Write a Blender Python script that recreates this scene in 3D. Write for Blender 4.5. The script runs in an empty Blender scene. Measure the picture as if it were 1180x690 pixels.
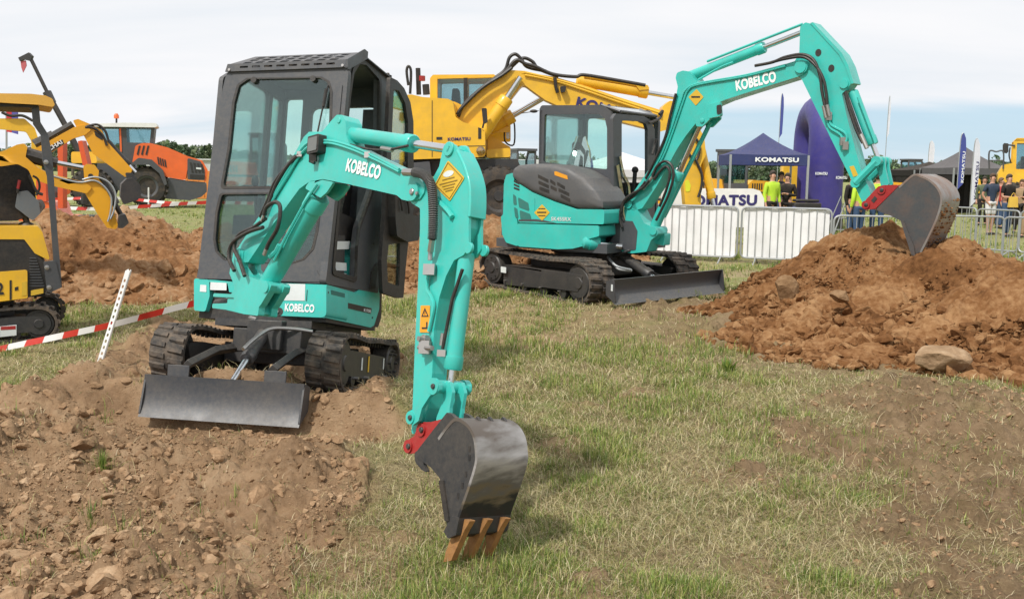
import bpy, bmesh, math, random
import numpy as np
from mathutils import Vector, Matrix
from mathutils.geometry import tessellate_polygon
random.seed(7); rng = np.random.default_rng(11)
S = bpy.context.scene
COL = S.collection
PI = math.pi
def V(*a): return Vector(a)

# ------------------------------------------------------------------ camera
FPX = 1150.0
CAM = V(0, 0, 1.68)
_p = math.atan(147/1150); _ro = .014
_R0 = V(1, 0, 0); CF = V(0, math.cos(_p), -math.sin(_p)); _U0 = V(0, math.sin(_p), math.cos(_p))
CU = _U0*math.cos(_ro) - _R0*math.sin(_ro); CR = _R0*math.cos(_ro) + _U0*math.sin(_ro)
cd = bpy.data.cameras.new('camera'); cam = bpy.data.objects.new('camera', cd); COL.objects.link(cam)
cd.sensor_width = 36; cd.lens = 36*FPX/1180; cd.clip_start = .05; cd.clip_end = 6000
m = Matrix((CR, CU, -CF)).transposed().to_4x4(); m.translation = CAM; cam.matrix_world = m
S.camera = cam
def ray(px, py): return CF + CR*((px-590)/FPX) - CU*((py-345)/FPX)
def at(px, py, d):                      # point seen at a pixel, d metres ahead (world y)
    v = ray(px, py); return CAM + v*(d/v.y)
def G(px, py, z=0.):                    # ground point under a pixel
    v = ray(px, py); return CAM + v*((z-CAM.z)/v.z)
def gx(px, d):                          # ground point straight below pixel column at distance d
    a = at(px, 300, d); return V(a.x, d, 0)
def rot(yaw, pitch=0, roll=0):
    return (Matrix.Rotation(math.radians(yaw), 3, 'Z') @ Matrix.Rotation(math.radians(pitch), 3, 'X')
            @ Matrix.Rotation(math.radians(roll), 3, 'Y'))

class Fr:
    """A plane: origin, in-plane axes x and y, normal n."""
    def __init__(s, o, x, y): s.o, s.x, s.y = Vector(o), Vector(x).normalized(), Vector(y).normalized(); s.n = s.x.cross(s.y)
    def w(s, u, v, n=0): return s.o + s.x*u + s.y*v + s.n*n
    def px(s, px, py, off=0):
        r = ray(px, py); o = s.o + s.n*off
        t = (o-CAM).dot(s.n)/r.dot(s.n); q = CAM + r*t - o
        return (q.dot(s.x), q.dot(s.y))
    def P(s, pts, off=0): return [s.px(a, b, off) for a, b in pts]
    def at(s, u, v, n=0): return Fr(s.w(u, v, n), s.x, s.y)

class Loc:
    """A local 3-D frame; l(x, y, z) gives the world point."""
    def __init__(s, o, M): s.o, s.M = Vector(o), M
    def __call__(s, x, y, z): return s.o + s.M @ V(x, y, z)
    def d(s, x, y, z): return s.M @ V(x, y, z)
    def plane(s, o, x, y): return Fr(s(*o), s.d(*x), s.d(*y))

# ------------------------------------------------------------------ mesh helpers
def rnd(pts, r, seg=5):
    """round the corners of a 2-D polygon; r a number or one per corner"""
    n = len(pts); out = []
    for i in range(n):
        p, a, b = Vector(pts[i]), Vector(pts[i-1]), Vector(pts[(i+1) % n])
        ri = r[i] if isinstance(r, (list, tuple)) else r
        da, db = a-p, b-p; la, lb = da.length, db.length
        if ri <= 0 or la < 1e-6 or lb < 1e-6: out.append(tuple(p)); continue
        ang = da.angle(db, 0)
        if ang > PI-.05 or ang < .05: out.append(tuple(p)); continue
        t = min(ri/math.tan(ang/2), la*.49, lb*.49)
        p0, p1 = p+da*(t/la), p+db*(t/lb)
        for k in range(seg+1):
            s = k/seg; out.append(tuple(p0*(1-s)**2 + p*2*s*(1-s) + p1*s*s))
    return out
def smooth(pts, seg=6, closed=False):
    """Catmull-Rom through points of any dimension"""
    P = [Vector(p) for p in pts]; n = len(P); out = []
    rg = range(n) if closed else range(n-1)
    for i in rg:
        if closed: a, b, c, d = P[i-1], P[i], P[(i+1) % n], P[(i+2) % n]
        else: a, b, c, d = P[max(i-1, 0)], P[i], P[i+1], P[min(i+2, n-1)]
        for k in range(seg):
            t = k/seg
            out.append((b*2 + (c-a)*t + (a*2-b*5+c*4-d)*t*t + (b*3-a-c*3+d)*t**3)*.5)
    if not closed: out.append(P[-1])
    return out
def circ(cx, cy, r, n=20, ry=None, a0=0):
    ry = r if ry is None else ry
    return [(cx+r*math.cos(a0+2*PI*k/n), cy+ry*math.sin(a0+2*PI*k/n)) for k in range(n)]
def rect(x0, y0, x1, y1): return [(x0, y0), (x1, y0), (x1, y1), (x0, y1)]

SEPARATE = set('''blade_gusset blade_arm roller pivot_pin coupler_pin link_pin hose_fitting pipe sticker control_lever window windscreen side_slot lift_lug chassis seal grab_recess side_cover cylinder_pipe
hinge cylinder_lug pivot_boss pipe_clamp plastic_wrap mirror seat arm_cylinder side_cutter stick_opening roof_fitting hydraulic_pipe work_light bolt_head wheel_hub fender lever handrail hose wheel front_box eyes_and_mouth slot'''.split())
class MB:
    def __init__(s): s.v = []; s.f = []; s.mi = []; s.m = 0
    def add(s, vs, fs):
        k = len(s.v); s.v += [Vector(q) for q in vs]
        for f in fs: s.f.append([k+i for i in f]); s.mi.append(s.m)
        return s
    def plate(s, fr, outer, holes=(), n0=0., n1=.02):
        loops = [list(outer)] + [list(h) for h in holes]
        flat = [q for l in loops for q in l]; N = len(flat)
        tri = tessellate_polygon([[V(q[0], q[1], 0) for q in l] for l in loops])
        vs = [fr.w(q[0], q[1], n1) for q in flat] + [fr.w(q[0], q[1], n0) for q in flat]
        fs = []
        for t in tri:
            a, b, c = [Vector(flat[i]) for i in t]
            if (b-a).x*(c-a).y-(b-a).y*(c-a).x < 0: t = (t[0], t[2], t[1])
            fs.append(list(t)); fs.append([N+t[0], N+t[2], N+t[1]])
        k = 0
        for li, l in enumerate(loops):
            ar = sum(l[i-1][0]*l[i][1]-l[i][0]*l[i-1][1] for i in range(len(l)))
            fl = (ar > 0) != (li > 0)
            for i in range(len(l)):
                a, b = k+i, k+(i+1) % len(l)
                fs.append([b, a, N+a, N+b] if fl else [a, b, N+b, N+a])
            k += len(l)
        return s.add(vs, fs)
    def box(s, c, size, M=None, taper=None):
        c = Vector(c); hx, hy, hz = [q/2 for q in size]; vs = []
        for sx, sy, sz in [(-1,-1,-1),(1,-1,-1),(1,1,-1),(-1,1,-1),(-1,-1,1),(1,-1,1),(1,1,1),(-1,1,1)]:
            k = (taper if taper and sz > 0 else 1)
            q = V(sx*hx*k, sy*hy*k, sz*hz)
            vs.append(c + (M @ q if M is not None else q))
        return s.add(vs, [[0,3,2,1],[4,5,6,7],[0,1,5,4],[1,2,6,5],[2,3,7,6],[3,0,4,7]])
    def lbox(s, L, x0, x1, y0, y1, z0, z1):
        return s.box(L((x0+x1)/2, (y0+y1)/2, (z0+z1)/2), (abs(x1-x0), abs(y1-y0), abs(z1-z0)), L.M)
    def tube(s, pts, r, n=8, cap=True):
        pts = [Vector(p) for p in pts]; N = len(pts)
        rs = list(r) if isinstance(r, (list, tuple)) else [r]*N
        t = (pts[1]-pts[0]).normalized(); up = V(0, 0, 1) if abs(t.z) < .9 else V(1, 0, 0)
        u = t.cross(up).normalized(); vs = []; fs = []
        for i in range(N):
            t = (pts[min(i+1, N-1)]-pts[max(i-1, 0)])
            if t.length < 1e-9: t = V(0, 0, 1)
            t.normalize(); u = (u - t*u.dot(t)).normalized(); w = t.cross(u)
            for k in range(n):
                a = 2*PI*k/n; vs.append(pts[i] + (u*math.cos(a)+w*math.sin(a))*rs[i])
        for i in range(N-1):
            for k in range(n): fs.append([i*n+k, i*n+(k+1) % n, (i+1)*n+(k+1) % n, (i+1)*n+k])
        if cap: fs.append([n-1-k for k in range(n)]); fs.append([(N-1)*n+k for k in range(n)])
        return s.add(vs, fs)
    def cyl(s, a, b, r, r2=None, n=20): return s.tube([a, b], [r, r if r2 is None else r2], n)
    def lathe(s, a, ax, prof, n=24):
        """prof: list of (distance along ax from a, radius)"""
        ax = Vector(ax).normalized(); return s.tube_exact(Vector(a), ax, prof, n)
    def tube_exact(s, a, ax, prof, n):
        up = V(0, 0, 1) if abs(ax.z) < .9 else V(1, 0, 0)
        u = ax.cross(up).normalized(); w = ax.cross(u); vs = []; fs = []
        for h, r in prof:
            for k in range(n):
                t = 2*PI*k/n; vs.append(a + ax*h + (u*math.cos(t)+w*math.sin(t))*max(r, 1e-4))
        N = len(prof)
        for i in range(N-1):
            for k in range(n): fs.append([i*n+k, i*n+(k+1) % n, (i+1)*n+(k+1) % n, (i+1)*n+k])
        fs.append([n-1-k for k in range(n)]); fs.append([(N-1)*n+k for k in range(n)])
        return s.add(vs, fs)
    def ball(s, c, r, sx=1, sy=1, sz=1, n=12, M=None):
        c = Vector(c); vs = []; fs = []; h = n//2
        for i in range(h+1):
            for k in range(n):
                a = PI*i/h; b = 2*PI*k/n
                q = V(sx*math.sin(a)*math.cos(b), sy*math.sin(a)*math.sin(b), sz*math.cos(a))*r
                vs.append(c + (M @ q if M is not None else q))
        for i in range(h):
            for k in range(n): fs.append([i*n+k, (i+1)*n+k, (i+1)*n+(k+1) % n, i*n+(k+1) % n])
        return s.add(vs, fs)
    def loft(s, rings, cap=True):
        n = len(rings[0]); vs = [p for r in rings for p in r]; fs = []
        for i in range(len(rings)-1):
            for k in range(n): fs.append([i*n+k, i*n+(k+1) % n, (i+1)*n+(k+1) % n, (i+1)*n+k])
        if cap: fs.append([n-1-k for k in range(n)]); fs.append([(len(rings)-1)*n+k for k in range(n)])
        return s.add(vs, fs)
    def islands(s):
        par = list(range(len(s.v)))
        def find(a):
            while par[a] != a: par[a] = par[par[a]]; a = par[a]
            return a
        for f in s.f:
            a = find(f[0])
            for i in f[1:]: par[find(i)] = a
        gr = {}
        for f, mi in zip(s.f, s.mi): gr.setdefault(find(f[0]), []).append((f, mi))
        out = []
        for fs in gr.values():
            q = MB(); idx = {}
            for f, mi in fs:
                nf = []
                for i in f:
                    if i not in idx: idx[i] = len(q.v); q.v.append(s.v[i])
                    nf.append(idx[i])
                q.f.append(nf); q.mi.append(mi)
            out.append(q)
        return out
    def build(s, name, mat, parent=None, bevel=0, angle=35, weld=False):
        if name in SEPARATE and parent is not None:              # each piece a part of its own
            r = [q._build(name, mat, parent, bevel, angle) for q in s.islands()]
            return r[0]
        return s._build(name, mat, parent, bevel, angle)
    def _build(s, name, mat, parent=None, bevel=0, angle=35):
        o = origin_of(parent)
        me = bpy.data.meshes.new(name)
        me.from_pydata([tuple(p-o) for p in s.v], [], s.f)
        mats = mat if isinstance(mat, (list, tuple)) else [mat]
        for q in mats: me.materials.append(q)
        me.polygons.foreach_set('material_index', s.mi)
        bm = bmesh.new(); bm.from_mesh(me); bmesh.ops.remove_doubles(bm, verts=bm.verts, dist=1e-5)
        bmesh.ops.recalc_face_normals(bm, faces=bm.faces); bm.to_mesh(me); bm.free()
        me.polygons.foreach_set('use_smooth', [True]*len(me.polygons)); me.set_sharp_from_angle(angle=math.radians(angle)); me.update()
        ob = bpy.data.objects.new(name, me); COL.objects.link(ob)
        if parent is not None: ob.parent = parent
        if bevel:
            b = ob.modifiers.new('Bevel', 'BEVEL'); b.width = bevel; b.segments = 2; b.limit_method = 'ANGLE'; b.angle_limit = math.radians(40)
            b.harden_normals = False
        return ob
def origin_of(o):
    q = V(0, 0, 0)
    while o is not None: q += o.location; o = o.parent
    return q
def thing(name, label, cat, loc, group=None):
    o = bpy.data.objects.new(name, None); COL.objects.link(o); o.location = Vector(loc); o.empty_display_size = .2
    o['label'] = label; o['category'] = cat
    if group: o['group'] = group
    return o
def tag(o, label, cat, group=None, kind=None):
    o['label'] = label; o['category'] = cat
    if group: o['group'] = group
    if kind: o['kind'] = kind
    return o
def copy_tree(o, parent=None):
    c = o.copy(); COL.objects.link(c); c.parent = parent
    for ch in [q for q in bpy.data.objects if q.parent == o]: copy_tree(ch, c)
    return c
def lettering(name, text, fr, size, mat, parent, w=None, bold=.0, depth=.002, shear=0, label=None):
    """words as a mesh standing on plane fr, starting at its origin; w stretches them to a width"""
    cu = bpy.data.curves.new(name, 'FONT'); cu.body = text; cu.size = size; cu.offset = min(bold, .012)*size; cu.extrude = 0; cu.shear = shear
    cu.space_character = 1.0 + bold*1.6
    tmp = bpy.data.objects.new('tmp_text', cu); COL.objects.link(tmp)
    dg = bpy.context.evaluated_depsgraph_get(); me = bpy.data.meshes.new_from_object(tmp.evaluated_get(dg)); me.name = name
    bpy.data.objects.remove(tmp); bpy.data.curves.remove(cu)
    xs = [v.co.x for v in me.vertices]; x0, x1 = min(xs), max(xs); k = 1 if w is None else w/(x1-x0)
    o = origin_of(parent)
    e = (bold-.012)*size*1.3 if bold > .015 else 0
    src = [(v.co.x-x0, v.co.y) for v in me.vertices]; fc = [list(p.vertices) for p in me.polygons]; vs, fs = [], []
    for q, (dx, dy) in enumerate(((0, 0), (e, 0), (-e, 0), (0, e), (0, -e)) if e else ((0, 0),)):
        b_ = len(vs); vs += [fr.w((a+dx)*k, c+dy, depth+q*.0004) - o for a, c in src]; fs += [[b_+i for i in f] for f in fc]
    bpy.data.meshes.remove(me); me = bpy.data.meshes.new(name); me.from_pydata([tuple(p) for p in vs], [], fs)
    me.materials.append(mat); me.update()
    ob = bpy.data.objects.new(name, me); COL.objects.link(ob); ob.parent = parent
    if label: ob['label'] = label
    return ob

# ------------------------------------------------------------------ materials
def lin(r, g, b): return tuple(((c/255)/12.92 if c/255 <= .04045 else ((c/255+.055)/1.055)**2.4) for c in (r, g, b))
def newmat(name):
    M = bpy.data.materials.new(name); M.use_nodes = True; nt = M.node_tree
    for n in list(nt.nodes): nt.nodes.remove(n)
    return M, nt, nt.nodes, nt.links
def paint(name, rgb, rough=.4, metal=0., dirt=.15, dirt_col=(.20, .14, .09), bump=.0, scale=6., coat=0., spec=.5, dust=.35):
    M, nt, N, L = newmat(name)
    out = N.new('ShaderNodeOutputMaterial'); b = N.new('ShaderNodeBsdfPrincipled'); L.new(b.outputs[0], out.inputs[0])
    tc = N.new('ShaderNodeTexCoord'); nz = N.new('ShaderNodeTexNoise'); nz.inputs['Scale'].default_value = scale; nz.inputs['Detail'].default_value = 8; nz.inputs['Roughness'].default_value = .65
    L.new(tc.outputs['Object'], nz.inputs['Vector'])
    cr = N.new('ShaderNodeValToRGB'); cr.color_ramp.elements[0].position = .42; cr.color_ramp.elements[1].position = .75
    cr.color_ramp.elements[0].color = (0, 0, 0, 1); cr.color_ramp.elements[1].color = (dirt,)*3 + (1,)
    L.new(nz.outputs[0], cr.inputs[0])
    mx = N.new('ShaderNodeMix'); mx.data_type = 'RGBA'; mx.inputs[6].default_value = (*rgb, 1); mx.inputs[7].default_value = (*dirt_col, 1)
    L.new(cr.outputs[0], mx.inputs[0])
    n2 = N.new('ShaderNodeTexNoise'); n2.inputs['Scale'].default_value = scale*.35; n2.inputs['Detail'].default_value = 3; L.new(tc.outputs['Object'], n2.inputs['Vector'])
    hs = N.new('ShaderNodeHueSaturation'); mr = N.new('ShaderNodeMapRange'); mr.inputs[1].default_value = .3; mr.inputs[2].default_value = .7; mr.inputs[3].default_value = .92; mr.inputs[4].default_value = 1.08
    L.new(n2.outputs[0], mr.inputs[0]); L.new(mr.outputs[0], hs.inputs['Value']); L.new(mx.outputs[2], hs.inputs['Color'])
    # dust: settles on faces that look up, and in fine specks everywhere
    ge = N.new('ShaderNodeNewGeometry'); sp = N.new('ShaderNodeSeparateXYZ'); L.new(ge.outputs['Normal'], sp.inputs[0])
    n3 = N.new('ShaderNodeTexNoise'); n3.inputs['Scale'].default_value = 38; n3.inputs['Detail'].default_value = 6; n3.inputs['Roughness'].default_value = .75; L.new(tc.outputs['Object'], n3.inputs['Vector'])
    m1 = N.new('ShaderNodeMapRange'); m1.inputs[1].default_value = -.2; m1.inputs[2].default_value = 1; m1.inputs[3].default_value = .06*dust; m1.inputs[4].default_value = .75*dust; L.new(sp.outputs[2], m1.inputs[0])
    m2 = N.new('ShaderNodeMapRange'); m2.inputs[1].default_value = .38; m2.inputs[2].default_value = .68; L.new(n3.outputs[0], m2.inputs[0])
    mm = N.new('ShaderNodeMath'); mm.operation = 'MULTIPLY'; L.new(m1.outputs[0], mm.inputs[0]); L.new(m2.outputs[0], mm.inputs[1])
    dm = N.new('ShaderNodeMix'); dm.data_type = 'RGBA'; dm.inputs[7].default_value = (.36, .29, .21, 1); L.new(mm.outputs[0], dm.inputs[0]); L.new(hs.outputs[0], dm.inputs[6]); L.new(dm.outputs[2], b.inputs['Base Color'])
    r = N.new('ShaderNodeMapRange'); r.inputs[1].default_value = .3; r.inputs[2].default_value = .8; r.inputs[3].default_value = max(rough-.06, .03); r.inputs[4].default_value = min(rough+.2, 1)
    L.new(nz.outputs[0], r.inputs[0]); L.new(r.outputs[0], b.inputs['Roughness'])
    b.inputs['Metallic'].default_value = metal; b.inputs['Specular IOR Level'].default_value = spec
    if coat: b.inputs['Coat Weight'].default_value = coat; b.inputs['Coat Roughness'].default_value = .12
    if bump:
        bp = N.new('ShaderNodeBump'); bp.inputs['Strength'].default_value = bump; bp.inputs['Distance'].default_value = .02
        L.new(nz.outputs[0], bp.inputs['Height']); L.new(bp.outputs[0], b.inputs['Normal'])
    return M
def glass_mat(name, tint, gloss=.12):
    M, nt, N, L = newmat(name)
    out = N.new('ShaderNodeOutputMaterial'); mx = N.new('ShaderNodeMixShader'); tr = N.new('ShaderNodeBsdfTransparent'); gl = N.new('ShaderNodeBsdfGlossy')
    tr.inputs[0].default_value = (*tint, 1); gl.inputs['Roughness'].default_value = .02; gl.inputs[0].default_value = (.9, .95, .95, 1)
    fr = N.new('ShaderNodeFresnel'); fr.inputs[0].default_value = 1.5
    ad = N.new('ShaderNodeMath'); ad.operation = 'MULTIPLY_ADD'; ad.inputs[1].default_value = .8; ad.inputs[2].default_value = gloss*.3
    L.new(fr.outputs[0], ad.inputs[0]); L.new(ad.outputs[0], mx.inputs[0]); L.new(tr.outputs[0], mx.inputs[1]); L.new(gl.outputs[0], mx.inputs[2]); L.new(mx.outputs[0], out.inputs[0])
    return M

TEAL = paint('teal_paint', (.030, .50, .44), .34, dirt=.22, dirt_col=(.16, .30, .24), coat=.22, scale=9, bump=.03)
TEAL_DK = paint('teal_grille', (.015, .16, .14), .6)
YEL = paint('yellow_paint', (.80, .46, .022), .38, dirt=.18, coat=.15)
YEL2 = paint('orange_yellow_paint', (.78, .37, .010), .4, dirt=.12, coat=.1)
ORG = paint('orange_paint', (.78, .13, .02), .38, dirt=.12, coat=.2)
GREY = paint('cab_grey_paint', (.060, .066, .076), .42, dirt=.25, dirt_col=(.12, .10, .08))
DARK = paint('dark_steel_paint', (.026, .028, .031), .45, dirt=.3, dirt_col=(.10, .08, .06))
BLADE = paint('blade_paint', (.040, .044, .052), .42, dirt=.5, dirt_col=(.10, .085, .07), scale=4)
BLACK = paint('black_plastic', (.014, .014, .015), .5, dirt=.12)
RUB = paint('track_rubber', (.030, .028, .027), .8, dirt=.9, dirt_col=(.20, .15, .11), bump=.6, scale=12)
TYRE = paint('tyre_rubber', (.02, .02, .02), .8, dirt=.4, bump=.3)
CHROME = paint('chromed_rod', (.66, .67, .69), .16, metal=1., dirt=.03, dust=.03)
STEEL = paint('bare_steel', (.42, .41, .40), .38, metal=.9, dirt=.3)
GALV = paint('galvanised_steel', (.40, .42, .43), .45, metal=.55, dirt=.1)
RED = paint('red_paint', (.36, .012, .016), .38, dirt=.12, coat=.2)
RUST = paint('rusty_tooth', (.36, .17, .05), .7, dirt=.6, dirt_col=(.16, .07, .03), bump=.3, scale=30)
WHITE = paint('white_paint', (.78, .78, .77), .5, dirt=.08)
LETTER = paint('white_letters', (.84, .86, .86), .5, dirt=.02, dust=.05)
STICK_Y = paint('yellow_sticker', (.66, .42, .03), .5, dirt=.05)
STICK_W = paint('white_sticker', (.66, .70, .70), .5, dirt=.1)
STICK_O = paint('orange_sticker', (.80, .33, .01), .5, dirt=.05)
PRINT = paint('black_print', (.02, .02, .02), .6, dirt=0)
NAVY = paint('navy_letters', (.022, .018, .13), .5, dirt=.02)
HOSE = paint('black_hose', (.012, .012, .013), .42, dirt=.1)
GLASS = glass_mat('tinted_glass', (.87, .98, .95))
GLASS2 = glass_mat('smoked_glass', (.68, .80, .82))
LENS = glass_mat('clear_lens', (.9, .9, .9), .5)
SKIN = paint('skin', (.50, .27, .18), .5, dirt=0)
FABRIC = lambda n, c: paint(n, c, .85, dirt=.1, scale=12, spec=.2)
# ------------------------------------------------------------------ sky and sun
SUN_EL, SUN_AZ = 52, 215      # degrees; azimuth clockwise from +y (behind the camera, to its left)
W = bpy.data.worlds.new("World"); S.world = W; W.use_nodes = True
nt = W.node_tree; N = nt.nodes; L = nt.links
for n in list(N): N.remove(n)
wo = N.new('ShaderNodeOutputWorld'); bg = N.new('ShaderNodeBackground'); bc = N.new('ShaderNodeBackground'); ms = N.new('ShaderNodeMixShader')
sky = N.new('ShaderNodeTexSky'); sky.sky_type = 'NISHITA'; sky.sun_disc = False
sky.sun_elevation = math.radians(SUN_EL); sky.sun_rotation = math.radians(SUN_AZ); sky.air_density = 1.0; sky.dust_density = .6
hz = N.new('ShaderNodeMix'); hz.data_type = 'RGBA'; hz.inputs[0].default_value = .80; hz.inputs[7].default_value = (5.4, 7.3, 8.9, 1)
L.new(sky.outputs[0], hz.inputs[6]); L.new(hz.outputs[2], bg.inputs[0]); bg.inputs[1].default_value = .105
tc = N.new('ShaderNodeTexCoord'); sp = N.new('ShaderNodeSeparateXYZ'); L.new(tc.outputs['Generated'], sp.inputs[0])
def math_(op, a, b=None, c=None):
    n = N.new('ShaderNodeMath'); n.operation = op
    for i, q in enumerate((a, b, c)):
        if q is None: continue
        if isinstance(q, (int, float)): n.inputs[i].default_value = q
        else: L.new(q, n.inputs[i])
    return n.outputs[0]
zz = math_('ADD', math_('MAXIMUM', sp.outputs[2], 0), .16)
cb = N.new('ShaderNodeCombineXYZ'); L.new(math_('DIVIDE', sp.outputs[0], zz), cb.inputs[0]); L.new(math_('DIVIDE', sp.outputs[1], zz), cb.inputs[1])
mp = N.new('ShaderNodeMapping'); mp.inputs['Scale'].default_value = (.55, 1.5, 1); mp.inputs['Rotation'].default_value = (0, 0, .12); L.new(cb.outputs[0], mp.inputs[0])
cn = N.new('ShaderNodeTexNoise'); cn.inputs['Scale'].default_value = 1.0; cn.inputs['Detail'].default_value = 9; cn.inputs['Roughness'].default_value = .52; cn.inputs['Distortion'].default_value = .3; L.new(mp.outputs[0], cn.inputs['Vector'])
# the veil of cloud is whole overhead; low on the right a band of blue opens
opening = math_('MULTIPLY', math_('SUBTRACT', 1.0, math_('SMOOTH_MIN', math_('MULTIPLY', math_('MAXIMUM', math_('SUBTRACT', sp.outputs[2], .058), 0), 55.), 1.0, .1)),
                math_('MINIMUM', math_('MAXIMUM', math_('MULTIPLY_ADD', sp.outputs[0], 3.0, .45), .3), 1.0))
cv = math_('SUBTRACT', math_('MULTIPLY_ADD', cn.outputs[0], 1.1, .48), math_('MULTIPLY', opening, .80))
cr = N.new('ShaderNodeValToRGB'); cr.color_ramp.elements[0].position = .2; cr.color_ramp.elements[1].position = .92; cr.color_ramp.interpolation = 'EASE'
cr.color_ramp.elements[0].color = (0, 0, 0, 1); cr.color_ramp.elements[1].color = (1, 1, 1, 1); L.new(cv, cr.inputs[0])
c2 = N.new('ShaderNodeValToRGB'); c2.color_ramp.elements[0].position = .3; c2.color_ramp.elements[1].position = .7
c2.color_ramp.elements[0].color = (.84, .88, .93, 1); c2.color_ramp.elements[1].color = (1.0, .99, 1.0, 1); L.new(cn.outputs[0], c2.inputs[0])
L.new(c2.outputs[0], bc.inputs[0]); bc.inputs[1].default_value = 1.0
L.new(cr.outputs[0], ms.inputs[0]); L.new(bg.outputs[0], ms.inputs[1]); L.new(bc.outputs[0], ms.inputs[2]); L.new(ms.outputs[0], wo.inputs[0])
sd = bpy.data.lights.new('sun', 'SUN'); so = bpy.data.objects.new('sun', sd); COL.objects.link(so)
sd.energy = 3.5; sd.angle = math.radians(3.5); sd.color = (1, .96, .9)
_e, _a = math.radians(SUN_EL), math.radians(SUN_AZ)
so.rotation_euler = (-V(math.sin(_a)*math.cos(_e), math.cos(_a)*math.cos(_e), math.sin(_e))).to_track_quat('-Z', 'Y').to_euler()
S.view_settings.view_transform = 'Standard'; S.view_settings.look = 'None'; S.view_settings.exposure = 0; S.view_settings.gamma = 1
S.cycles.max_bounces = 8; S.cycles.transparent_max_bounces = 24

# ------------------------------------------------------------------ noise
def _h(ix, iy, s):
    h = (ix.astype(np.int64)*374761393 + iy.astype(np.int64)*668265263 + s*982451653) & 0x7fffffff
    h = ((h ^ (h >> 13))*1274126177) & 0x7fffffff
    return ((h ^ (h >> 16)) & 0xffffff)/float(0xffffff)
def vnoise(x, y, s=0):
    ix, iy = np.floor(x), np.floor(y); fx, fy = x-ix, y-iy; fx = fx*fx*(3-2*fx); fy = fy*fy*(3-2*fy)
    a, b, c, d = _h(ix, iy, s), _h(ix+1, iy, s), _h(ix, iy+1, s), _h(ix+1, iy+1, s)
    return (a*(1-fx)+b*fx)*(1-fy) + (c*(1-fx)+d*fx)*fy
def fbm(x, y, f, o=4, s=0, g=.5):
    r = 0; a = 1; t = 0
    for k in range(o):
        r = r + a*vnoise(x*f+17.3*k, y*f-9.1*k, s+k); t += a; a *= g; f *= 2.03
    return r/t
def worley(x, y, f, s=0):
    x, y = x*f, y*f; ix, iy = np.floor(x), np.floor(y); best = np.full(np.shape(x), 9.); h = np.zeros(np.shape(x))
    for dx in (-1, 0, 1):
        for dy in (-1, 0, 1):
            cx, cy = ix+dx, iy+dy
            d = (cx+_h(cx, cy, s)-x)**2 + (cy+_h(cx, cy, s+5)-y)**2
            m = d < best; h = np.where(m, _h(cx, cy, s+9), h); best = np.where(m, d, best)
    return np.sqrt(best), h
def sstep(a, b, x): t = np.clip((x-a)/(b-a), 0, 1); return t*t*(3-2*t)
def polydist(x, y, P):
    """signed distance to polygon, positive inside"""
    inside = np.zeros(x.shape, bool); dm = np.full(x.shape, 1e9); n = len(P)
    for i in range(n):
        x1, y1 = P[i]; x2, y2 = P[(i+1) % n]
        ex, ey = x2-x1, y2-y1; t = np.clip(((x-x1)*ex+(y-y1)*ey)/(ex*ex+ey*ey+1e-9), 0, 1)
        dm = np.minimum(dm, (x-x1-t*ex)**2+(y-y1-t*ey)**2)
        c = ((y1 > y) != (y2 > y)) & (x < (x2-x1)*(y-y1)/((y2-y1) if y2 != y1 else 1e-9)+x1); inside ^= c
    return np.where(inside, 1, -1)*np.sqrt(dm)
def gp(pts): return [tuple(G(a, b)[:2]) for a, b in pts]
SOIL_A = gp([(-260, 480), (-40, 462), (50, 455), (105, 428), (140, 396), (170, 372), (240, 372), (330, 372), (430, 385), (468, 420), (470, 470), (462, 510), (440, 545), (412, 590), (400, 620), (365, 650), (345, 700), (330, 780), (-300, 780)])
SOIL_B = gp([(880, 510), (960, 455), (1060, 440), (1180, 470), (1300, 500), (1350, 800), (1050, 760), (1040, 640), (960, 590), (890, 560)])
SOIL_C = gp([(480, 345), (620, 350), (700, 372), (850, 372), (900, 400), (800, 400), (690, 405), (560, 400)])
# the mini excavator's undercarriage: rests tilted back on a mound
LU = Loc((-1.60, 6.93, .145), rot(-8, -10.6, 1.0))
_lu = LU.M.inverted()
def hump(x, y, c, h, rx, ry=None, a=0):
    ry = ry or rx; dx, dy = x-c[0], y-c[1]; ca, sa = math.cos(a), math.sin(a); u, v = (dx*ca+dy*sa)/rx, (-dx*sa+dy*ca)/ry
    return h*np.exp(-(u*u+v*v))
_hA = [((-2.98, 6.35), .24, .40, .55), ((-.50, 6.25), .20, .34, .6), ((-2.9, 5.5), .12, .6, .35), ((-1.0, 5.3), .12, .45, .3), ((-2.3, 4.6), -.08, .8, .4),
       ((-1.2, 4.5), .05, .7, .35), ((-3.3, 4.9), .10, .7, .5), ((-1.9, 3.9), .03, .6, .3)]
def soil_mask(x, y):
    w = (fbm(x, y, 2.2, 4, 3)-.5)
    a = sstep(-.12, .16, polydist(x, y, SOIL_A)+w*.55)
    b = sstep(-.5, .5, polydist(x, y, SOIL_B)+w*1.6)*.9
    c = sstep(-.6, .6, polydist(x, y, SOIL_C)+w*2.4)*.6
    # bare earth round the heaps and where machines drove
    d = sstep(1.0, -.3, np.hypot((x-4.6)/2.9, (y-11.2)/2.5)-1.1+w)*.8
    e = sstep(.9, -.3, np.abs((y-13.9)-(x+6.3)*.42)/1.9-.9+w)*sstep(-9, -6, x)*sstep(2.0, .5, x)*.9
    f = sstep(.60, .70, fbm(x, y, 1.0, 5, 200, .6))*.75*sstep(30, 14, y)
    return np.clip(np.maximum.reduce([a, b, c, d, e, f]), 0, 1)
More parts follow.
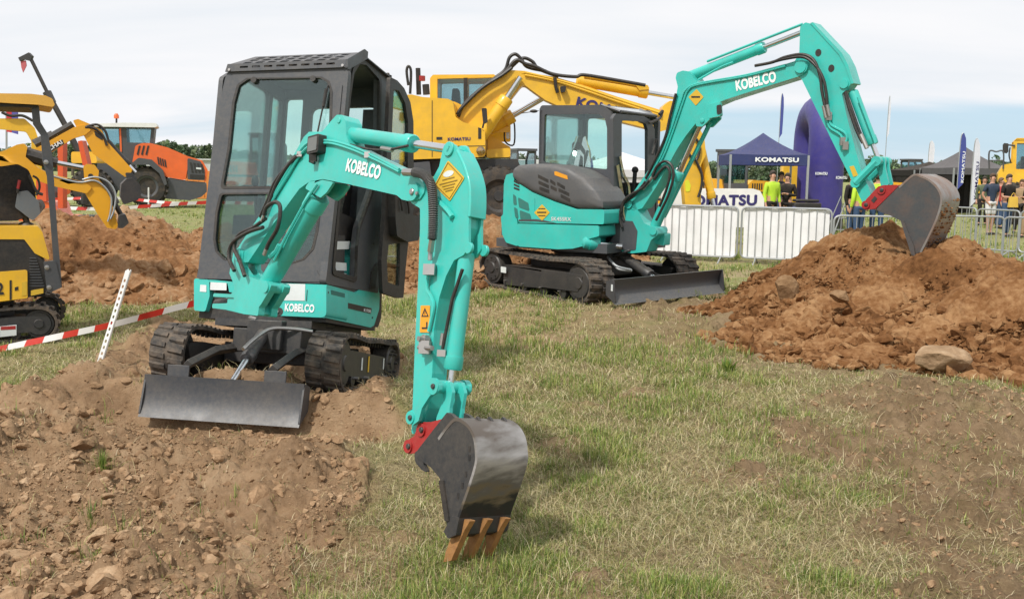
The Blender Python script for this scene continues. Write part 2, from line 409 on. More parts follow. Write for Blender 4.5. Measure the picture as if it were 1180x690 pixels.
def ground_h(x, y, fine=True):
    x = np.asarray(x, float); y = np.asarray(y, float)
    near = sstep(60, 25, y)
    h = (fbm(x, y, .45, 3, 1)-.5)*.05*near
    lx, ly = x-LU.o.x, y-LU.o.y
    ca, sa = math.cos(math.radians(-8)), math.sin(math.radians(-8)); u = lx*ca+ly*sa; t = -(-lx*sa+ly*ca)     # t forward of the undercarriage
    mound = np.clip(.135+.188*t, -.01, .30); mound = np.where(t > .80, .285-.215*sstep(.82, .99, t)-.075*sstep(1.0, 1.7, t), mound)
    mound = mound*sstep(1.35, .72, np.abs(u))*sstep(-1.4, -.8, t)*sstep(2.6, 1.6, t)
    mound = mound + .11*sstep(.40, .22, np.abs(u))*sstep(.35, .55, t)*sstep(.93, .80, t)
    h = h + mound
    for c, hh, rx, ry in _hA: h = h + hump(x, y, c, hh, rx, ry)
    m = soil_mask(x, y)
    if fine:
        clod = np.zeros_like(h)
        for f, am, s in ((2.6, .095, 1), (6.5, .075, 2), (14, .040, 3), (31, .017, 4)):
            wx, wy = x+.05*vnoise(x*9, y*9, 40), y+.05*vnoise(x*9, y*9, 41)
            F, q = worley(wx, wy, f, s); clod = clod + am*q*np.clip(.75-F, 0, 1)*1.6
        rough = (fbm(x, y, 1.4, 5, 7)-.5)*.26
        calm = 1-.8*sstep(.95, .7, np.abs(u))*sstep(-1.2, -.9, t)*sstep(1.35, 1.1, t)
        clod = clod + (fbm(x, y, 60, 3, 12)-.5)*.016
        h = h + m*(clod+rough)*near*calm*np.where(m > .75, 1, .45)
        h = h + (1-m)*(fbm(x, y, 5, 4, 9)-.5)*.05*near
    return h
# ------------------------------------------------------------------ ground sheet
def mesh_np(name, co, faces, mat, attrs=None, parent=None, smooth_=True):
    """co (N,3); faces (M,k) index array"""
    me = bpy.data.meshes.new(name); o = origin_of(parent); co = np.asarray(co, np.float32) - np.array(o, np.float32)
    M_, k = faces.shape
    me.vertices.add(len(co)); me.vertices.foreach_set('co', co.ravel())
    me.loops.add(M_*k); me.loops.foreach_set('vertex_index', faces.astype(np.int32).ravel())
    me.polygons.add(M_); me.polygons.foreach_set('loop_start', np.arange(0, M_*k, k, dtype=np.int32)); me.polygons.foreach_set('loop_total', np.full(M_, k, np.int32))
    me.polygons.foreach_set('use_smooth', np.full(M_, smooth_))
    for an, (kind, data) in (attrs or {}).items():
        a = me.attributes.new(an, kind, 'POINT')
        if kind == 'FLOAT': a.data.foreach_set('value', np.asarray(data, np.float32).ravel())
        else: a.data.foreach_set('color', np.asarray(data, np.float32).ravel())
    me.materials.append(mat); me.update(); me.validate()
    ob = bpy.data.objects.new(name, me); COL.objects.link(ob)
    if parent is not None: ob.parent = parent
    return ob
def ground_mat():
    M, nt, N, L = newmat('ground_soil_and_turf')
    out = N.new('ShaderNodeOutputMaterial'); b = N.new('ShaderNodeBsdfPrincipled'); L.new(b.outputs[0], out.inputs[0]); b.inputs['Roughness'].default_value = .95; b.inputs['Specular IOR Level'].default_value = .15
    geo = N.new('ShaderNodeNewGeometry')
    def nz(sc, det=6, ro=.6, src=None):
        n = N.new('ShaderNodeTexNoise'); n.inputs['Scale'].default_value = sc; n.inputs['Detail'].default_value = det; n.inputs['Roughness'].default_value = ro; L.new(src or geo.outputs['Position'], n.inputs['Vector']); return n.outputs[0]
    def ramp(src, *st):
        r = N.new('ShaderNodeValToRGB'); e = r.color_ramp.elements; e[0].position, e[0].color = st[0][0], (*st[0][1], 1); e[1].position, e[1].color = st[-1][0], (*st[-1][1], 1)
        for p, c in st[1:-1]: q = e.new(p); q.color = (*c, 1)
        L.new(src, r.inputs[0]); return r.outputs[0]
    def mix(f, a, b_):
        m = N.new('ShaderNodeMix'); m.data_type = 'RGBA'; L.new(f, m.inputs[0]); L.new(a, m.inputs[6]); L.new(b_, m.inputs[7]); return m.outputs[2]
    at_ = N.new('ShaderNodeAttribute'); at_.attribute_name = 'soil'
    soil = ramp(nz(3.2, 10, .7), (.30, (.175, .105, .056)), (.5, (.37, .235, .132)), (.70, (.52, .36, .22)))
    soil = mix(ramp(nz(30, 5), (.40, (.0,)*3), (.75, (.5,)*3)), soil, ramp(nz(9), (.3, (.26, .16, .09)), (.7, (.54, .385, .245))))
    turf = ramp(nz(.55, 8, .62), (.32, (.28, .19, .12)), (.42, (.36, .29, .165)), (.50, (.27, .28, .10)), (.66, (.17, .24, .06)))
    straw = ramp(nz(55, 8, .8), (.38, (.10, .075, .035)), (.60, (.52, .43, .25)))
    turf = mix(ramp(nz(2.6, 8, .65), (.40, (0,)*3), (.62, (.75,)*3)), turf, straw)
    far = ramp(nz(.06, 6, .6), (.3, (.21, .24, .085)), (.7, (.30, .30, .13)))
    sp = N.new('ShaderNodeSeparateXYZ'); L.new(geo.outputs['Position'], sp.inputs[0])
    fr = N.new('ShaderNodeMapRange'); fr.inputs[1].default_value = 16; fr.inputs[2].default_value = 40; L.new(sp.outputs[1], fr.inputs[0])
    turf = mix(fr.outputs[0], turf, far)
    xr = N.new('ShaderNodeMapRange'); xr.inputs[1].default_value = .2; xr.inputs[2].default_value = 1.6; xr.inputs[3].default_value = 0; xr.inputs[4].default_value = .6; L.new(sp.outputs[0], xr.inputs[0])
    soil = mix(xr.outputs[0], soil, ramp(nz(6, 10, .75), (.35, (.085, .052, .032)), (.65, (.30, .20, .125))))
    L.new(mix(at_.outputs['Fac'], turf, soil), b.inputs['Base Color'])
    bp = N.new('ShaderNodeBump'); bp.inputs['Strength'].default_value = 1.0; bp.inputs['Distance'].default_value = .03; L.new(nz(34, 12, .78), bp.inputs['Height']); L.new(bp.outputs[0], b.inputs['Normal'])
    return M
GROUND = ground_mat()
ang = np.radians(np.concatenate([np.arange(-180, -40, 5), np.arange(-40, -31, .6), np.arange(-31, 31, .1), np.arange(31, 40, .6), np.arange(40, 180.1, 5)]))
r1 = np.concatenate([[.3, 1, 2, 2.6, 3.0], 3.2*np.power(1.0035, np.arange(0, 560)), ])
r2 = r1[-1]*np.power(1.06, np.arange(1, 90)); rad = np.concatenate([r1, r2])
A, Rr = np.meshgrid(ang, rad); X = (Rr*np.sin(A)).ravel(); Y = (Rr*np.cos(A)).ravel()
Z = ground_h(X, Y); SM = soil_mask(X, Y)
na, nr = len(ang), len(rad); ii = np.arange(nr-1)[:, None]*na + np.arange(na-1)[None, :]; ii = ii.ravel()
Fq = np.stack([ii, ii+1, ii+na+1, ii+na], 1)[:, ::-1]
gr = mesh_np('ground', np.stack([X, Y, Z], 1), Fq, GROUND, {'soil': ('FLOAT', SM)}); gr['kind'] = 'structure'
gr['label'] = 'grassy field with straw and bare churned soil'

# ------------------------------------------------------------------ clods: many small rocks in one mesh
def ico(sub=2):
    bm = bmesh.new(); bmesh.ops.create_icosphere(bm, subdivisions=sub, radius=1); v = np.array([tuple(q.co) for q in bm.verts]); f = np.array([[w.index for w in q.verts] for q in bm.faces]); bm.free(); return v, f
_iv, _if = ico(2)
_var = []
for k in range(14):
    r_ = np.random.default_rng(100+k); v = _iv.copy()
    for _ in range(7):                                   # chop with random planes: angular lumps
        nrm = r_.normal(size=3); nrm /= np.linalg.norm(nrm); d = r_.uniform(.32, .68); t = v@nrm; v = v - np.outer(np.clip(t-d, 0, None), nrm)
    v *= r_.uniform(.75, 1.2, 3); v += r_.normal(size=v.shape)*.03; _var.append(v)
def clods(name, P, size, mat, parent=None, tone=None, flat=.75, seed=1):
    r_ = np.random.default_rng(seed); n = len(P); nv = len(_iv)
    which = r_.integers(0, len(_var), n); base = np.stack(_var)[which]                       # n,nv,3
    a, b, c = r_.uniform(0, 2*PI, (3, n)); b = b*.12
    ca, sa, cb_, sb = np.cos(a), np.sin(a), np.cos(b), np.sin(b)
    x, y, z = base[..., 0], base[..., 1], base[..., 2]*flat
    y, z = y*cb_[:, None]-z*sb[:, None], y*sb[:, None]+z*cb_[:, None]
    x, y = x*ca[:, None]-y*sa[:, None], x*sa[:, None]+y*ca[:, None]
    co = np.stack([x, y, z], -1)*size[:, None, None] + P[:, None, :]
    fs = (_if[None]+(np.arange(n)*nv)[:, None, None]).reshape(-1, 3)
    t = r_.uniform(.0, 1, n) if tone is None else tone
    return mesh_np(name, co.reshape(-1, 3), fs, mat, {'tone': ('FLOAT', np.repeat(t, nv))}, parent, smooth_=False)
def earth_mat(name, dark, mid, light, attr='tone', sc=22):
    M, nt, N, L = newmat(name)
    out = N.new('ShaderNodeOutputMaterial'); b = N.new('ShaderNodeBsdfPrincipled'); L.new(b.outputs[0], out.inputs[0]); b.inputs['Roughness'].default_value = .95; b.inputs['Specular IOR Level'].default_value = .12
    geo = N.new('ShaderNodeNewGeometry'); a = N.new('ShaderNodeAttribute'); a.attribute_name = attr
    n = N.new('ShaderNodeTexNoise'); n.inputs['Scale'].default_value = sc; n.inputs['Detail'].default_value = 7; n.inputs['Roughness'].default_value = .65; L.new(geo.outputs['Position'], n.inputs['Vector'])
    n2 = N.new('ShaderNodeTexNoise'); n2.inputs['Scale'].default_value = 1.7; n2.inputs['Detail'].default_value = 5; L.new(geo.outputs['Position'], n2.inputs['Vector'])
    s1 = N.new('ShaderNodeMath'); s1.operation = 'MULTIPLY_ADD'; s1.inputs[1].default_value = .36; L.new(a.outputs['Fac'], s1.inputs[0]); L.new(n.outputs[0], s1.inputs[2])
    s2 = N.new('ShaderNodeMath'); s2.operation = 'MULTIPLY_ADD'; s2.inputs[1].default_value = .9; L.new(n2.outputs[0], s2.inputs[0]); L.new(s1.outputs[0], s2.inputs[2])
    r = N.new('ShaderNodeValToRGB'); e = r.color_ramp.elements; e[0].position = .22; e[0].color = (*dark, 1); e[1].position = .86; e[1].color = (*light, 1); q = e.new(.54); q.color = (*mid, 1)
    s3 = N.new('ShaderNodeMath'); s3.operation = 'SUBTRACT'; s3.inputs[1].default_value = .55; L.new(s2.outputs[0], s3.inputs[0]); L.new(s3.outputs[0], r.inputs[0]); L.new(r.outputs[0], b.inputs['Base Color'])
    bp = N.new('ShaderNodeBump'); bp.inputs['Strength'].default_value = .9; bp.inputs['Distance'].default_value = .03; L.new(n.outputs[0], bp.inputs['Height']); L.new(bp.outputs[0], b.inputs['Normal'])
    return M
SOILC = earth_mat('dry_clod', (.19, .115, .062), (.37, .235, .134), (.53, .375, .235))
def powsize(r_, n, a, b, k=2.6): u = r_.uniform(0, 1, n); return (a**(1-k)+u*(b**(1-k)-a**(1-k)))**(1/(1-k))
n = 60000; px_, py_ = rng.uniform(-200, 520, n), rng.uniform(380, 760, n)
q = np.array([G(a, b)[:2] for a, b in zip(px_, py_)]); sm = soil_mask(q[:, 0], q[:, 1])
q = q[sm > .8]; q = q[fbm(q[:, 0], q[:, 1], 1.6, 3, 77) > rng.uniform(.20, .50, len(q))][:26000]; sz = powsize(rng, len(q), .0045, .048, 3.3)
P = np.column_stack([q, ground_h(q[:, 0], q[:, 1])+sz*.25])
ok = np.ones(len(P), bool)
o = clods('soil_clods', P[ok], sz[ok], SOILC, seed=3, tone=rng.uniform(0, .62, len(P))); tag(o, 'dry broken clods of pale brown soil scattered over the dug ground', 'soil clods', kind='stuff')
n = 420; px_, py_ = rng.uniform(-150, 460, n), rng.uniform(400, 740, n); q = np.array([G(a, b)[:2] for a, b in zip(px_, py_)]); q = q[soil_mask(q[:, 0], q[:, 1]) > .9]; sz = powsize(rng, len(q), .035, .10, 2.6)
o = clods('soil_lumps', np.column_stack([q, ground_h(q[:, 0], q[:, 1])-sz*.05]), sz, SOILC, seed=33, tone=rng.uniform(0, .5, len(q)), flat=.6); tag(o, 'larger turned lumps of soil half sunk in the dug ground before the blade', 'soil lumps', kind='stuff')
n = 5000; q = np.column_stack([rng.uniform(.8, 4.4, n), rng.uniform(3.7, 8, n)]); sm = soil_mask(q[:, 0], q[:, 1]); q = q[sm > rng.uniform(.3, .8, n)]; sz = powsize(rng, len(q), .005, .035)
o = clods('soil_crumbs', np.column_stack([q, ground_h(q[:, 0], q[:, 1])+sz*.2]), sz, SOILC, seed=4, tone=rng.uniform(0, .4, len(q))); tag(o, 'small dark soil crumbs on the worn turf at lower right', 'soil crumbs', kind='stuff')

# ------------------------------------------------------------------ dirt heaps
def heap(name, label, cx, cy, wx, wy, fn, mat, nclod, csize, seed, toe=.6):
    st = .022; gx_ = np.arange(cx-wx, cx+wx, st); gy_ = np.arange(cy-wy, cy+wy, st*1.15)
    Xg, Yg = np.meshgrid(gx_, gy_); x, y = Xg.ravel(), Yg.ravel(); base = fn(x, y)
    h = base.copy()
    for f, am, s in ((2.2, .15, 1), (5, .12, 2), (11, .075, 3), (24, .036, 4)):
        wxx, wyy = x+.08*vnoise(x*6, y*6, seed), y+.08*vnoise(x*6, y*6, seed+1)
        F, q = worley(wxx, wyy, f, s+seed); h = h + am*q*np.clip(.8-F, 0, 1)*np.clip(base*4+.3, 0, 1)
    h = h + (fbm(x, y, 1.6, 5, seed+20)-.5)*.30*np.clip(base*2.5, 0, 1)
    g = ground_h(x, y, False)
    h = np.where(base > 0, h, -.15) + g
    nx, ny = len(gx_), len(gy_); ii = (np.arange(ny-1)[:, None]*nx+np.arange(nx-1)[None, :]).ravel()
    F4 = np.stack([ii, ii+1, ii+nx+1, ii+nx], 1); keep = (base[F4] > -.03).any(1); F4 = F4[keep]
    used = np.unique(F4); mp_ = np.zeros(len(x), int); mp_[used] = np.arange(len(used)); F4 = mp_[F4]
    t = thing(name, label, 'dirt pile', (cx, cy, 0))
    mesh_np('heap', np.stack([x, y, h], 1)[used], F4, mat, {'tone': ('FLOAT', fbm(x, y, 3, 3, seed+31)[used])}, t)
    r_ = np.random.default_rng(seed); xi = r_.uniform(cx-wx, cx+wx, nclod*6); yi = r_.uniform(cy-wy, cy+wy, nclod*6); b = fn(xi, yi)
    pr = np.where(b > -.03, np.where(b < toe*.5, 1., .35), 0); k = r_.uniform(0, 1, len(xi)) < pr; xi, yi, b = xi[k][:nclod], yi[k][:nclod], b[k][:nclod]
    sz = powsize(r_, len(xi), csize[0], csize[1], 2.4)*np.where(b < toe*.6, 1.25, .7)
    zi = np.maximum(b, 0)+ground_h(xi, yi, False)+sz*.35+.05*np.clip(b*4, 0, 1)
    c = clods('clods', np.column_stack([xi, yi, zi]), sz, mat, t, seed=seed); c['kind'] = 'stuff'
    return t
def cone(x, y, c, h, rx, ry, p=1.25, a=0):
    dx, dy = x-c[0], y-c[1]; ca, sa = math.cos(a), math.sin(a); u, v = (dx*ca+dy*sa)/rx, (-dx*sa+dy*ca)/ry
    r = np.hypot(u, v); return h*(1-r)*np.where(r < 1, 1+.10*np.sin(PI*np.clip(r, 0, 1)), 1) if p else 0
def smax(a, b, k=.12): return np.maximum(a, b) + np.maximum(k-np.abs(a-b), 0)**2/(4*k)
E_RED = earth_mat('red_brown_earth', (.080, .034, .012), (.195, .090, .035), (.35, .20, .095), sc=16)
E_BRN = earth_mat('brown_earth', (.12, .05, .02), (.25, .125, .055), (.40, .25, .14), sc=16)
def heap2_fn(x, y):
    w = (fbm(x, y, .9, 3, 50)-.5)*.22
    a = cone(x, y, (4.30, 11.6), 1.03, 1.8, 2.6); b = cone(x, y, (4.82, 11.1), 1.06, 1.45, 2.95); c = cone(x, y, (3.5, 10.9), .48, 1.25, 2.0); d = smax(cone(x, y, (4.7, 9.7), .40, 2.3, 1.6), cone(x, y, (2.75, 11.7), .13, .75, .9))
    h = smax(smax(smax(a, b), c), d)+w*np.clip(1, 0, 1)
    return h - hump(x, y, (4.66, 11.25), .22, .24, .40)
heap('dirt_pile', 'large red-brown dirt heap under the raised excavator bucket at right', 4.8, 11.2, 4.4, 3.6, heap2_fn, E_RED, 15000, (.011, .085), 60)
def heap1_fn(x, y):
    # a long ridge from far left to behind the mini excavator
    w = (fbm(x, y, .8, 3, 70)-.5)*.3
    pts = [(-6.2, 13.6, .95, 1.75), (-5.2, 13.9, 1.0, 1.6), (-4.3, 14.3, .85, 1.5), (-3.0, 14.6, .8, 1.5), (-1.8, 15.2, .85, 1.6), (-.6, 15.9, 1.0, 1.7), (.4, 16.3, .8, 1.4)]
    h = None
    for a, b, hh, r in pts:
        c = cone(x, y, (a, b), hh, r*1.15, r); h = c if h is None else smax(h, c, .25)
    return h+w
heap('dirt_pile', 'long reddish dirt ridge behind the mini excavator and the orange loader tape', -2.8, 14.7, 5.6, 3.4, heap1_fn, E_BRN, 6000, (.015, .13), 61)
def heap3_fn(x, y): return cone(x, y, (-7.6, 19.5), .85, 1.6, 1.6) + (fbm(x, y, .9, 3, 90)-.5)*.2
heap('dirt_pile', 'small pale dirt heap below the dark bucket at left', -7.6, 19.5, 2.0, 2.0, heap3_fn, SOILC, 500, (.03, .1), 62)

def boulder(name, label, px, py, wpx, hpx, z=None, mat=SOILC, seed=1, up=.3, d=None):
    p = G(px, py) if d is None else at(px, py, d); dist = p.y; s = wpx/FPX*dist/2; hz_ = hpx/FPX*dist/2
    v, f = ico(4); r_ = np.random.default_rng(seed)
    for _ in range(9):
        nrm = r_.normal(size=3); nrm /= np.linalg.norm(nrm); dd = r_.uniform(.45, .8); t = v@nrm; v = v-np.outer(np.clip(t-dd, 0, None), nrm)
    v = v*(1+.10*(fbm(v[:, 0]+5, v[:, 1]+v[:, 2]*1.7, 3, 4, seed)-.5)[:, None]*2)
    v = v*np.array([s, s*.8, hz_])+np.array([p.x, p.y, p.z+hz_*up])
    o = mesh_np(name, v, f, mat, {'tone': ('FLOAT', np.full(len(v), .5))}, smooth_=False); tag(o, label, 'rock'); return o
PALE = earth_mat('pale_stone', (.20, .125, .07), (.33, .22, .13), (.48, .35, .23), sc=9); DULL = earth_mat('dull_stone', (.14, .075, .035), (.24, .145, .075), (.34, .22, .125), sc=12)
boulder('rock', 'big pale brown flat rock in front of the red dirt heap', 1082, 432, 80, 44, mat=PALE, seed=5, up=.6)
boulder('rock', 'rounded brown stone high on the left flank of the dirt heap', 905, 341, 30, 38, mat=DULL, seed=8, d=10.7)
boulder('rock', 'pale broken stone low in the middle of the dirt heap', 967, 345, 24, 18, mat=DULL, seed=9, d=9.9)
boulder('rock', 'flat pale slab lying in the churned soil at lower left', 158, 622, 30, 22, mat=PALE, seed=12, up=.6)
# ------------------------------------------------------------------ grass: blades standing and straw lying
def grass_mat():
    M, nt, N, L = newmat('grass_blades')
    out = N.new('ShaderNodeOutputMaterial'); d = N.new('ShaderNodeBsdfDiffuse'); t = N.new('ShaderNodeBsdfTranslucent'); ms = N.new('ShaderNodeMixShader'); ms.inputs[0].default_value = .28
    g = N.new('ShaderNodeBsdfGlossy'); g.inputs['Roughness'].default_value = .5; g.inputs[0].default_value = (.8, .8, .7, 1); m2 = N.new('ShaderNodeMixShader'); m2.inputs[0].default_value = .05
    a = N.new('ShaderNodeAttribute'); a.attribute_name = 'col'; L.new(a.outputs['Color'], d.inputs[0]); L.new(a.outputs['Color'], t.inputs[0])
    L.new(d.outputs[0], ms.inputs[1]); L.new(t.outputs[0], ms.inputs[2]); L.new(ms.outputs[0], m2.inputs[1]); L.new(g.outputs[0], m2.inputs[2]); L.new(m2.outputs[0], out.inputs[0])
    return M
GRASS = grass_mat()
def blades(name, P, h, lean, w, az, col, parent=None):
    n = len(P); c, s = np.cos(az), np.sin(az)
    side = np.stack([-s, c, np.zeros(n)], 1)*(w/2)[:, None]; fwd = np.stack([c, s, np.zeros(n)], 1)
    up = np.array([0, 0, 1.])[None]
    lx = np.sin(lean)*h; lz = np.cos(lean)*h
    mid = P + fwd*(lx*.32)[:, None] + up*(lz*.62)[:, None]; tip = P + fwd*lx[:, None] + up*lz[:, None]
    vs = np.stack([P-side, P+side, mid-side*.8, mid+side*.8, tip], 1).reshape(-1, 3)
    b = np.arange(n)[:, None]*5; fs = np.stack([b+[0, 1, 3], b+[0, 3, 2], b+[2, 3, 4]], 1).reshape(-1, 3)
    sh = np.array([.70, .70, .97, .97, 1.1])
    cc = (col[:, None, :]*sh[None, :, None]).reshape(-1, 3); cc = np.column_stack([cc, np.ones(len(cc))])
    return mesh_np(name, vs, fs, GRASS, {'col': ('FLOAT_COLOR', cc)}, parent, smooth_=False)
def wedge(n, d0, d1, k, half=34):
    u = rng.uniform(0, 1, n); d = (d0**(1-k)+u*(d1**(1-k)-d0**(1-k)))**(1/(1-k)); a = np.radians(rng.uniform(-half, half, n))
    return d*np.tan(a), d
GREENS = np.array([(.13, .22, .033), (.19, .27, .048), (.28, .33, .07), (.09, .15, .028), (.38, .37, .12)])
STRAWS = np.array([(.62, .52, .28), (.50, .40, .20), (.34, .25, .13), (.76, .66, .42), (.22, .15, .08)])
def greenness(x, y): return .6*fbm(x, y, .75, 5, 5, .6)+.4*fbm(x, y, 3.1, 3, 15)
def lie(x, y):
    """keep blades off the tracks and the heaps"""
    ok = np.ones(len(x), bool)
    ok &= ~((heap2_fn(x, y) > -.03) & (np.abs(x-4.8) < 4.4)); ok &= ~((heap1_fn(x, y) > -.02))
    return ok
PX = lambda d: d/FPX*1180/1024
def make_green(n, d0, d1, k, hmul):
    tx, ty = wedge(n//9, d0, d1, k); g = greenness(tx, ty); sm = soil_mask(tx, ty)
    keep = (rng.uniform(0, 1, len(tx)) < sstep(.38, .54, g)*.95+.13) & (rng.uniform(0, 1, len(tx)) < np.clip(1.0-sm*1.08, .012, 1)) & lie(tx, ty)
    tx, ty, g = tx[keep], ty[keep], g[keep]; m_ = 11
    cnt = len(tx); rr = np.abs(rng.normal(0, .032, (cnt, m_)))*(1+ty[:, None]*.05); a = rng.uniform(0, 2*PI, (cnt, m_))
    x = (tx[:, None]+rr*np.cos(a)).ravel(); y = (ty[:, None]+rr*np.sin(a)).ravel(); gg = np.repeat(g, m_); d = y
    h = rng.gamma(5, .2, len(x))*(.024+.055*sstep(.42, .62, gg))*hmul*np.clip(.62+.06*(d-3.5), .62, 1.1); w = np.maximum(.0028*rng.uniform(.7, 1.5, len(x)), PX(d)*.62)
    lean = np.clip(np.abs(rng.normal(.45, .35, len(x))), .02, 1.4); az = a.ravel()+rng.normal(0, .6, len(x))
    col = GREENS[rng.integers(0, 5, len(x))]*rng.uniform(.9, 1.4, (len(x), 1)); st = rng.uniform(0, 1, len(x)) < .40-.33*sstep(.42, .56, gg)
    col[st] = STRAWS[rng.integers(0, 5, st.sum())]
    z = ground_h(x, y)-.004
    return np.column_stack([x, y, z]), h, lean, w, az, col
def make_straw(n, d0, d1, k):
    x, y = wedge(n, d0, d1, k); sm = soil_mask(x, y); g = fbm(x, y, 1.3, 4, 25)
    keep = (rng.uniform(0, 1, n) < np.clip(1.05-sm*1.02, .035, 1)*(.4+.6*sstep(.28, .55, g))) & lie(x, y); x, y = x[keep], y[keep]; n = len(x); d = y
    h = rng.gamma(4, .25, n)*.062; w = np.maximum(.0022, PX(d)*.5); lean = np.clip(rng.normal(1.25, .22, n), .3, 1.5)
    col = STRAWS[rng.integers(0, 5, n)]*rng.uniform(.75, 1.2, (n, 1)); gr_ = rng.uniform(0, 1, n) < .16; col[gr_] = GREENS[rng.integers(0, 5, gr_.sum())]
    return np.column_stack([x, y, ground_h(x, y)+rng.uniform(.0, .012, n)]), h, lean, w, rng.uniform(0, 2*PI, n), col
def cat_(*s): return [np.concatenate(q) for q in zip(*s)]
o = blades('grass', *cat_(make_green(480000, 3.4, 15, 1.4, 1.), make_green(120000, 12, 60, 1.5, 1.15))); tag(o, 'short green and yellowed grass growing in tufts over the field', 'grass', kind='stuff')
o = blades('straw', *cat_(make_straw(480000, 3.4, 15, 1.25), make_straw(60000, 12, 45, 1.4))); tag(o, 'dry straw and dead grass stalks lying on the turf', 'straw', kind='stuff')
def weed(px, py, n, h, label, leafw=.012, d=None):
    p = G(px, py); r = np.abs(rng.normal(0, .035, n)); a = rng.uniform(0, 2*PI, n); x, y = p.x+r*np.cos(a), p.y+r*np.sin(a)
    col = GREENS[rng.integers(0, 4, n)]*rng.uniform(.7, 1.3, (n, 1))
    o = blades('weed', np.column_stack([x, y, ground_h(x, y)-.01]), rng.uniform(.5, 1, n)*h, np.abs(rng.normal(.4, .35, n)), np.full(n, leafw), a, col); tag(o, label, 'weed'); return o
weed(838, 430, 60, .16, 'small leafy green weed on a tuft of turf before the red heap', .022)
weed(120, 566, 120, .12, 'tuft of thin yellowed grass in the churned soil left of the bucket', .003)
weed(106, 612, 60, .09, 'lone small green grass tuft among dry clods at bottom left', .003)
weed(70, 338, 120, .30, 'tall green grass tuft by the black track of the canopy excavator', .006)
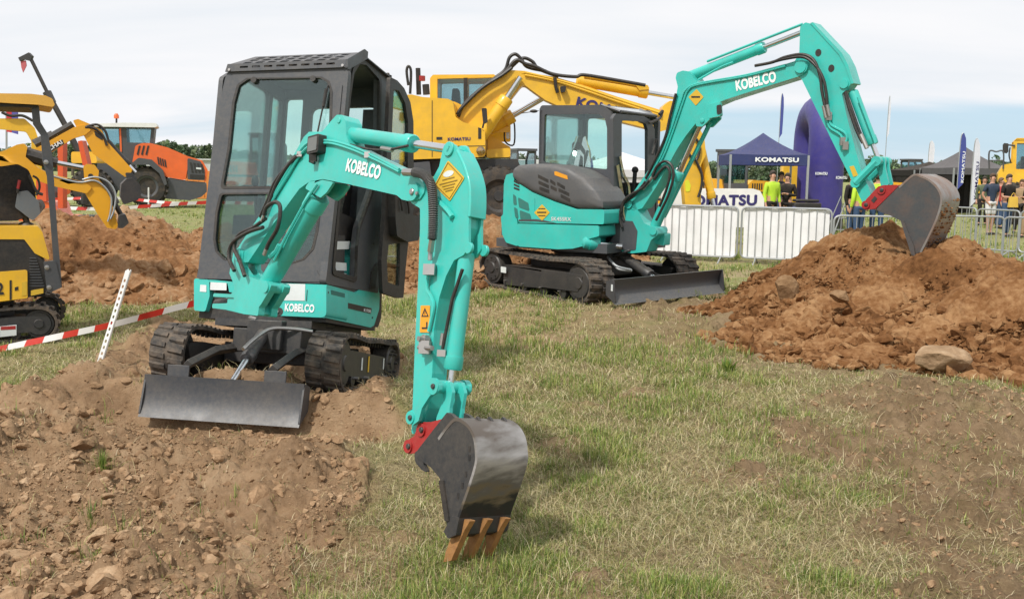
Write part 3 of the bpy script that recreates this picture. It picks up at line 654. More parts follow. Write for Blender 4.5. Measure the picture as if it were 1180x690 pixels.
# ------------------------------------------------------------------ shared machine parts
def track(L, xa, xb, yf, yr, zc, rf, rr, parent, pitch=.09, lug=.022, sag=0., chev=.35, frame_side=1, sticker=True, frame_h=.5):
    """rubber crawler: belt with lugs, frame, idler, sprocket, rollers. yf/yr: wheel centres"""
    t = .024; a0 = MB(); pts = []
    n = 14
    for k in range(n+1): a = -PI/2 - PI*k/n; pts.append((yf+rf*math.cos(a), zc+rf*math.sin(a)))       # round the front idler
    m_ = 10
    for k in range(1, m_):
        s = k/m_; pts.append((yf+(yr-yf)*s, zc+rf+(rr-rf)*s-sag*math.sin(PI*s)+.006*math.sin(PI*s*4)))
    for k in range(n+1): a = PI/2 - PI*k/n; pts.append((yr+rr*math.cos(a), zc+rr*math.sin(a)))
    for k in range(1, m_): s = k/m_; pts.append((yr+(yf-yr)*s, zc-rr-(rf-rr)*s))
    N_ = len(pts); vs = []; fs = []
    c = []
    for i in range(N_):
        p0, p1 = Vector(pts[i-1]), Vector(pts[(i+1) % N_]); tg = (p1-p0).normalized(); nr = Vector((tg.y, -tg.x))
        ctr = Vector(((yf+yr)/2, zc)); 
        if nr.dot(Vector(pts[i])-ctr) < 0: nr = -nr
        c.append((Vector(pts[i]), nr, tg))
    for p, nr, tg in c:
        o = p; q = p-nr*t
        vs += [L(xa, o.x, o.y), L(xb, o.x, o.y), L(xb, q.x, q.y), L(xa, q.x, q.y)]
    for i in range(N_):
        j = (i+1) % N_
        for k in range(4): fs.append([i*4+k, i*4+(k+1) % 4, j*4+(k+1) % 4, j*4+k])
    a0.add(vs, fs)
    # lugs
    per = [0]
    for i in range(N_): per.append(per[-1]+(c[(i+1) % N_][0]-c[i][0]).length)
    nl = int(per[-1]/pitch); w = xb-xa; xm = (xa+xb)/2
    for q in range(nl):
        s = q/nl*per[-1]; i = max(k for k in range(N_) if per[k] <= s); f = (s-per[i])/(per[i+1]-per[i])
        p = c[i][0].lerp(c[(i+1) % N_][0], f); nr = c[i][1].lerp(c[(i+1) % N_][1], f).normalized(); tg = Vector((-nr.y, nr.x))
        for sd in (-1, 1):
            x0, x1 = (xa+.004, xm-.012) if sd < 0 else (xm+.012, xb-.004)
            off = (pitch*.5 if sd > 0 else 0)*chev*2
            pp = p+tg*off; sk = pitch*.22*sd
            vv = []
            for hh, wd in ((-.003, pitch*.30), (lug, pitch*.20)):
                for x, sgn in ((x0, -1), (x1, -1), (x1, 1), (x0, 1)):
                    u = wd*sgn + (sk if abs(x-xm) > .02+abs(w)*.2 else 0)
                    e = pp+tg*u+nr*hh; vv.append(L(x, e.x, e.y))
            a0.add(vv, [[0,3,2,1],[4,5,6,7],[0,1,5,4],[1,2,6,5],[2,3,7,6],[3,0,4,7]])
    tr = a0.build('track', RUB, parent, angle=30)
    g = MB()                                                          # inner guide teeth
    for q in range(nl):
        s = q/nl*per[-1]; i = max(k for k in range(N_) if per[k] <= s); f = (s-per[i])/(per[i+1]-per[i])
        p = c[i][0].lerp(c[(i+1) % N_][0], f); nr = c[i][1]; tg = c[i][2]
        e = p-nr*(t+.012); Mx = Matrix((V(1,0,0), V(0, tg.x, tg.y), V(0, nr.x, nr.y))).transposed()
        for sx in (-.03, .03): g.box(L(xm+sx, e.x, e.y), (.018, pitch*.3, .026), L.M @ Mx)
    g.build('guide_teeth', BLACK, tr)
    # frame
    xo = xb if frame_side > 0 else xa; e = .012*frame_side
    fo = MB(); fr = L.plane((xo-e*2.2, 0, 0), (0, 1, 0), (0, 0, 1))
    if frame_side < 0: fr = Fr(fr.o, -fr.x, fr.y)
    sgn = 1 if frame_side > 0 else -1
    ylo, yhi = min(yf, yr), max(yf, yr); h = (rf+rr)/2
    out = rnd([(sgn*(yf-.0*h), zc-h*.42), (sgn*(yr-h*1.15), zc-h*.80), (sgn*(yr-h*1.1), zc+h*.25), (sgn*(yf+h*.9), zc+h*(frame_h-.02)), (sgn*(yf-h*.35), zc+h*.40)], .03)
    fo.plate(fr, out, (), -w*.75, 0)
    f_ = fo.build('track_frame', DARK, tr, bevel=.006)
    wh = MB()
    for yy, r in ((yf, rf-.035), (yr, rr-.03)):
        c0 = L(xo-e*1.2, yy, zc); ax = L.d(frame_side, 0, 0)
        wh.lathe(c0-ax*w*.55, ax, [(0, r), (w*.46, r), (w*.46, r*.86), (w*.50, r*.8), (w*.50, r*.35), (w*.54, r*.30), (w*.54, .001)], 26)
    wh.build('wheel', DARK, tr); wh = MB()
    for k in range(8):
        a = 2*PI*k/8; wh.cyl(L(xo-e*5, yr+math.cos(a)*rr*.55, zc+math.sin(a)*rr*.55), L(xo-e*.2, yr+math.cos(a)*rr*.55, zc+math.sin(a)*rr*.55), .010, n=6)
    wh.build('wheel_bolts', DARK, tr)
    ro = MB(); nroll = 4
    for k in range(nroll):
        yy = yf+(yr-yf)*(k+.8)/(nroll+.6); r = h*.26; ro.cyl(L(xa+w*.12, yy, zc-h+t+r), L(xb-w*.12, yy, zc-h+t+r), r, n=16)
    ro.build('roller', DARK, tr)
    bo = MB()
    for k in range(4):
        yy = yf+(yr-yf)*(k+.9)/(nroll+.8); bo.cyl(L(xo-e*3, yy, zc-h*.55), L(xo+e*.6, yy, zc-h*.55), .011, n=6)
    bo.build('bolt', STEEL, tr)
    if sticker:
        s = MB()
        for yy, m_i, ww, hh in ((.32, 0, .028, .085), (.46, 1, .030, .11), (.80, 0, .026, .08)):
            y_ = yf+(yr-yf)*yy; s.m = m_i; s.plate(fr, rect(sgn*y_-ww/2, zc-hh*.55, sgn*y_+ww/2, zc+hh*.45), (), .003, .005)
        s.build('sticker', [STICK_W, STICK_Y], tr)
    return tr

def cylinder_ram(name, a, b, r, split, rod_r, parent, mat, eye=.0, hose=True, side=None):
    """hydraulic ram from a to b; barrel up to fraction `split`, then chromed rod"""
    a, b = Vector(a), Vector(b); d = (b-a).normalized(); Ln = (b-a).length; s = Ln*split
    m = MB(); m.lathe(a, d, [(-r*.3, r*.5), (0, r*.94), (r*.4, r), (s-r*1.6, r), (s-r*1.6, r*1.14), (s-r*.2, r*1.14), (s, r*1.0), (s, rod_r*1.3)], 24)
    o = m.build(name, mat, parent)
    q = MB(); q.cyl(a+d*(s-.005), b, rod_r, n=18); q.build('rod', CHROME, o)
    return o
def boss(mb, fr, u, v, r, n0, n1, n=22): mb.cyl(fr.w(u, v, n0), fr.w(u, v, n1), r, n=n)
def pin(mb, fr, u, v, r, n): mb.lathe(fr.w(u, v, n), fr.n, [(0, r), (.006, r), (.009, r*.8), (.009, .001)], 18)
def hoses(paths, r, parent, mat=None, name='hose'):
    m = MB()
    for p in paths: m.tube(smooth(p, 8), r, 8)
    return m.build(name, mat or HOSE, parent)
def labelplate(name, fr, quad, mat, parent, lift=.003, r=.004, label=None):
    m = MB(); m.plate(fr, rnd(quad, r, 3), (), lift-.002, lift); o = m.build(name, mat, parent)
    if label: o['label'] = label
    return o
# ------------------------------------------------------------------ the small teal excavator in front (tilted back on its mound)
UP = Loc((-1.75, 6.8, .66), rot(-15.5, -12.5, -1.2))
M1 = thing('mini_excavator', 'small teal mini excavator in front with tall cab and bucket hanging over the grass', 'excavator', (-1.6, 6.9, .1), 'teal excavators')
# undercarriage
for xa, xb, sd in ((-.635, -.405, -1), (.405, .635, 1)):
    track(LU, xa, xb, -.58, .58, .205, .19, .165, M1, pitch=.070, lug=.012, sag=.012, frame_side=sd, sticker=sd > 0)
m = MB(); m.lbox(LU, -.42, .42, -.12, .35, .16, .30); m.lbox(LU, -.24, .24, -.40, .40, .24, .40)
m.lathe(LU(0, .05, .38), LU.d(0, 0, 1), [(0, .27), (.05, .27), (.05, .31), (.13, .31)], 32); m.lbox(LU, -.12, .12, -.46, -.36, .26, .46)
m.build('undercarriage', DARK, M1, bevel=.008)
# dozer blade, its top and bottom edges read off the photograph's plane
BF = LU.plane((0, -.99, .0), (1, 0, 0), (0, .08, 1))
q = BF.P([(166, 428), (350, 445), (347, 494), (164, 478)])
bw0, bw1 = (q[0][0]+q[3][0])/2, (q[1][0]+q[2][0])/2; bt, bb = (q[0][1]+q[1][1])/2, (q[2][1]+q[3][1])/2; bh = bt-bb
m = MB(); K = 14; rings = []
for x in (bw0, bw1):
    for k in range(K+1):
        s = k/K; z = bb+bh*s; y = -.010+.014*math.sin(PI*s) + (.022*(1-s)**3*-1)
        rings.append((x, y, z))
front = [[BF.o+LU.d(x, y, 0)+BF.y*z for (xx, y, z) in rings[:K+1]] for x in (bw0, bw1)]
back = [[p+LU.d(0, .022, 0) for p in f] for f in front]
ring = []
for i in (0, 1): ring.append(front[i]+back[i][::-1])
m.loft(ring)
blade = m.build('blade', BLADE, M1, angle=30)
m = MB()
for x in (bw0-.003, bw1-.009): m.plate(Fr(BF.w(x, 0, 0), LU.d(0, 1, 0), BF.y), rnd([(-.03, bb+.01), (.10, bb+.09), (.10, bt-.02), (.0, bt)], .01), (), 0, .012)
for xx in (bw0+.20, bw1-.20): m.box(BF.w(xx, bt+.02, -.03), (.14, .014, .10), LU.M)
m.build('blade_gusset', BLADE, blade, bevel=.003)
m = MB()
for x, z in ((bw0+.07, bt-.05), (bw1-.07, bt-.05), ((bw0+bw1)/2, (bb+bt)/2-.03)): m.box(BF.w(x, z, -.012), (.02, .008, .024), LU.M)
m.build('weld_mark', STEEL, blade)
m = MB()
for sx in (-.22, .22):
    m.tube([LU(sx*1.25, -.96, .15), LU(sx*1.2, -.6, .24), LU(sx, -.30, .27)], .032, 4)
m.build('blade_arm', DARK, M1, bevel=.004)
o = cylinder_ram('blade_cylinder', LU(-.02, -.34, .42), LU(.02, -.955, .06), .042, .62, .021, M1, BLADE)
hoses([[LU(.30, -.36, .40), LU(.18, -.42, .41), LU(.06, -.5, .40), LU(.02, -.66, .33), LU(.0, -.78, .26)], [LU(-.10, -.36, .44), LU(-.12, -.42, .47), LU(-.06, -.45, .46)]], .013, M1, STEEL, 'hydraulic_pipe')
m = MB(); m.lathe(UP(0, .47, -.09), UP.d(0, 0, 1), [(0, .34), (.05, .34), (.05, .30), (.1, .3)], 32); m.lbox(UP, -.34, .4, .02, .85, -.06, -.01); m.build('turntable', DARK, M1)
# --- body
FP = UP.plane((0, 0, 0), (1, 0, 0), (0, 0, 1)); SP = UP.plane((.5, 0, 0), (0, 1, 0), (0, 0, 1))
f = FP.P
m = MB()
m.plate(FP, rnd(f([(223.5, 320.5), (241, 322), (241.5, 341), (236.5, 359), (223.5, 357.5)]), .02), (), -.42, 0)
m.plate(FP, rnd(f([(240, 321.8), (273, 325), (273, 337), (264, 336.5), (262, 326.5), (240, 325)]), .004), (), -.10, -.002)
m.plate(FP, rnd(f([(305, 325.5), (376, 328), (376, 366), (306, 363)]), [.01, .03, .04, .02]), (), -.35, 0)
sd = SP.P
side_out = rnd(sd([(372, 327.3), (377, 328), (409, 337), (415, 333), (417.5, 300), (419, 278), (424, 272.5), (435, 274), (439, 290), (437, 330), (437.5, 343), (437, 356), (431, 375), (427, 377.3), (375, 366), (372, 366)]), .03)
side_out = [(max(p[0], .004), p[1]) for p in side_out]; m.plate(SP, side_out, (), -.10, 0)
# rear engine cover across the width
yb = max(p[0] for p in side_out)
prof = rnd([(yb-.18, .02), (yb-.02, .04), (yb+.02, .3), (yb-.03, .62), (yb-.18, .66), (yb-.45, .5), (yb-.45, .02)], .05)
m.plate(UP.plane((-.5, 0, 0), (0, 1, 0), (0, 0, 1)), prof, (), 0, .98)
body = m.build('body', TEAL, M1, bevel=.012)
m = MB(); m.plate(UP.plane((-.47, 0, 0), (0, 1, 0), (0, 0, 1)), rnd([(.4, .0), (yb+.05, .02), (yb+.1, .1), (yb+.08, .30), (yb-.02, .34), (.4, .3)], .05), (), 0, .95)
m.build('counterweight', BLACK, M1, bevel=.02)
m = MB(); m.lbox(UP, -.49, .49, .05, .9, -.012, .24); m.plate(FP, f([(240, 323), (308, 326), (308, 362), (238, 360)]), (), -.2, -.06)
m.plate(FP, circ(*FP.px(322, 359), .028, 16), (), -.02, .002); m.build('chassis', BLACK, M1)
m = MB(); m.lathe(FP.w(*FP.px(320, 359), .0), FP.n, [(0, .012), (.012, .012), (.012, .001)], 8); m.build('bolt', STEEL, body)
labelplate('sticker', FP, f([(242.5, 325), (261, 326), (261, 334.5), (242, 334)]), STICK_W, body, -.0)
labelplate('sticker', FP, f([(231, 328), (238, 328.5), (238, 336.5), (230.5, 336)]), STICK_W, body)
st = labelplate('sticker', FP, f([(321.5, 326.8), (352, 327.3), (351.5, 346.5), (321, 346)]), STICK_W, body)
m = MB()
for k in range(5): u0, v0 = FP.px(324, 329+k*3.1); m.plate(FP, rect(u0, v0, u0+(.02+.01*(k % 3)), v0+.004), (), .003, .0045)
m.plate(FP, rect(*FP.px(353, 347), *FP.px(354.5, 334)), (), .003, .0045); m.build('small_print', PRINT, st)
labelplate('sticker', FP, f([(307.5, 336), (318, 336.5), (318, 345.5), (307, 345)]), STICK_W, body)
t0, t1 = FP.px(328.5, 358), FP.px(362, 359.5)
tf = Fr(FP.w(*t0), (FP.w(*t1)-FP.w(*t0)), FP.y); lettering('logo_lettering', 'KOBELCO', tf, .070, LETTER, body, w=(FP.w(*t1)-FP.w(*t0)).length, bold=.040, depth=.003)
m = MB()
for qd in ([(381, 334), (397, 338), (397, 346), (381, 343)], [(375, 355), (394, 359), (393, 366.5), (375, 362.5)], [(377, 344), (382, 345), (382, 353), (376.5, 352)]):
    m.plate(SP, rnd(sd(qd), .004), (), .0, .003)
m.build('grille_mesh', TEAL_DK, body)
st = labelplate('badge_strip', SP, sd([(384, 345), (428, 355), (427, 361.5), (383.5, 351)]), BLACK, body)
a, b = SP.px(418.5, 358.6), SP.px(426.5, 360.3); lettering('badge_lettering', 'K17SR', Fr(SP.w(*a), SP.w(*b)-SP.w(*a), SP.y), .030, LETTER, st, w=(SP.w(*b)-SP.w(*a)).length, bold=.02, depth=.005)
m = MB()
for p_ in ((378, 337), (429, 366), (430, 281)): m.plate(SP, circ(*SP.px(*p_), .008, 10), (), 0, .003)
m.plate(SP, rnd(sd([(425, 333), (427, 313), (432, 304), (437, 301), (438, 306), (433.5, 312), (431, 332)]), .005), (), 0, .012)
m.build('grab_recess', BLACK, body)

# --- cab
ct = FP.px(262, 83)[1]                                     # height of the cab's top edge above the body floor
front_out = rnd(f([(226.5, 320), (228.5, 310), (235, 255), (244, 176), (256, 105), (261.5, 81), (402, 78), (399, 110), (393, 170), (386, 230), (380, 285), (375, 327)]), [0, 0, 0, 0, .5, .07, .05, .5, 0, 0, 0, 0])
win_up = f([(254.7, 217), (263, 172), (268.5, 118), (274, 98), (285, 90.5), (370, 89), (379, 94), (382.5, 106), (381.5, 140), (377, 178), (372.5, 216)])
win_lo = f([(254, 223), (249, 245), (246.5, 276), (249, 290), (258, 299), (275, 302), (335, 304), (350, 299), (361, 287), (366, 266), (371.5, 222)])
m = MB(); m.plate(FP, front_out, (rnd(win_up, .03), rnd(win_lo, .03)), -.05, .0)
ROOF = ct
side_c = sd([(375, 327), (380, 285), (386, 230), (393, 170), (399, 110), (402, 82), (409, 66), (418, 62), (436, 78), (449, 89), (450, 120), (449, 200), (441, 250), (438, 290), (436, 338)])
hole = sd([(383, 314), (387, 262), (396, 165), (402.5, 105), (406, 82), (413, 71.5), (421, 73), (437.5, 91), (437, 150), (436, 195), (427, 226), (414, 262), (411, 285), (410, 323)])
m.plate(SP, rnd(side_c, .03), (rnd(hole, .04),), -.05, .001)
cyb = max(p[0] for p in side_c); ctz = max(p[1] for p in side_c); 
# far (machine-right) side and rear with their windows
RT = 1.93; RS = UP.plane((-.47, 0, 0), (0, 1, 0), (0, 0, 1)); zs = ROOF
m.plate(RS, rnd([(.0, .22), (cyb, .3), (cyb, RT), (.33, RT), (.03, zs-.03)], .05), (rnd([(.08, .45), (cyb-.27, .45), (cyb-.27, RT-.12), (.30, RT-.12), (.10, zs-.08)], .05), rnd([(cyb-.22, .45), (cyb-.06, .45), (cyb-.06, RT-.12), (cyb-.22, RT-.12)], .03)), 0, .035)
RR = UP.plane((0, cyb, 0), (1, 0, 0), (0, 0, 1))
m.plate(RR, rnd(rect(-.46, .3, .49, RT), .05), (rnd(rect(-.42, .50, -.27, RT-.10), .03), rnd(rect(-.19, 1.12, .36, RT-.18), .06)), 0, .035)
m.lbox(UP, -.45, .48, .30, cyb-.02, RT-.03, RT+.0)
m.lbox(UP, -.46, .49, .05, cyb, .24, .27)
m.plate(FP, rnd(f([(230, 305), (268, 309), (268, 322), (229, 321)]), .008), (), 0, .006)
m.plate(FP, rnd(f([(325, 309), (365, 311), (372, 325), (322, 324)]), .008), (), 0, .006)
m.plate(FP, rnd(f([(390, 98), (395, 98), (392, 130), (388, 175), (386, 175), (388, 130)]), .01), (), 0, .008)
cab = m.build('cab', GREY, M1, bevel=.008)
m = MB(); m.plate(FP, rnd(win_up, .03), (), -.018, -.012); m.plate(FP, rnd(win_lo, .03), (), -.03, -.024); m.build('windscreen', GLASS, cab)
m = MB(); m.plate(RS, [(.06, .42), (cyb-.05, .42), (cyb-.05, RT-.08), (.30, RT-.08), (.07, zs-.05)], (), .012, .017); m.plate(RR, rect(-.43, .46, .4, RT-.08), (), .012, .017); m.build('window', GLASS, cab)
m = MB()                                                      # black rubber seals and the cross bar
for w_ in (win_up, win_lo):
    r_ = rnd(w_, .03); cen = (sum(p[0] for p in r_)/len(r_), sum(p[1] for p in r_)/len(r_))
    m.plate(FP, [(cen[0]+(p[0]-cen[0])*1.015, cen[1]+(p[1]-cen[1])*1.01) for p in r_], ([(cen[0]+(p[0]-cen[0])*.965, cen[1]+(p[1]-cen[1])*.975) for p in r_],), -.010, .003)
r_ = rnd(hole, .04); cen = (sum(p[0] for p in r_)/len(r_), sum(p[1] for p in r_)/len(r_))
m.plate(SP, [(cen[0]+(p[0]-cen[0])*1.05, cen[1]+(p[1]-cen[1])*1.02) for p in r_], ([(cen[0]+(p[0]-cen[0])*.93, cen[1]+(p[1]-cen[1])*.98) for p in r_],), -.012, .010)
for p_ in ((293, 91), (361, 89.5)): u_, v_ = FP.px(*p_); m.lathe(FP.w(u_, v_-.01, -.02), FP.n, [(0, .022), (.03, .022), (.03, .001)], 14)
m.build('seal', BLACK, cab)
# wiper
m = MB(); m.tube([FP.w(*FP.px(379, 99), .012), FP.w(*FP.px(372, 130), .016), FP.w(*FP.px(366, 158), .014)], .006, 6); m.tube([FP.w(*FP.px(377.5, 104), .02), FP.w(*FP.px(374, 124), .02)], .012, 6); m.build('wiper', BLACK, cab)
# roof guard with slots
ctop = FP.px(262, 81); RG0 = UP(0, -.015, ROOF)
g0 = Fr(UP(0, -.02, ROOF-.005), UP.d(1, 0, 0), UP.d(0, .0, 1)); x0, x1 = FP.px(262, 81)[0], FP.px(401, 78)[0]
slots = [rnd(rect(x0+.11+k*(x1-x0-.17)/8, .022, x0+.11+(k+.68)*(x1-x0-.17)/8, .036), .006) for k in range(8)]
m = MB(); m.plate(g0, [(x0-.005, 0), (x1+.005, 0), (x1, .055), (x0+.01, .055)], slots, -.01, 0)
g1 = Fr(g0.w(0, .05, -.002), UP.d(1, 0, 0), UP.d(0, 1, .56)); hl = .30
sl = []
for j in range(3):
    for k in range(8): sl.append(rnd(rect(x0+.11+k*(x1-x0-.17)/8+.006*j, .03+j*.085, x0+.11+(k+.66)*(x1-x0-.17)/8+.006*j, .085+j*.085), .012))
m.plate(g1, rnd([(x0+.01, 0), (x1, 0), (x1-.02, hl), (x0+.07, hl)], .01), sl, -.008, 0)
m.plate(Fr(g1.w(0, hl, 0), UP.d(1, 0, 0), UP.d(0, 1, .0)), [(x0+.07, 0), (x1-.02, 0), (x1-.02, cyb-.30), (x0+.07, cyb-.30)], (), -.008, 0)
for xx in (x1-.006,): m.plate(UP.plane((xx, 0, ROOF), (0, 1, 0), (0, 0, 1)), [(-.02, -.01), (.02, -.01), (.32, .17), (.32, .22), (.26, .22), (-.02, .05)], (), -.004, .004)
m.build('roof_guard', GREY, cab, bevel=.003)
m = MB(); m.add([UP(x, y, z) for x in (x0+.05, x1-.05) for y, z in ((.03, ROOF-.03), (.31, RT-.04), (.31, RT-.02), (.03, ROOF-.01))], [[0, 1, 2, 3], [7, 6, 5, 4], [0, 4, 5, 1], [1, 5, 6, 2], [2, 6, 7, 3], [3, 7, 4, 0]]); m.build('roof_liner', BLACK, cab)
m = MB()
for xx in (x0+.03, x1-.03): m.lathe(g0.w(xx, .012, 0), g0.n, [(0, .01), (.008, .01), (.008, .001)], 8)
m.build('bolt', STEEL, cab)
# aerial/lamp studs behind the roof
m = MB(); m.cyl(UP(.44, cyb-.02, RT-.03), UP(.44, cyb-.02, RT+.05), .008); m.lathe(UP(.44, cyb-.02, RT+.05), UP.d(0, 0, 1), [(0, .03), (.02, .034), (.022, .018), (.04, .012), (.04, .001)], 12)
m.cyl(UP(.46, cyb+.06, RT-.08), UP(.46, cyb+.06, RT-.01), .01); m.build('roof_fitting', BLACK, cab)
# inside
m = MB(); m.lbox(UP, -.17, .25, .35, .75, .42, .55); m.plate(UP.plane((-.17, 0, 0), (0, 1, 0), (0, 0, 1)), rnd([(.66, .5), (.78, .5), (.86, 1.12), (.78, 1.14), (.70, .9)], .04), (), 0, .42); m.ball(UP(.04, .86, 1.2), .12, .9, .4, .8, M=UP.M)
m.build('seat', FABRIC('seat_black', (.02, .02, .022)), cab, bevel=.03)
m = MB(); m.plate(SP, rnd(sd([(384.5, 319), (386.5, 273), (408, 271), (407, 322)]), .01), (), -.30, -.07); con = m.build('side_console', DARK, cab, bevel=.008)
m = MB(); CP = SP.at(0, 0, -.068)
for qd in ([(388, 278), (403, 278), (402, 287), (387.5, 287.5)], [(386.5, 302), (399, 303), (399, 312), (386, 311.5)], [(385.5, 314), (398.5, 315), (398.5, 321), (385, 319)], [(381.5, 283), (384.5, 283), (384, 298), (381, 298)]): m.plate(CP, CP.P(qd), (), 0, .003)
m.build('sticker', STICK_W, con)
m = MB(); m.cyl(UP(.2, .30, .5), UP(.24, .22, .95), .016); m.ball(UP(.245, .215, 1.0), .035, .8, .8, 1.3); m.cyl(UP(-.2, .30, .5), UP(-.22, .22, .95), .016); m.ball(UP(-.225, .215, 1.0), .035, .8, .8, 1.3)
m.lbox(UP, .22, .40, .25, .62, .62, .80); m.ball(UP(.36, .25, .88), .09, .9, 1.3, 1.1, M=UP.M); m.lbox(UP, -.40, -.22, .25, .62, .62, .76); m.cyl(UP(-.1, .12, .28), UP(-.1, .08, .85), .014); m.cyl(UP(.1, .12, .28), UP(.1, .08, .85), .014)
m.build('control_lever', BLACK, cab)
m = MB(); a = SP.at(0, 0, -.12); m.tube([a.w(*a.px(398, 225)), a.w(*a.px(404, 205))], .007, 6); m.ball(a.w(*a.px(405, 203)), .018); m.build('red_knob', RED, cab)
m = MB(); m.lbox(UP, .30, .44, cyb-.13, cyb-.04, .3, zs-.05); m.build('pillar_trim', GREY, cab)
# door folded open along the cab side
DP = SP.at(0, 0, .13)
do = rnd(DP.P([(450, 89), (458, 93), (466, 102), (473, 118), (476.5, 140), (477, 240), (471, 275), (467.5, 310), (465, 343), (459, 343.5), (441, 337.5), (439.5, 300), (444, 240), (446, 170)]), .02)
h1 = rnd(DP.P([(454, 103), (460, 105), (467, 119), (470.5, 142), (470, 180), (470.5, 236), (450, 236), (451, 170)]), .02)
h2 = rnd(DP.P([(448, 282), (461, 280), (461, 300), (460, 330), (447, 325), (446, 300)]), .012)
m = MB(); m.plate(DP, do, (h1, h2), -.03, .0); door = m.build('door', BLACK, cab, bevel=.006)
m = MB(); m.plate(DP, h1, (), -.018, -.014); m.plate(DP, h2, (), -.018, -.014); m.build('pane', GLASS, door)
m = MB(); m.plate(DP, rnd(DP.P([(447, 213), (457, 214), (462, 247), (477, 249), (478.5, 262), (474, 277), (462, 279), (449, 272), (447, 250)]), .03), (), 0, .06); m.build('armrest', BLACK, door, bevel=.015)
m = MB(); m.tube(smooth([DP.w(*DP.px(*p), .075) for p in ((453, 243), (451.5, 230), (455, 229), (459, 232), (461, 246))], 6), .008, 6); m.build('handle', BLACK, door)
m = MB()
for yy in (.5, 1.3): m.cyl(UP(.5, cyb-.02, yy), UP(.62, cyb+.02, yy), .02)
m.build('hinge', BLACK, door)

# --- boom, stick and bucket, all in one upright plane swung to the machine's left
def arm_plane(px, py, d, ang, up):
    o = at(px, py, d); b = V(math.cos(math.radians(ang)), -math.sin(math.radians(ang)), 0); b = (b-up*b.dot(up)).normalized()
    return Fr(o, b, up)
AP = arm_plane(278, 297, 6.1, 48.5, UP.d(0, 0, 1).normalized())
if AP.n.y > 0: AP = Fr(AP.o, -AP.x, AP.y)
def apx(pts, off=0): return AP.P(pts, off)
def ap1(p, off=0, n=None): u, v = AP.px(*p, off); return AP.w(u, v, off if n is None else n)
h = .052
m = MB()                                                      # swing bracket
sw = rnd(apx([(271, 289), (276, 286), (282, 289), (281, 300), (281, 308), (288, 318), (297, 322), (309, 324), (315, 328), (312, 335), (303, 350), (300, 354), (299, 364), (283, 362), (262, 357), (246, 355), (246.5, 350), (262, 349.5), (272, 347), (271, 343), (247, 342), (248, 338), (268, 339), (272, 333), (270, 325), (266, 315), (269, 300)], h), .012)
m.plate(AP, sw, (), h-.03, h+.01); m.plate(AP, sw, (), -h-.01, -h+.03); m.plate(AP, rnd(apx([(268, 338), (283, 338), (296, 350), (298, 362), (283, 361), (262, 357), (262, 345)], h), .01), (), -h, h); boss(m, AP, *AP.px(277, 294, h), .035, -h-.02, h+.02); boss(m, AP, *AP.px(309, 331, h), .032, -h-.02, h+.02)
m.build('swing_bracket', TEAL, M1, bevel=.01)
m = MB(); m.cyl(ap1((262, 346), h, -.02), ap1((238, 349), h, -.02), .030); m.cyl(ap1((250, 338), h, -.05), ap1((262, 346), h, -.04), .012); m.build('swing_pin', BLACK, M1)
bm_near = apx([(271, 291), (279, 278), (300, 247), (325, 203), (340, 176), (350, 158), (356, 152), (371, 152), (381, 140), (388, 132.5), (394, 132.5), (398, 139), (399, 156), (402, 166), (430, 180), (458, 193), (482, 205), (489, 213), (489, 221), (484, 229), (472, 232), (463, 230), (457, 225), (400, 212), (372, 206.5), (357, 209), (345, 217.5), (330, 238), (312, 262), (300, 281), (286, 302), (277, 303)], h)
m = MB(); bn = rnd(bm_near, [.02]*len(bm_near)); m.plate(AP, bn, (), -h, h)
boss(m, AP, *AP.px(477, 221, h), .045, -.11, h+.012)
boom = m.build('boom', TEAL, M1, bevel=.006)
m = MB(); m.plate(AP.at(0, 0, h), [(u*1, v) for u, v in rnd(apx([(352, 217), (357, 209.5), (372, 207.5), (385, 210), (377, 222), (370, 228), (363, 224)], h), .01)], (), -.012, .004)
m.plate(AP.at(0, 0, -h), rnd(apx([(352, 217), (357, 209.5), (372, 207.5), (385, 210), (377, 222), (370, 228), (363, 224)], h), .01), (), -.004, .012)
u_, v_ = AP.px(391, 139, h); m.cyl(AP.w(u_, v_, -h-.004), AP.w(u_, v_, h+.006), .016); m.build('cylinder_lug', TEAL, boom, bevel=.003)
m = MB()
for p_ in ((475, 221), (481, 223)): pin(m, AP, *AP.px(*p_, h+.012), .016 if p_[0] == 475 else .009, h+.012)
m.build('pivot_pin', STEEL, boom)
# pipes along the boom
m = MB()
for off, dy in ((h+.012, 0), (h+.012, 5)):
    m.tube(smooth([ap1(p, off) for p in ((310, 238-dy*.6), (330, 205-dy), (352, 172-dy), (375, 165-dy*.6), (400, 170.5-dy*.7), (430, 183-dy*.7), (460, 198-dy*.5))], 6), .008, 6)
m.build('pipe', TEAL, boom)
m = MB()
for p_ in ((346, 178), (424, 179)): m.box(ap1(p_, h+.012), (.03, .026, .03), UP.M)
m.box(ap1((300, 246), h, -.01), (.05, .05, .06), UP.M); m.build('pipe_clamp', STEEL, boom)
hoses([[ap1(p, .11) for p in ((303, 262), (285, 268), (268, 280), (264, 296), (270, 312))], [ap1(p, .10) for p in ((306, 252), (292, 262), (276, 270), (270, 285), (276, 300), (282, 318))],
       [ap1(p, h+.06) for p in ((304, 248), (308, 238), (318, 233), (323, 240), (320, 262), (310, 280), (307, 287))], [ap1(p, .07) for p in ((345, 178), (333, 190), (320, 210), (311, 232), (305, 248))],
       [ap1(p, .05) for p in ((341, 180), (328, 195), (316, 212), (309, 230), (300, 250))]], .012, boom)
m = MB()
for a_, b_ in (((307, 287), (304.5, 294)), ((305, 247), (302, 255)), ((309, 240), (305.5, 245))): m.cyl(ap1(a_, h+.05), ap1(b_, h+.05), .012, n=8)
m.build('hose_fitting', STEEL, boom)
lw = math.hypot(0, 1)
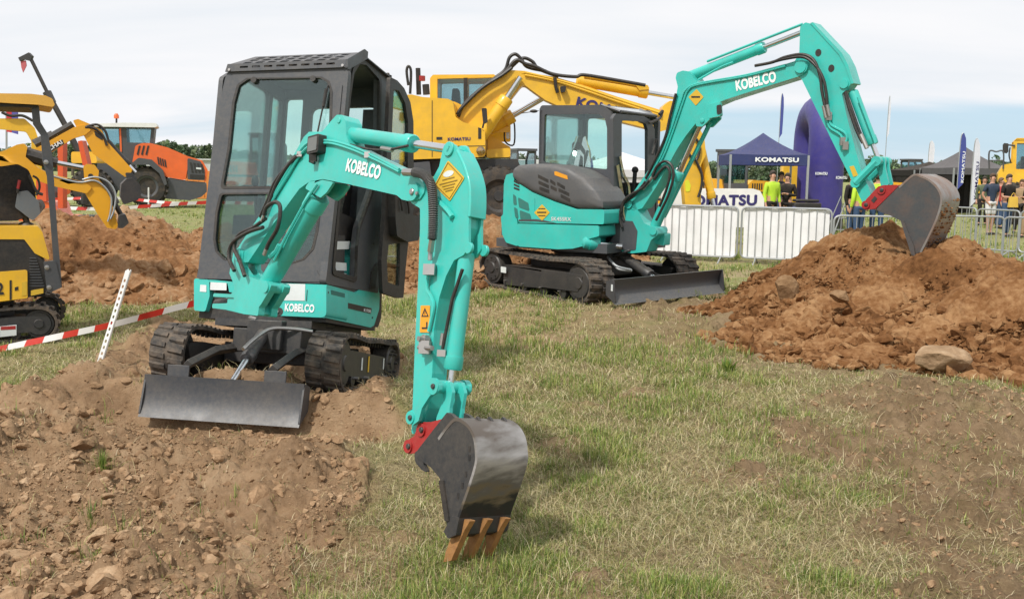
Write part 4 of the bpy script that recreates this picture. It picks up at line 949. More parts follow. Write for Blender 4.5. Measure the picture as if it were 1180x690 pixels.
a, b = AP.px(399, 196.5, h), AP.px(437.5, 206, h); A3, B3 = AP.w(*a, h), AP.w(*b, h)
xx = (B3-A3).normalized(); yy = AP.n.cross(xx)
lettering('logo_lettering', 'KOBELCO', Fr(A3, xx, yy), .088, LETTER, boom, w=(B3-A3).length, bold=.042, depth=.003)
# work light on the boom's shoulder
m = MB(); c0 = AP.at(*AP.px(364, 167, h+.03), h+.03); m.plate(c0, rnd(rect(-.058, -.05, .058, .05), .012), (), -.03, .02); wl = m.build('work_light', BLACK, M1, bevel=.004)
m = MB(); m.plate(c0, rnd(rect(-.046, -.038, .046, .038), .008), (), .02, .024); m.build('lens', paint('lamp_glass', (.10, .11, .10), .1, dirt=0, coat=.6), wl)
m = MB(); m.tube([c0.w(-.02, -.05, 0), c0.w(-.03, -.09, .01), c0.w(.0, -.10, .0)], .01, 6); m.box(c0.w(-.02, -.07, 0), (.04, .03, .04)); m.build('bracket', BLACK, wl)
cylinder_ram('boom_cylinder', ap1((307, 331), 0), ap1((373, 218), 0), .056, .93, .026, M1, TEAL)
m = MB(); m.tube([ap1(p, .07) for p in ((316, 300), (330, 272), (352, 232), (366, 212))], .008, 6); m.tube([ap1(p, .075) for p in ((311, 296), (318, 290), (322, 282))], .014, 6); m.build('cylinder_pipe', TEAL, M1)
cylinder_ram('arm_cylinder', ap1((394, 153.5), 0), ap1((518, 172), 0), .040, .70, .021, M1, TEAL)
m = MB(); m.tube(smooth([ap1(p, .045) for p in ((404, 167), (425, 172), (445, 173), (452, 172), (470, 168))], 5), .007, 6); m.build('cylinder_pipe', BLACK, M1)
m = MB(); m.cyl(ap1((440, 171), .045), ap1((452, 173), .045), .012, n=8); m.build('hose_fitting', STEEL, M1)
# stick
hs = .043
st_px = [(510, 173), (512, 167), (518, 164), (524, 167), (528.5, 175), (536, 192), (541, 211), (542, 232), (540, 258), (540, 285), (534, 294), (523, 300), (514, 318), (506, 343), (500, 380), (498, 430), (493, 470), (485, 498), (474, 500), (475, 478), (478, 400), (482, 320), (484, 262), (484, 240), (474, 234), (470, 224), (474, 214), (484, 210), (499, 205), (506, 192)]
sp_ = rnd(apx(st_px, hs), .015)
m = MB(); slot_c = None
m.plate(AP, sp_, (), hs-.014, hs); m.plate(AP, sp_, (), -hs, -hs+.014)
inner = rnd(apx([(513, 178), (522, 174), (533, 192), (537.5, 211), (538.5, 232), (537, 262), (524, 298), (514, 318), (506, 343), (500, 380), (498, 430), (493, 470), (485, 492), (476, 493), (478.5, 400), (482.5, 320), (485, 262), (486, 240), (492, 216), (503, 207), (508, 194)], hs), .01)
m.plate(AP, inner, (), -hs+.015, hs-.015)
stick = m.build('stick', TEAL, M1, bevel=.004)
# back plate of the stick, bright in the light, with the long opening
m = MB(); e = apx([(527, 173), (535, 190), (541, 211), (542, 232), (541, 250)], hs); es = smooth([V(a, b, 0) for a, b in e], 5)
vs = [AP.w(p.x+.008, p.y, s_*(hs+.004)) for p in es for s_ in (1, -1)]; vs2 = [AP.w(p.x-.006, p.y, s_*(hs+.008)) for p in es for s_ in (1, -1)]
nn = len(es); k0 = len(vs); fs = []
for i in range(nn-1):
    a_ = 2*i; fs += [[a_, a_+1, a_+3, a_+2], [k0+a_, k0+a_+2, k0+a_+3, k0+a_+1], [a_, a_+2, k0+a_+2, k0+a_], [a_+1, k0+a_+1, k0+a_+3, a_+3]]
fs += [[0, k0, k0+1, 1], [2*nn-2, 2*nn-1, k0+2*nn-1, k0+2*nn-2]]
m.add(vs+vs2, fs)
m.build('back_plate', TEAL, stick, bevel=.003)
m = MB()
for n_ in (hs+.002, -hs-.002): boss(m, AP, *AP.px(518, 172, hs), .034, n_-.008, n_+.008); boss(m, AP, *AP.px(541, 286, hs), .026, n_-.008, n_+.008)
u_, v_ = AP.px(518, 172, hs); m.cyl(AP.w(u_, v_, -hs-.01), AP.w(u_, v_, hs+.01), .018)
m.lathe(AP.w(*AP.px(521, 249, hs), hs), AP.n, [(0, .014), (.012, .014), (.012, .001)], 10)
m.build('pivot_boss', TEAL, stick, bevel=.002)
m = MB(); m.tube(smooth([ap1(p, hs+.012) for p in ((500, 228), (508, 235), (516, 243), (521, 250))], 4), .012, 6)
m.tube(smooth([ap1(p, hs+.012) for p in ((494, 315), (492, 332), (497, 342), (500, 352), (497, 368), (494, 382))], 5), .0085, 6); m.build('pipe', TEAL, stick)
# spiral-guarded hose over the stick pivot, fittings, valve
path = smooth([ap1(p, hs+.05) for p in ((468, 199), (480, 199), (490, 203), (497, 214), (499, 235), (499, 260), (498, 276))], 10)
m = MB(); m.tube(path, .017, 8); hz_ = m.build('hose', HOSE, stick)
m = MB(); n_ = len(path)
for i in range(8, n_-1, 1):
    p, q_ = path[i], path[i+1]; m.lathe(p, (q_-p), [(0, .017), (.001, .0235), ((q_-p).length*.45, .0235), ((q_-p).length*.5, .017)], 10)
m.build('hose_guard', paint('grey_spiral', (.11, .11, .112), .45), hz_)
m = MB(); m.cyl(ap1((466, 198.5), hs+.05), ap1((478, 199), hs+.05), .019, n=10); m.cyl(ap1((498, 276), hs+.05), ap1((496, 290), hs+.04), .016, n=6); m.cyl(ap1((496, 290), hs+.03), ap1((495.5, 300), hs+.03), .011, n=8)
m.box(ap1((496, 311), hs+.02), (.055, .05, .05), UP.M)
m.lathe(ap1((493, 391), hs+.01), AP.n, [(0, .02), (.03, .02), (.03, .012), (.055, .012), (.055, .001)], 10); m.box(ap1((490, 400), hs+.03), (.05, .04, .06), UP.M); m.cyl(ap1((491, 386), hs+.02), ap1((487, 408), hs+.03), .014, n=8); m.cyl(ap1((498, 401), hs+.04), ap1((483, 400), hs+.03), .012, n=8)
m.build('hose_fitting', STEEL, stick)
dm = apx([(501, 214), (517, 185), (536, 205), (519, 232)], hs); st = labelplate('sticker', AP, dm, STICK_Y, stick, hs+.004, .01, 'yellow diamond dealer sticker')
cen = (sum(p[0] for p in dm)/4, sum(p[1] for p in dm)/4)
m = MB(); m.plate(AP, [(cen[0]+(p[0]-cen[0])*.90, cen[1]+(p[1]-cen[1])*.90) for p in dm], ([(cen[0]+(p[0]-cen[0])*.86, cen[1]+(p[1]-cen[1])*.86) for p in dm],), hs+.004, hs+.006)
du = (Vector(dm[1])-Vector(dm[0])); 
e1 = (Vector(dm[2])-Vector(dm[0]))/2; e2 = (Vector(dm[1])-Vector(dm[3]))/2; cv_ = Vector(cen)
for k, (wd, dv) in enumerate(((.42, .12), (.62, -.06), (.44, -.20), (.36, -.34), (.25, -.46))):
    m.plate(AP, [tuple(cv_+e1*a_+e2*b_) for a_, b_ in ((-wd, dv-.022), (wd*.9, dv-.022), (wd*.9, dv+.022), (-wd, dv+.022))], (), hs+.004, hs+.006)
m.build('small_print', paint('brown_print', (.22, .13, .01), .6, dirt=0), st)
m = MB(); m.plate(AP, [tuple(cv_+e2*.36+e1*(.34*math.cos(a_))+e2*(.15*math.sin(a_))) for a_ in np.linspace(0, 2*PI, 21)[:-1]], (), hs+.004, hs+.006); m.build('sticker_badge', STICK_W, st)
st = labelplate('warning_sticker', AP, apx([(485.5, 352), (496, 352), (495.5, 383), (484.5, 383)], hs), STICK_O, stick, hs+.004, .004, 'orange warning sticker with a black triangle')
m = MB(); tri = apx([(486.5, 365), (490.5, 354.5), (495, 365)], hs); c_ = (sum(p[0] for p in tri)/3, sum(p[1] for p in tri)/3)
m.plate(AP, tri, ([(c_[0]+(p[0]-c_[0])*.62, c_[1]+(p[1]-c_[1])*.62) for p in tri],), hs+.004, hs+.0055)
m.plate(AP, rect(*apx([(490.2, 363)], hs)[0], *apx([(491, 358.5)], hs)[0]), (), hs+.004, hs+.0055)
m.plate(AP, apx([(487, 377), (492, 377), (492, 371), (493.5, 371), (493.5, 379), (487, 379)], hs), (), hs+.004, hs+.0055); m.build('warning_symbol', PRINT, st)
# bucket ram and links
a_, b_ = ap1((538, 292), 0), ap1((519.5, 444), 0)
cylinder_ram('bucket_cylinder', a_, b_, .038, .88, .017, M1, TEAL)
m = MB(); m.tube([ap1((533, 310), .05), ap1((521, 345), .05), ap1((512, 392), .05), ap1((510, 402), .05)], .009, 6); m.build('hose', HOSE, M1)
m = MB(); m.cyl(ap1((511, 384), .05), ap1((509, 398), .05), .012, n=8); m.box(ap1((510, 407), .04), (.04, .04, .03), UP.M); m.build('hose_fitting', STEEL, M1)
m = MB(); pa = AP.px(501.5, 445, .085); m.cyl(AP.w(*pa, .095), AP.w(*pa, -.09), .030); m.cyl(AP.w(*pa, .10), AP.w(*pa, .085), .038); m.cyl(AP.w(*pa, -.07), AP.w(*pa, -.1), .036)
for n0 in (.085, -.085):
    k_ = apx([(494, 442), (500, 438), (508, 442), (508, 450), (497, 456), (488, 470), (484, 485), (477, 490), (469, 484), (471, 475), (480, 470), (486, 456)], .085)
    m.plate(AP, rnd(k_, .012), (), n0-.009, n0+.009)
for n0 in (.035, -.035):
    k_ = apx([(512, 440), (521, 440), (524, 452), (521, 470), (520, 490), (504, 492), (506, 480), (513, 462)], .03)
    m.plate(AP, rnd([(a-.0, b) for a, b in k_], .012), (), n0-.009, n0+.009)
m.cyl(ap1((475, 481), .085, .10), ap1((475, 481), .085, -.10), .030)
m.build('bucket_link', TEAL, M1, bevel=.003)
m = MB()
for p_ in ((501.5, 445), (475, 481)): pin(m, AP, *AP.px(*p_, .09), .012, .1)
m.build('link_pin', DARK, M1)
bwid = .142
m = MB()
for n0 in (.055, -.055):
    k_ = apx([(497, 486), (512, 482), (520, 480), (498, 510), (482, 521), (471, 523), (465, 518), (467, 509), (478, 502), (482, 490), (488, 486)], .06)
    m.plate(AP, rnd(k_, .015), (), n0-.008, n0+.008)
for p_, r_ in (((486, 495), .030), ((471, 514), .030)): boss(m, AP, *AP.px(*p_, .063), r_, -.072, .072)
red = m.build('quick_coupler', RED, M1, bevel=.003)
m = MB()
for p_ in ((486, 495), (471, 514)): pin(m, AP, *AP.px(*p_, .072), .013, .072)
m.build('coupler_pin', DARK, red)
side_px = [(519, 487), (526, 482), (539, 489), (547, 503), (549.5, 520), (549, 535), (541, 562), (533, 585), (523, 617), (516.5, 619), (513, 592), (507, 566), (507, 551), (496, 538), (480, 527), (477, 522)]
m = MB(); spp = rnd(apx(side_px, bwid), .012)
m.plate(AP, spp, (), bwid-.012, bwid); m.plate(AP, spp, (), -bwid, -bwid+.012)
ear = rnd(apx([(514, 475), (519, 477), (526, 483), (505, 512), (492, 527), (488, 528), (487, 535), (492, 545), (485, 541), (478, 533), (476.5, 524), (482, 516)], bwid), .008)
for n0 in (.045, -.045, bwid-.01): m.plate(AP, [(a, b) for a, b in ear] if n0 > .1 else rnd(apx([(514, 475), (519, 477), (526, 483), (505, 512), (492, 527), (480, 524), (486, 508)], .06), .008), (), n0-.012, n0+.006)
bucket = m.build('bucket', DARK, M1, bevel=.003)
# the curved shell
sh = smooth([V(*p, 0) for p in apx([(505, 505), (516, 490), (526, 482), (539, 489), (547, 503), (549.5, 520), (549, 535), (541, 562), (533, 585), (523, 616)], bwid)], 6)
outer, innr = [], []
for i, p in enumerate(sh):
    t_ = (sh[min(i+1, len(sh)-1)]-sh[max(i-1, 0)]).normalized(); nr = V(t_.y, -t_.x, 0)
    outer.append(p-nr*.003); innr.append(p+nr*.011)
cx_ = sum(p.x for p in sh)/len(sh); cy_ = sum(p.y for p in sh)/len(sh)
if ((outer[20]-V(cx_, cy_, 0)).length < (innr[20]-V(cx_, cy_, 0)).length): outer, innr = [p*1 for p in innr], [p*1 for p in outer]
loop = outer+innr[::-1]
m = MB(); m.loft([[AP.w(p.x, p.y, bwid+.002) for p in loop], [AP.w(p.x, p.y, -bwid-.002) for p in loop]], cap=False)
k_ = len(sh); L_ = len(loop)
for base in (0, L_):
    for i in range(k_-1): m.f.append([base+i, base+i+1, base+L_-2-i, base+L_-1-i]); m.mi.append(0)
def shell_mat():
    M, nt, N, L = newmat('banded_bucket_steel'); out = N.new('ShaderNodeOutputMaterial'); b = N.new('ShaderNodeBsdfPrincipled'); L.new(b.outputs[0], out.inputs[0])
    g = N.new('ShaderNodeNewGeometry'); sp = N.new('ShaderNodeSeparateXYZ'); L.new(g.outputs['Position'], sp.inputs[0])
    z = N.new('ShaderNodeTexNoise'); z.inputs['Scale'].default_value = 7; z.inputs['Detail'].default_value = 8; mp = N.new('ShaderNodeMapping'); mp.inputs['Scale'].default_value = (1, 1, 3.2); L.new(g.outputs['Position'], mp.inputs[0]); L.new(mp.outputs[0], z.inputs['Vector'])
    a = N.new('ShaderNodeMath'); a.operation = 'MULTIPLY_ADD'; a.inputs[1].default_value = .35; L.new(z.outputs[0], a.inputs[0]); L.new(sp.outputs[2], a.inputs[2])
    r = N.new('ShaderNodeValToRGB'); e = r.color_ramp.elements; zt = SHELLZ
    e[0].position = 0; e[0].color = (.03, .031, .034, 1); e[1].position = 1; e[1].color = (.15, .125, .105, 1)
    for p, c in ((.30, (.035, .036, .038)), (.42, (.20, .16, .11)), (.52, (.16, .15, .145)), (.70, (.42, .40, .39)), (.85, (.30, .285, .27))): q = e.new(p); q.color = (*c, 1)  # colour bands by height: dark low, brown line, palest grey above the middle
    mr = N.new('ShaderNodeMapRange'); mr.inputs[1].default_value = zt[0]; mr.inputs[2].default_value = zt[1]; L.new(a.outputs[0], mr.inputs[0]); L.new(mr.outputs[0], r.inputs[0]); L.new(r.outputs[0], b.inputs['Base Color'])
    b.inputs['Metallic'].default_value = .5; b.inputs['Roughness'].default_value = .48; return M
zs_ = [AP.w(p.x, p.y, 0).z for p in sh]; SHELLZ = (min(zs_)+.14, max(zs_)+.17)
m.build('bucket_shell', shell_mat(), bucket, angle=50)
m = MB(); lip = apx([(521, 594), (530, 596), (526, 616), (517, 620), (512, 612)], bwid); m.plate(AP, rnd(lip, .004), (), -bwid-.004, bwid+.004); m.build('lip', DARK, bucket, bevel=.003)
m = MB()
for p_ in ((541, 517), (541, 527), (537, 546), (533, 559), (528, 571)): m.plate(AP, rect(*[q_ for q_ in (AP.px(*p_, bwid)[0]-.006, AP.px(*p_, bwid)[1]-.012, AP.px(*p_, bwid)[0]+.006, AP.px(*p_, bwid)[1]+.012)]), (), bwid, bwid+.002)
m.plate(AP, rnd(apx([(507, 553), (512, 553), (519, 600), (514, 600)], bwid), .003), (), bwid, bwid+.008); m.build('side_slot', BLACK, bucket)
for s_ in (.10, .0, -.10):
    k_ = rnd(apx([(529, 598), (536, 600), (529, 612), (514, 646), (505, 648), (508, 636), (519, 606)], bwid), .004)
    m = MB(); m.plate(AP, k_, (), s_-.0155, s_+.0155); m.build('tooth', RUST, bucket, bevel=.004)
m = MB()
for s_ in (.05, -.02, -.10):
    u_, v_ = AP.px(531, 484, bwid); m.plate(AP, rnd([(u_-.03, v_-.01), (u_, v_+.022), (u_+.03, v_-.01)], .01), (), s_-.006, s_+.006)
m.build('lift_lug', DARK, bucket, bevel=.002)
print('M1 checks', 'stick tip', AP.w(*AP.px(480, 500, hs)), 'teeth', AP.w(*AP.px(510, 646, bwid)), 'boom len', (ap1((277,294))-ap1((477,221))).length, 'cab depth', cyb, 'roof', ROOF)
# ------------------------------------------------------------------ the larger teal excavator behind, boom reaching over the heap
L2 = Loc((1.037, 14.054, .03), rot(36.4, 1.2, -1.0))
M2 = thing('compact_excavator', 'larger teal excavator with round dark hood, its bucket dug into the red heap', 'excavator', (1.04, 14.05, 0), 'teal excavators')
for xa, xb, sd_ in ((-.98, -.58, -1), (.58, .98, 1)):
    track(L2, xa, xb, -.965, .965, .285, .275, .26, M2, pitch=.10, lug=.018, sag=.02, frame_side=sd_, sticker=False, frame_h=.42)
TF = Fr(L2(-.985, 0, 0), L2.d(0, -1, 0), L2.d(0, 0, 1))
m = MB(); m.plate(TF, rect(*TF.px(578, 313.5), *TF.px(584, 308)), (), .01, .014); m.build('sticker', STICK_W, M2)
m = MB(); m.lbox(L2, -.6, .6, -.5, .5, .25, .45); m.lathe(L2(0, 0, .45), V(0, 0, 1), [(0, .45), (.1, .45), (.1, .5), (.22, .5)], 32); m.lbox(L2, -.2, .2, -.72, -.45, .3, .62); m.build('undercarriage', DARK, M2, bevel=.01)
B2 = L2.plane((0, -1.70, 0), (1, 0, 0), (0, 0, 1)); q = B2.P([(704, 321), (833, 312), (834, 332), (709, 355)])
xl, xr, bt, bb = (q[0][0]+q[3][0])/2, q[1][0], (q[0][1]+q[1][1])/2, (q[2][1]+q[3][1])/2
rings = []
for x in (xl, xr):
    fr_ = [B2.w(x, bb+(bt-bb)*k/14, 0)+L2.d(0, .075*math.sin(PI*k/14)-.06*(1-k/14)**3, 0) for k in range(15)]
    rings.append(fr_+[p+L2.d(0, .03, 0) for p in fr_[::-1]])
m = MB(); m.loft(rings); bl2 = m.build('blade', paint('blade_grey', (.075, .082, .09), .42, dirt=.3, dirt_col=(.16, .14, .11), scale=4), M2, angle=30)
m = MB()
for x in (xl-.004, xr-.014): m.plate(Fr(B2.w(x, 0, 0), L2.d(0, 1, 0), B2.y), rnd([(-.05, bb+.01), (.13, bb+.10), (.13, bt-.03), (.0, bt)], .02), (), 0, .018)
m.build('blade_gusset', BLADE, bl2)
m = MB(); m.plate(Fr(B2.w(xl-.004, bt-.09, .0), L2.d(0, -1, 0), B2.y), rect(-.03, -.05, .0, .03), (), .002, .006); m.build('reflector', STICK_W, bl2)
m = MB()
for s_ in (-.38, .38): m.tube([L2(s_*1.2, -1.62, .16), L2(s_, -.5, .36)], .06, 4)
m.build('blade_arm', DARK, M2)
cylinder_ram('blade_cylinder', L2(-.02, -.68, .60), L2(-.02, -1.6, .26), .065, .7, .03, M2, DARK)
m = MB(); m.box(L2(-.02, -.86, .61), (.26, .34, .03), L2.M @ Matrix.Rotation(-.35, 3, 'X')); m.build('ram_guard', BLADE, M2, bevel=.01)
hoses([[L2(-.12, -.6, .55), L2(-.3, -.8, .56), L2(-.33, -1.0, .47), L2(-.16, -1.1, .42)], [L2(-.1, -.6, .5), L2(-.22, -.8, .5), L2(-.25, -.95, .42), L2(-.1, -1.05, .40)]], .016, M2, GALV)
# upper structure
U2 = Loc((1.037, 14.05, .70), rot(54))
HS = Fr(U2(-.85, 0, 0), U2.d(0, -1, 0), U2.d(0, 0, 1)); h = HS.P
m = MB()
m.plate(HS, rnd(h([(596, 257.6), (690, 260), (690.5, 272), (676, 276), (674, 283), (660, 286.5), (643, 287.2), (597, 284)]), .03), (), -.50, 0)
m.plate(HS, rnd(h([(592, 207), (596, 210), (613.5, 221.5), (640, 232.5), (665, 241), (695, 241.5), (696.5, 246), (696, 258.6), (598, 256.6), (594, 244)]), .03), (), -.45, .004)
m.build('side_cover', TEAL, M2, bevel=.02)
# rear counterweight curves round behind
rear = h([(577, 250), (579.5, 247), (580.4, 212), (583, 201.7), (591, 199), (592, 206), (594, 244), (596, 257), (597, 284), (583, 279.5), (578.5, 270)])
ry = min(p[0] for p in rear); zt, zb = max(p[1] for p in rear), min(p[1] for p in rear)
m = MB(); m.plate(HS, rnd(rear, .03), (), -.16, -.004)
pl = []
for k in range(15):                                            # plan outline of the tail, in local x / y
    a = math.pi*(k/14); pl.append((-.83+1.70*(1-math.cos(a))/2, -ry-.10+.28*math.sin(a)))
BT = U2.plane((0, 0, 0), (1, 0, 0), (0, 1, 0)); tail = [(-.72, .3)]+pl+[(.8, .3)]
m.plate(BT, rnd(tail, .02), (), zb+.10, zt-.10); m.build('counterweight', TEAL, M2, bevel=.03)
m = MB(); m.lbox(U2, -.78, .85, -.80, 1.0, -.06, .06); m.lbox(U2, -.8, .3, -.1, .9, .1, .55); m.plate(HS, rnd(h([(690, 255), (710, 256), (716, 268), (714, 290), (678, 290), (690, 270)]), .02), (), -.75, -.42); m.build('chassis', GREY, M2)
hood = h([(590.5, 203), (592, 195), (598, 190.6), (613.5, 189), (636, 189.6), (657, 194.5), (674.5, 205.5), (688, 220), (694.6, 232), (695.5, 240.6), (668, 240.6), (640, 231.8), (613.5, 220.6), (597, 210.5)])
hs_ = rnd(hood, .06); cen = (sum(p[0] for p in hs_)/len(hs_), sum(p[1] for p in hs_)/len(hs_))
m = MB(); rings = []
for n_, k in ((.045, .60), (.040, .80), (.022, .94), (.0, 1.0), (-.2, 1.02), (-.5, 1.0), (-.62, .9)):
    rings.append([HS.w(cen[0]+(p[0]-cen[0])*(k if n_ > -.1 else 1), cen[1]+(p[1]-cen[1])*k, n_) for p in hs_])
n_ = len(hs_); m.loft(rings); hd = m.build('hood', paint('hood_grey', (.085, .088, .094), .5, dirt=.2, dirt_col=(.15, .13, .11)), M2, angle=60)
def slotpx(m, fr, a, b, wd, n0, n1):
    m.plate(fr, rnd(fr.P([(a[0], a[1]-wd/2), (b[0], b[1]-wd/2), (b[0], b[1]+wd/2), (a[0], a[1]+wd/2)], n1), .008), (), n0, n1)
m = MB()
for a, b in (((620, 203), (632, 209)), ((634, 208.3), (640, 212.5)), ((642, 211.5), (651, 217)), ((620.5, 210), (632.5, 215.5)), ((634.5, 215.5), (641.5, 219)), ((643.5, 218.7), (656, 224.5)), ((621.5, 216.8), (633, 221)), ((646, 225.5), (657, 231))): slotpx(m, HS, a, b, 4.0, .0, .047)
m.build('louvre', BLACK, hd)
labelplate('sticker', HS, h([(641, 198), (643, 197.5), (656, 202.5), (656.5, 207), (641.5, 202)]), STICK_O, hd, .049)
m = MB()
for qd in ([(591.5, 223), (595, 226.5), (596, 237), (592, 235)], [(597, 227), (609, 234), (610.5, 243.5), (598.5, 239)], [(592.5, 238), (596.5, 241), (598, 252), (594, 250)], [(599, 242), (611, 246.5), (613, 253.5), (600, 252.5)]): m.plate(HS, rnd(h(qd), .02), (), .0, .008)
m.build('grille_mesh', TEAL_DK, M2)
m = MB()
for k in range(3): slotpx(m, HS, (592, 208.5+k*4), (598.5, 212+k*3.4), 2.2, .0, .008)
slotpx(m, HS, (616.2, 232), (616.2, 241), 7, 0, .008); m.build('louvre', BLACK, M2)
labelplate('sticker', HS, h([(616, 245), (625, 235.5), (634, 245), (625, 254.3)]), STICK_Y, M2, .010, .006, 'yellow diamond dealer sticker')
m = MB(); m.plate(HS, h([(619.5, 244), (630, 244), (630, 245.5), (619.5, 245.5)]), (), .010, .012); m.plate(HS, h([(621, 240), (629, 240), (629, 241), (621, 241)]), (), .010, .012); m.plate(HS, h([(621, 248), (629, 248), (629, 249), (621, 249)]), (), .010, .012); m.build('small_print', PRINT, M2)
m = MB(); m.plate(HS, h([(598, 253), (618, 252.5), (628, 254), (641, 257), (616, 255), (598, 255)]), (), .006, .009); m.build('grey_stripe', GREY, M2)
a, b = HS.px(635.5, 254.2), HS.px(658.5, 254.8); lettering('badge_lettering', 'SK45SRX', Fr(HS.w(*a), HS.w(*b)-HS.w(*a), HS.y), .07, STICK_W, M2, w=(HS.w(*b)-HS.w(*a)).length, bold=.02, depth=.008)
# cab
CS = Fr(U2(-.22, 0, 0), U2.d(0, -1, 0), U2.d(0, 0, 1)); c = CS.P
s_out = c([(621.7, 240), (621.7, 126), (624, 121.5), (687, 121.3), (697, 123), (704, 129), (708, 140), (709, 225), (710, 290), (676, 290), (676, 240)])
fy = max(p[0] for p in s_out); CF2 = U2.plane((0, -fy, 0), (1, 0, 0), (0, 0, 1)); g = CF2.P
f_out = g([(706.5, 136), (710, 131), (742, 134), (750, 139), (754.5, 149), (754.5, 290), (708, 290)]); xr_ = max(p[0] for p in f_out)
f_hole = g([(716.5, 139), (738, 140), (744.5, 143), (746.5, 150), (746.5, 262), (716.5, 262)])
s_hole = c([(627.5, 132), (690, 131.5), (697, 137), (699.5, 148), (699.5, 195.5), (626, 187)])
m = MB(); m.plate(CS, rnd(s_out, [0, .02, .05, .05, .05, .05, .05, 0, .02, .02, 0]), (rnd(s_hole, .03),), -.05, 0)
m.plate(CF2, rnd(f_out, .04), (rnd(f_hole, .05),), -.05, 0)
rb = min(p[0] for p in s_out); topz = CS.px(650, 121.5)[1]
CB = U2.plane((0, -rb, 0), (1, 0, 0), (0, 0, 1)); m.plate(CB, rnd(rect(-.22, .2, xr_, topz-.01), .05), (rnd(rect(-.14, .95, xr_-.08, topz-.12), .05),), 0, .05)
CL = Fr(U2(xr_, 0, 0), U2.d(0, -1, 0), U2.d(0, 0, 1)); fz = topz-.02
m.plate(CL, rnd([(rb, .1), (rb, fz), (fy-.18, fz), (fy, fz-.15), (fy, .1)], .08), (rnd([(rb+.09, .95), (rb+.09, fz-.1), (rb+.50, fz-.1), (rb+.50, .95)], .05), rnd([(rb+.58, .25), (rb+.58, fz-.1), (fy-.22, fz-.1), (fy-.08, fz-.22), (fy-.08, .25)], .05)), -.05, 0)
m.lbox(U2, -.21, xr_-.01, -fy+.30, -rb-.01, topz-.05, topz-.005); m.lbox(U2, -.2, xr_, -fy, -rb, -.02, .06)
cab2 = m.build('cab', GREY, M2, bevel=.012)
m = MB(); m.plate(CS, rnd(s_hole, .02), (), -.03, -.024); m.plate(CB, rect(-.16, .9, xr_-.06, topz-.1), (), .02, .026); m.plate(CL, rnd([(rb+.07, .93), (rb+.07, fz-.08), (rb+.52, fz-.08), (rb+.52, .93)], .02), (), -.03, -.024); m.build('window', GLASS, cab2)
RTf = [U2(-.20, -fy+.30, topz-.01), U2(xr_-.03, -fy+.30, topz-.01), U2(xr_-.03, -fy+.03, topz-.11), U2(-.17, -fy+.02, topz-.10)]
m = MB(); m.add(RTf+[p-V(0, 0, .012) for p in RTf], [[0, 1, 2, 3], [7, 6, 5, 4], [0, 4, 5, 1], [1, 5, 6, 2], [2, 6, 7, 3], [3, 7, 4, 0]]); m.build('roof_window', paint('roof_glass', (.42, .46, .48), .15, dirt=.1), cab2)
m = MB(); m.tube([RTf[0], RTf[3]], .02, 6); m.tube([RTf[1], RTf[2]], .02, 6); m.tube([RTf[3], RTf[2]], .022, 6); m.build('roof_frame', GREY, cab2)
m = MB(); m.lbox(U2, .12, .60, -rb-.62, -rb-.22, .30, .62); m.lbox(U2, .14, .58, -rb-.34, -rb-.22, .62, 1.15); m.lbox(U2, .24, .48, -rb-.32, -rb-.24, 1.18, 1.42); m.build('seat', BLACK, cab2, bevel=.04)
sheet = glass_mat('clear_plastic_wrap', (.62, .70, .70), 1.6)
rs_ = np.random.default_rng(3); m = MB(); rr = []
for k, (z, w_, d_) in enumerate(((.6, .30, .30), (.85, .30, .16), (1.1, .28, .12), (1.3, .20, .10), (1.5, .08, .06))):
    rr.append([U2(.36+w_*math.cos(a)*rs_.uniform(.8, 1.15), -rb-.34+d_*math.sin(a)*rs_.uniform(.8, 1.2), z) for a in np.linspace(0, 2*PI, 15)[:-1]])
m.loft(rr); m.build('plastic_wrap', sheet, cab2, angle=10)
m = MB(); m.cyl(U2(.62, -.35, .1), U2(.62, -.40, 1.0), .03); m.ball(U2(.62, -.40, 1.03), .05); m.cyl(U2(.1, -.35, .1), U2(.1, -.40, 1.0), .03); m.lbox(U2, .66, .8, -.5, .1, .3, .85); m.lbox(U2, .0, .1, -.5, .1, .3, .8); m.build('control_lever', BLACK, cab2, bevel=.01)
m = MB(); m.plate(CS, c([(627, 187.5), (699, 196), (697, 240), (697, 205), (627, 190)]), (), -.02, -.001); m.tube([CS.w(*CS.px(678, 206), .02), CS.w(*CS.px(695, 209), .02)], .012, 6); m.build('cab_trim', GREY, cab2)
m = MB(); m.tube(smooth([CF2.w(*CF2.px(*p), .05) for p in ((744, 142), (750, 140), (757, 136), (760, 128), (756, 132))], 4), .02, 6); m.tube([CF2.w(*CF2.px(754, 160), .03), CF2.w(*CF2.px(750, 178), .03)], .02, 6)
m.tube([CS.w(*CS.px(622, 128), .03), CS.w(*CS.px(603, 131), .05)], .006, 5); m.ball(CS.w(*CS.px(617, 128.5), .04), .035, 1.6, .7, .7); m.build('work_light', BLACK, cab2)
m = MB(); m.tube(smooth([CF2.w(*CF2.px(*p), .02) for p in ((712, 180), (716, 200), (722, 215), (724, 250), (728, 262))], 4), .03, 5); m.tube(smooth([CF2.w(*CF2.px(*p), .0) for p in ((710, 190), (713, 210), (718, 240), (716, 270))], 4), .04, 5); m.build('plastic_wrap', sheet, cab2)
m = MB(); m.plate(CS, c([(693, 262), (702, 262.5), (702, 266), (693, 266)]), (), .001, .004); m.build('sticker', STICK_W, cab2)
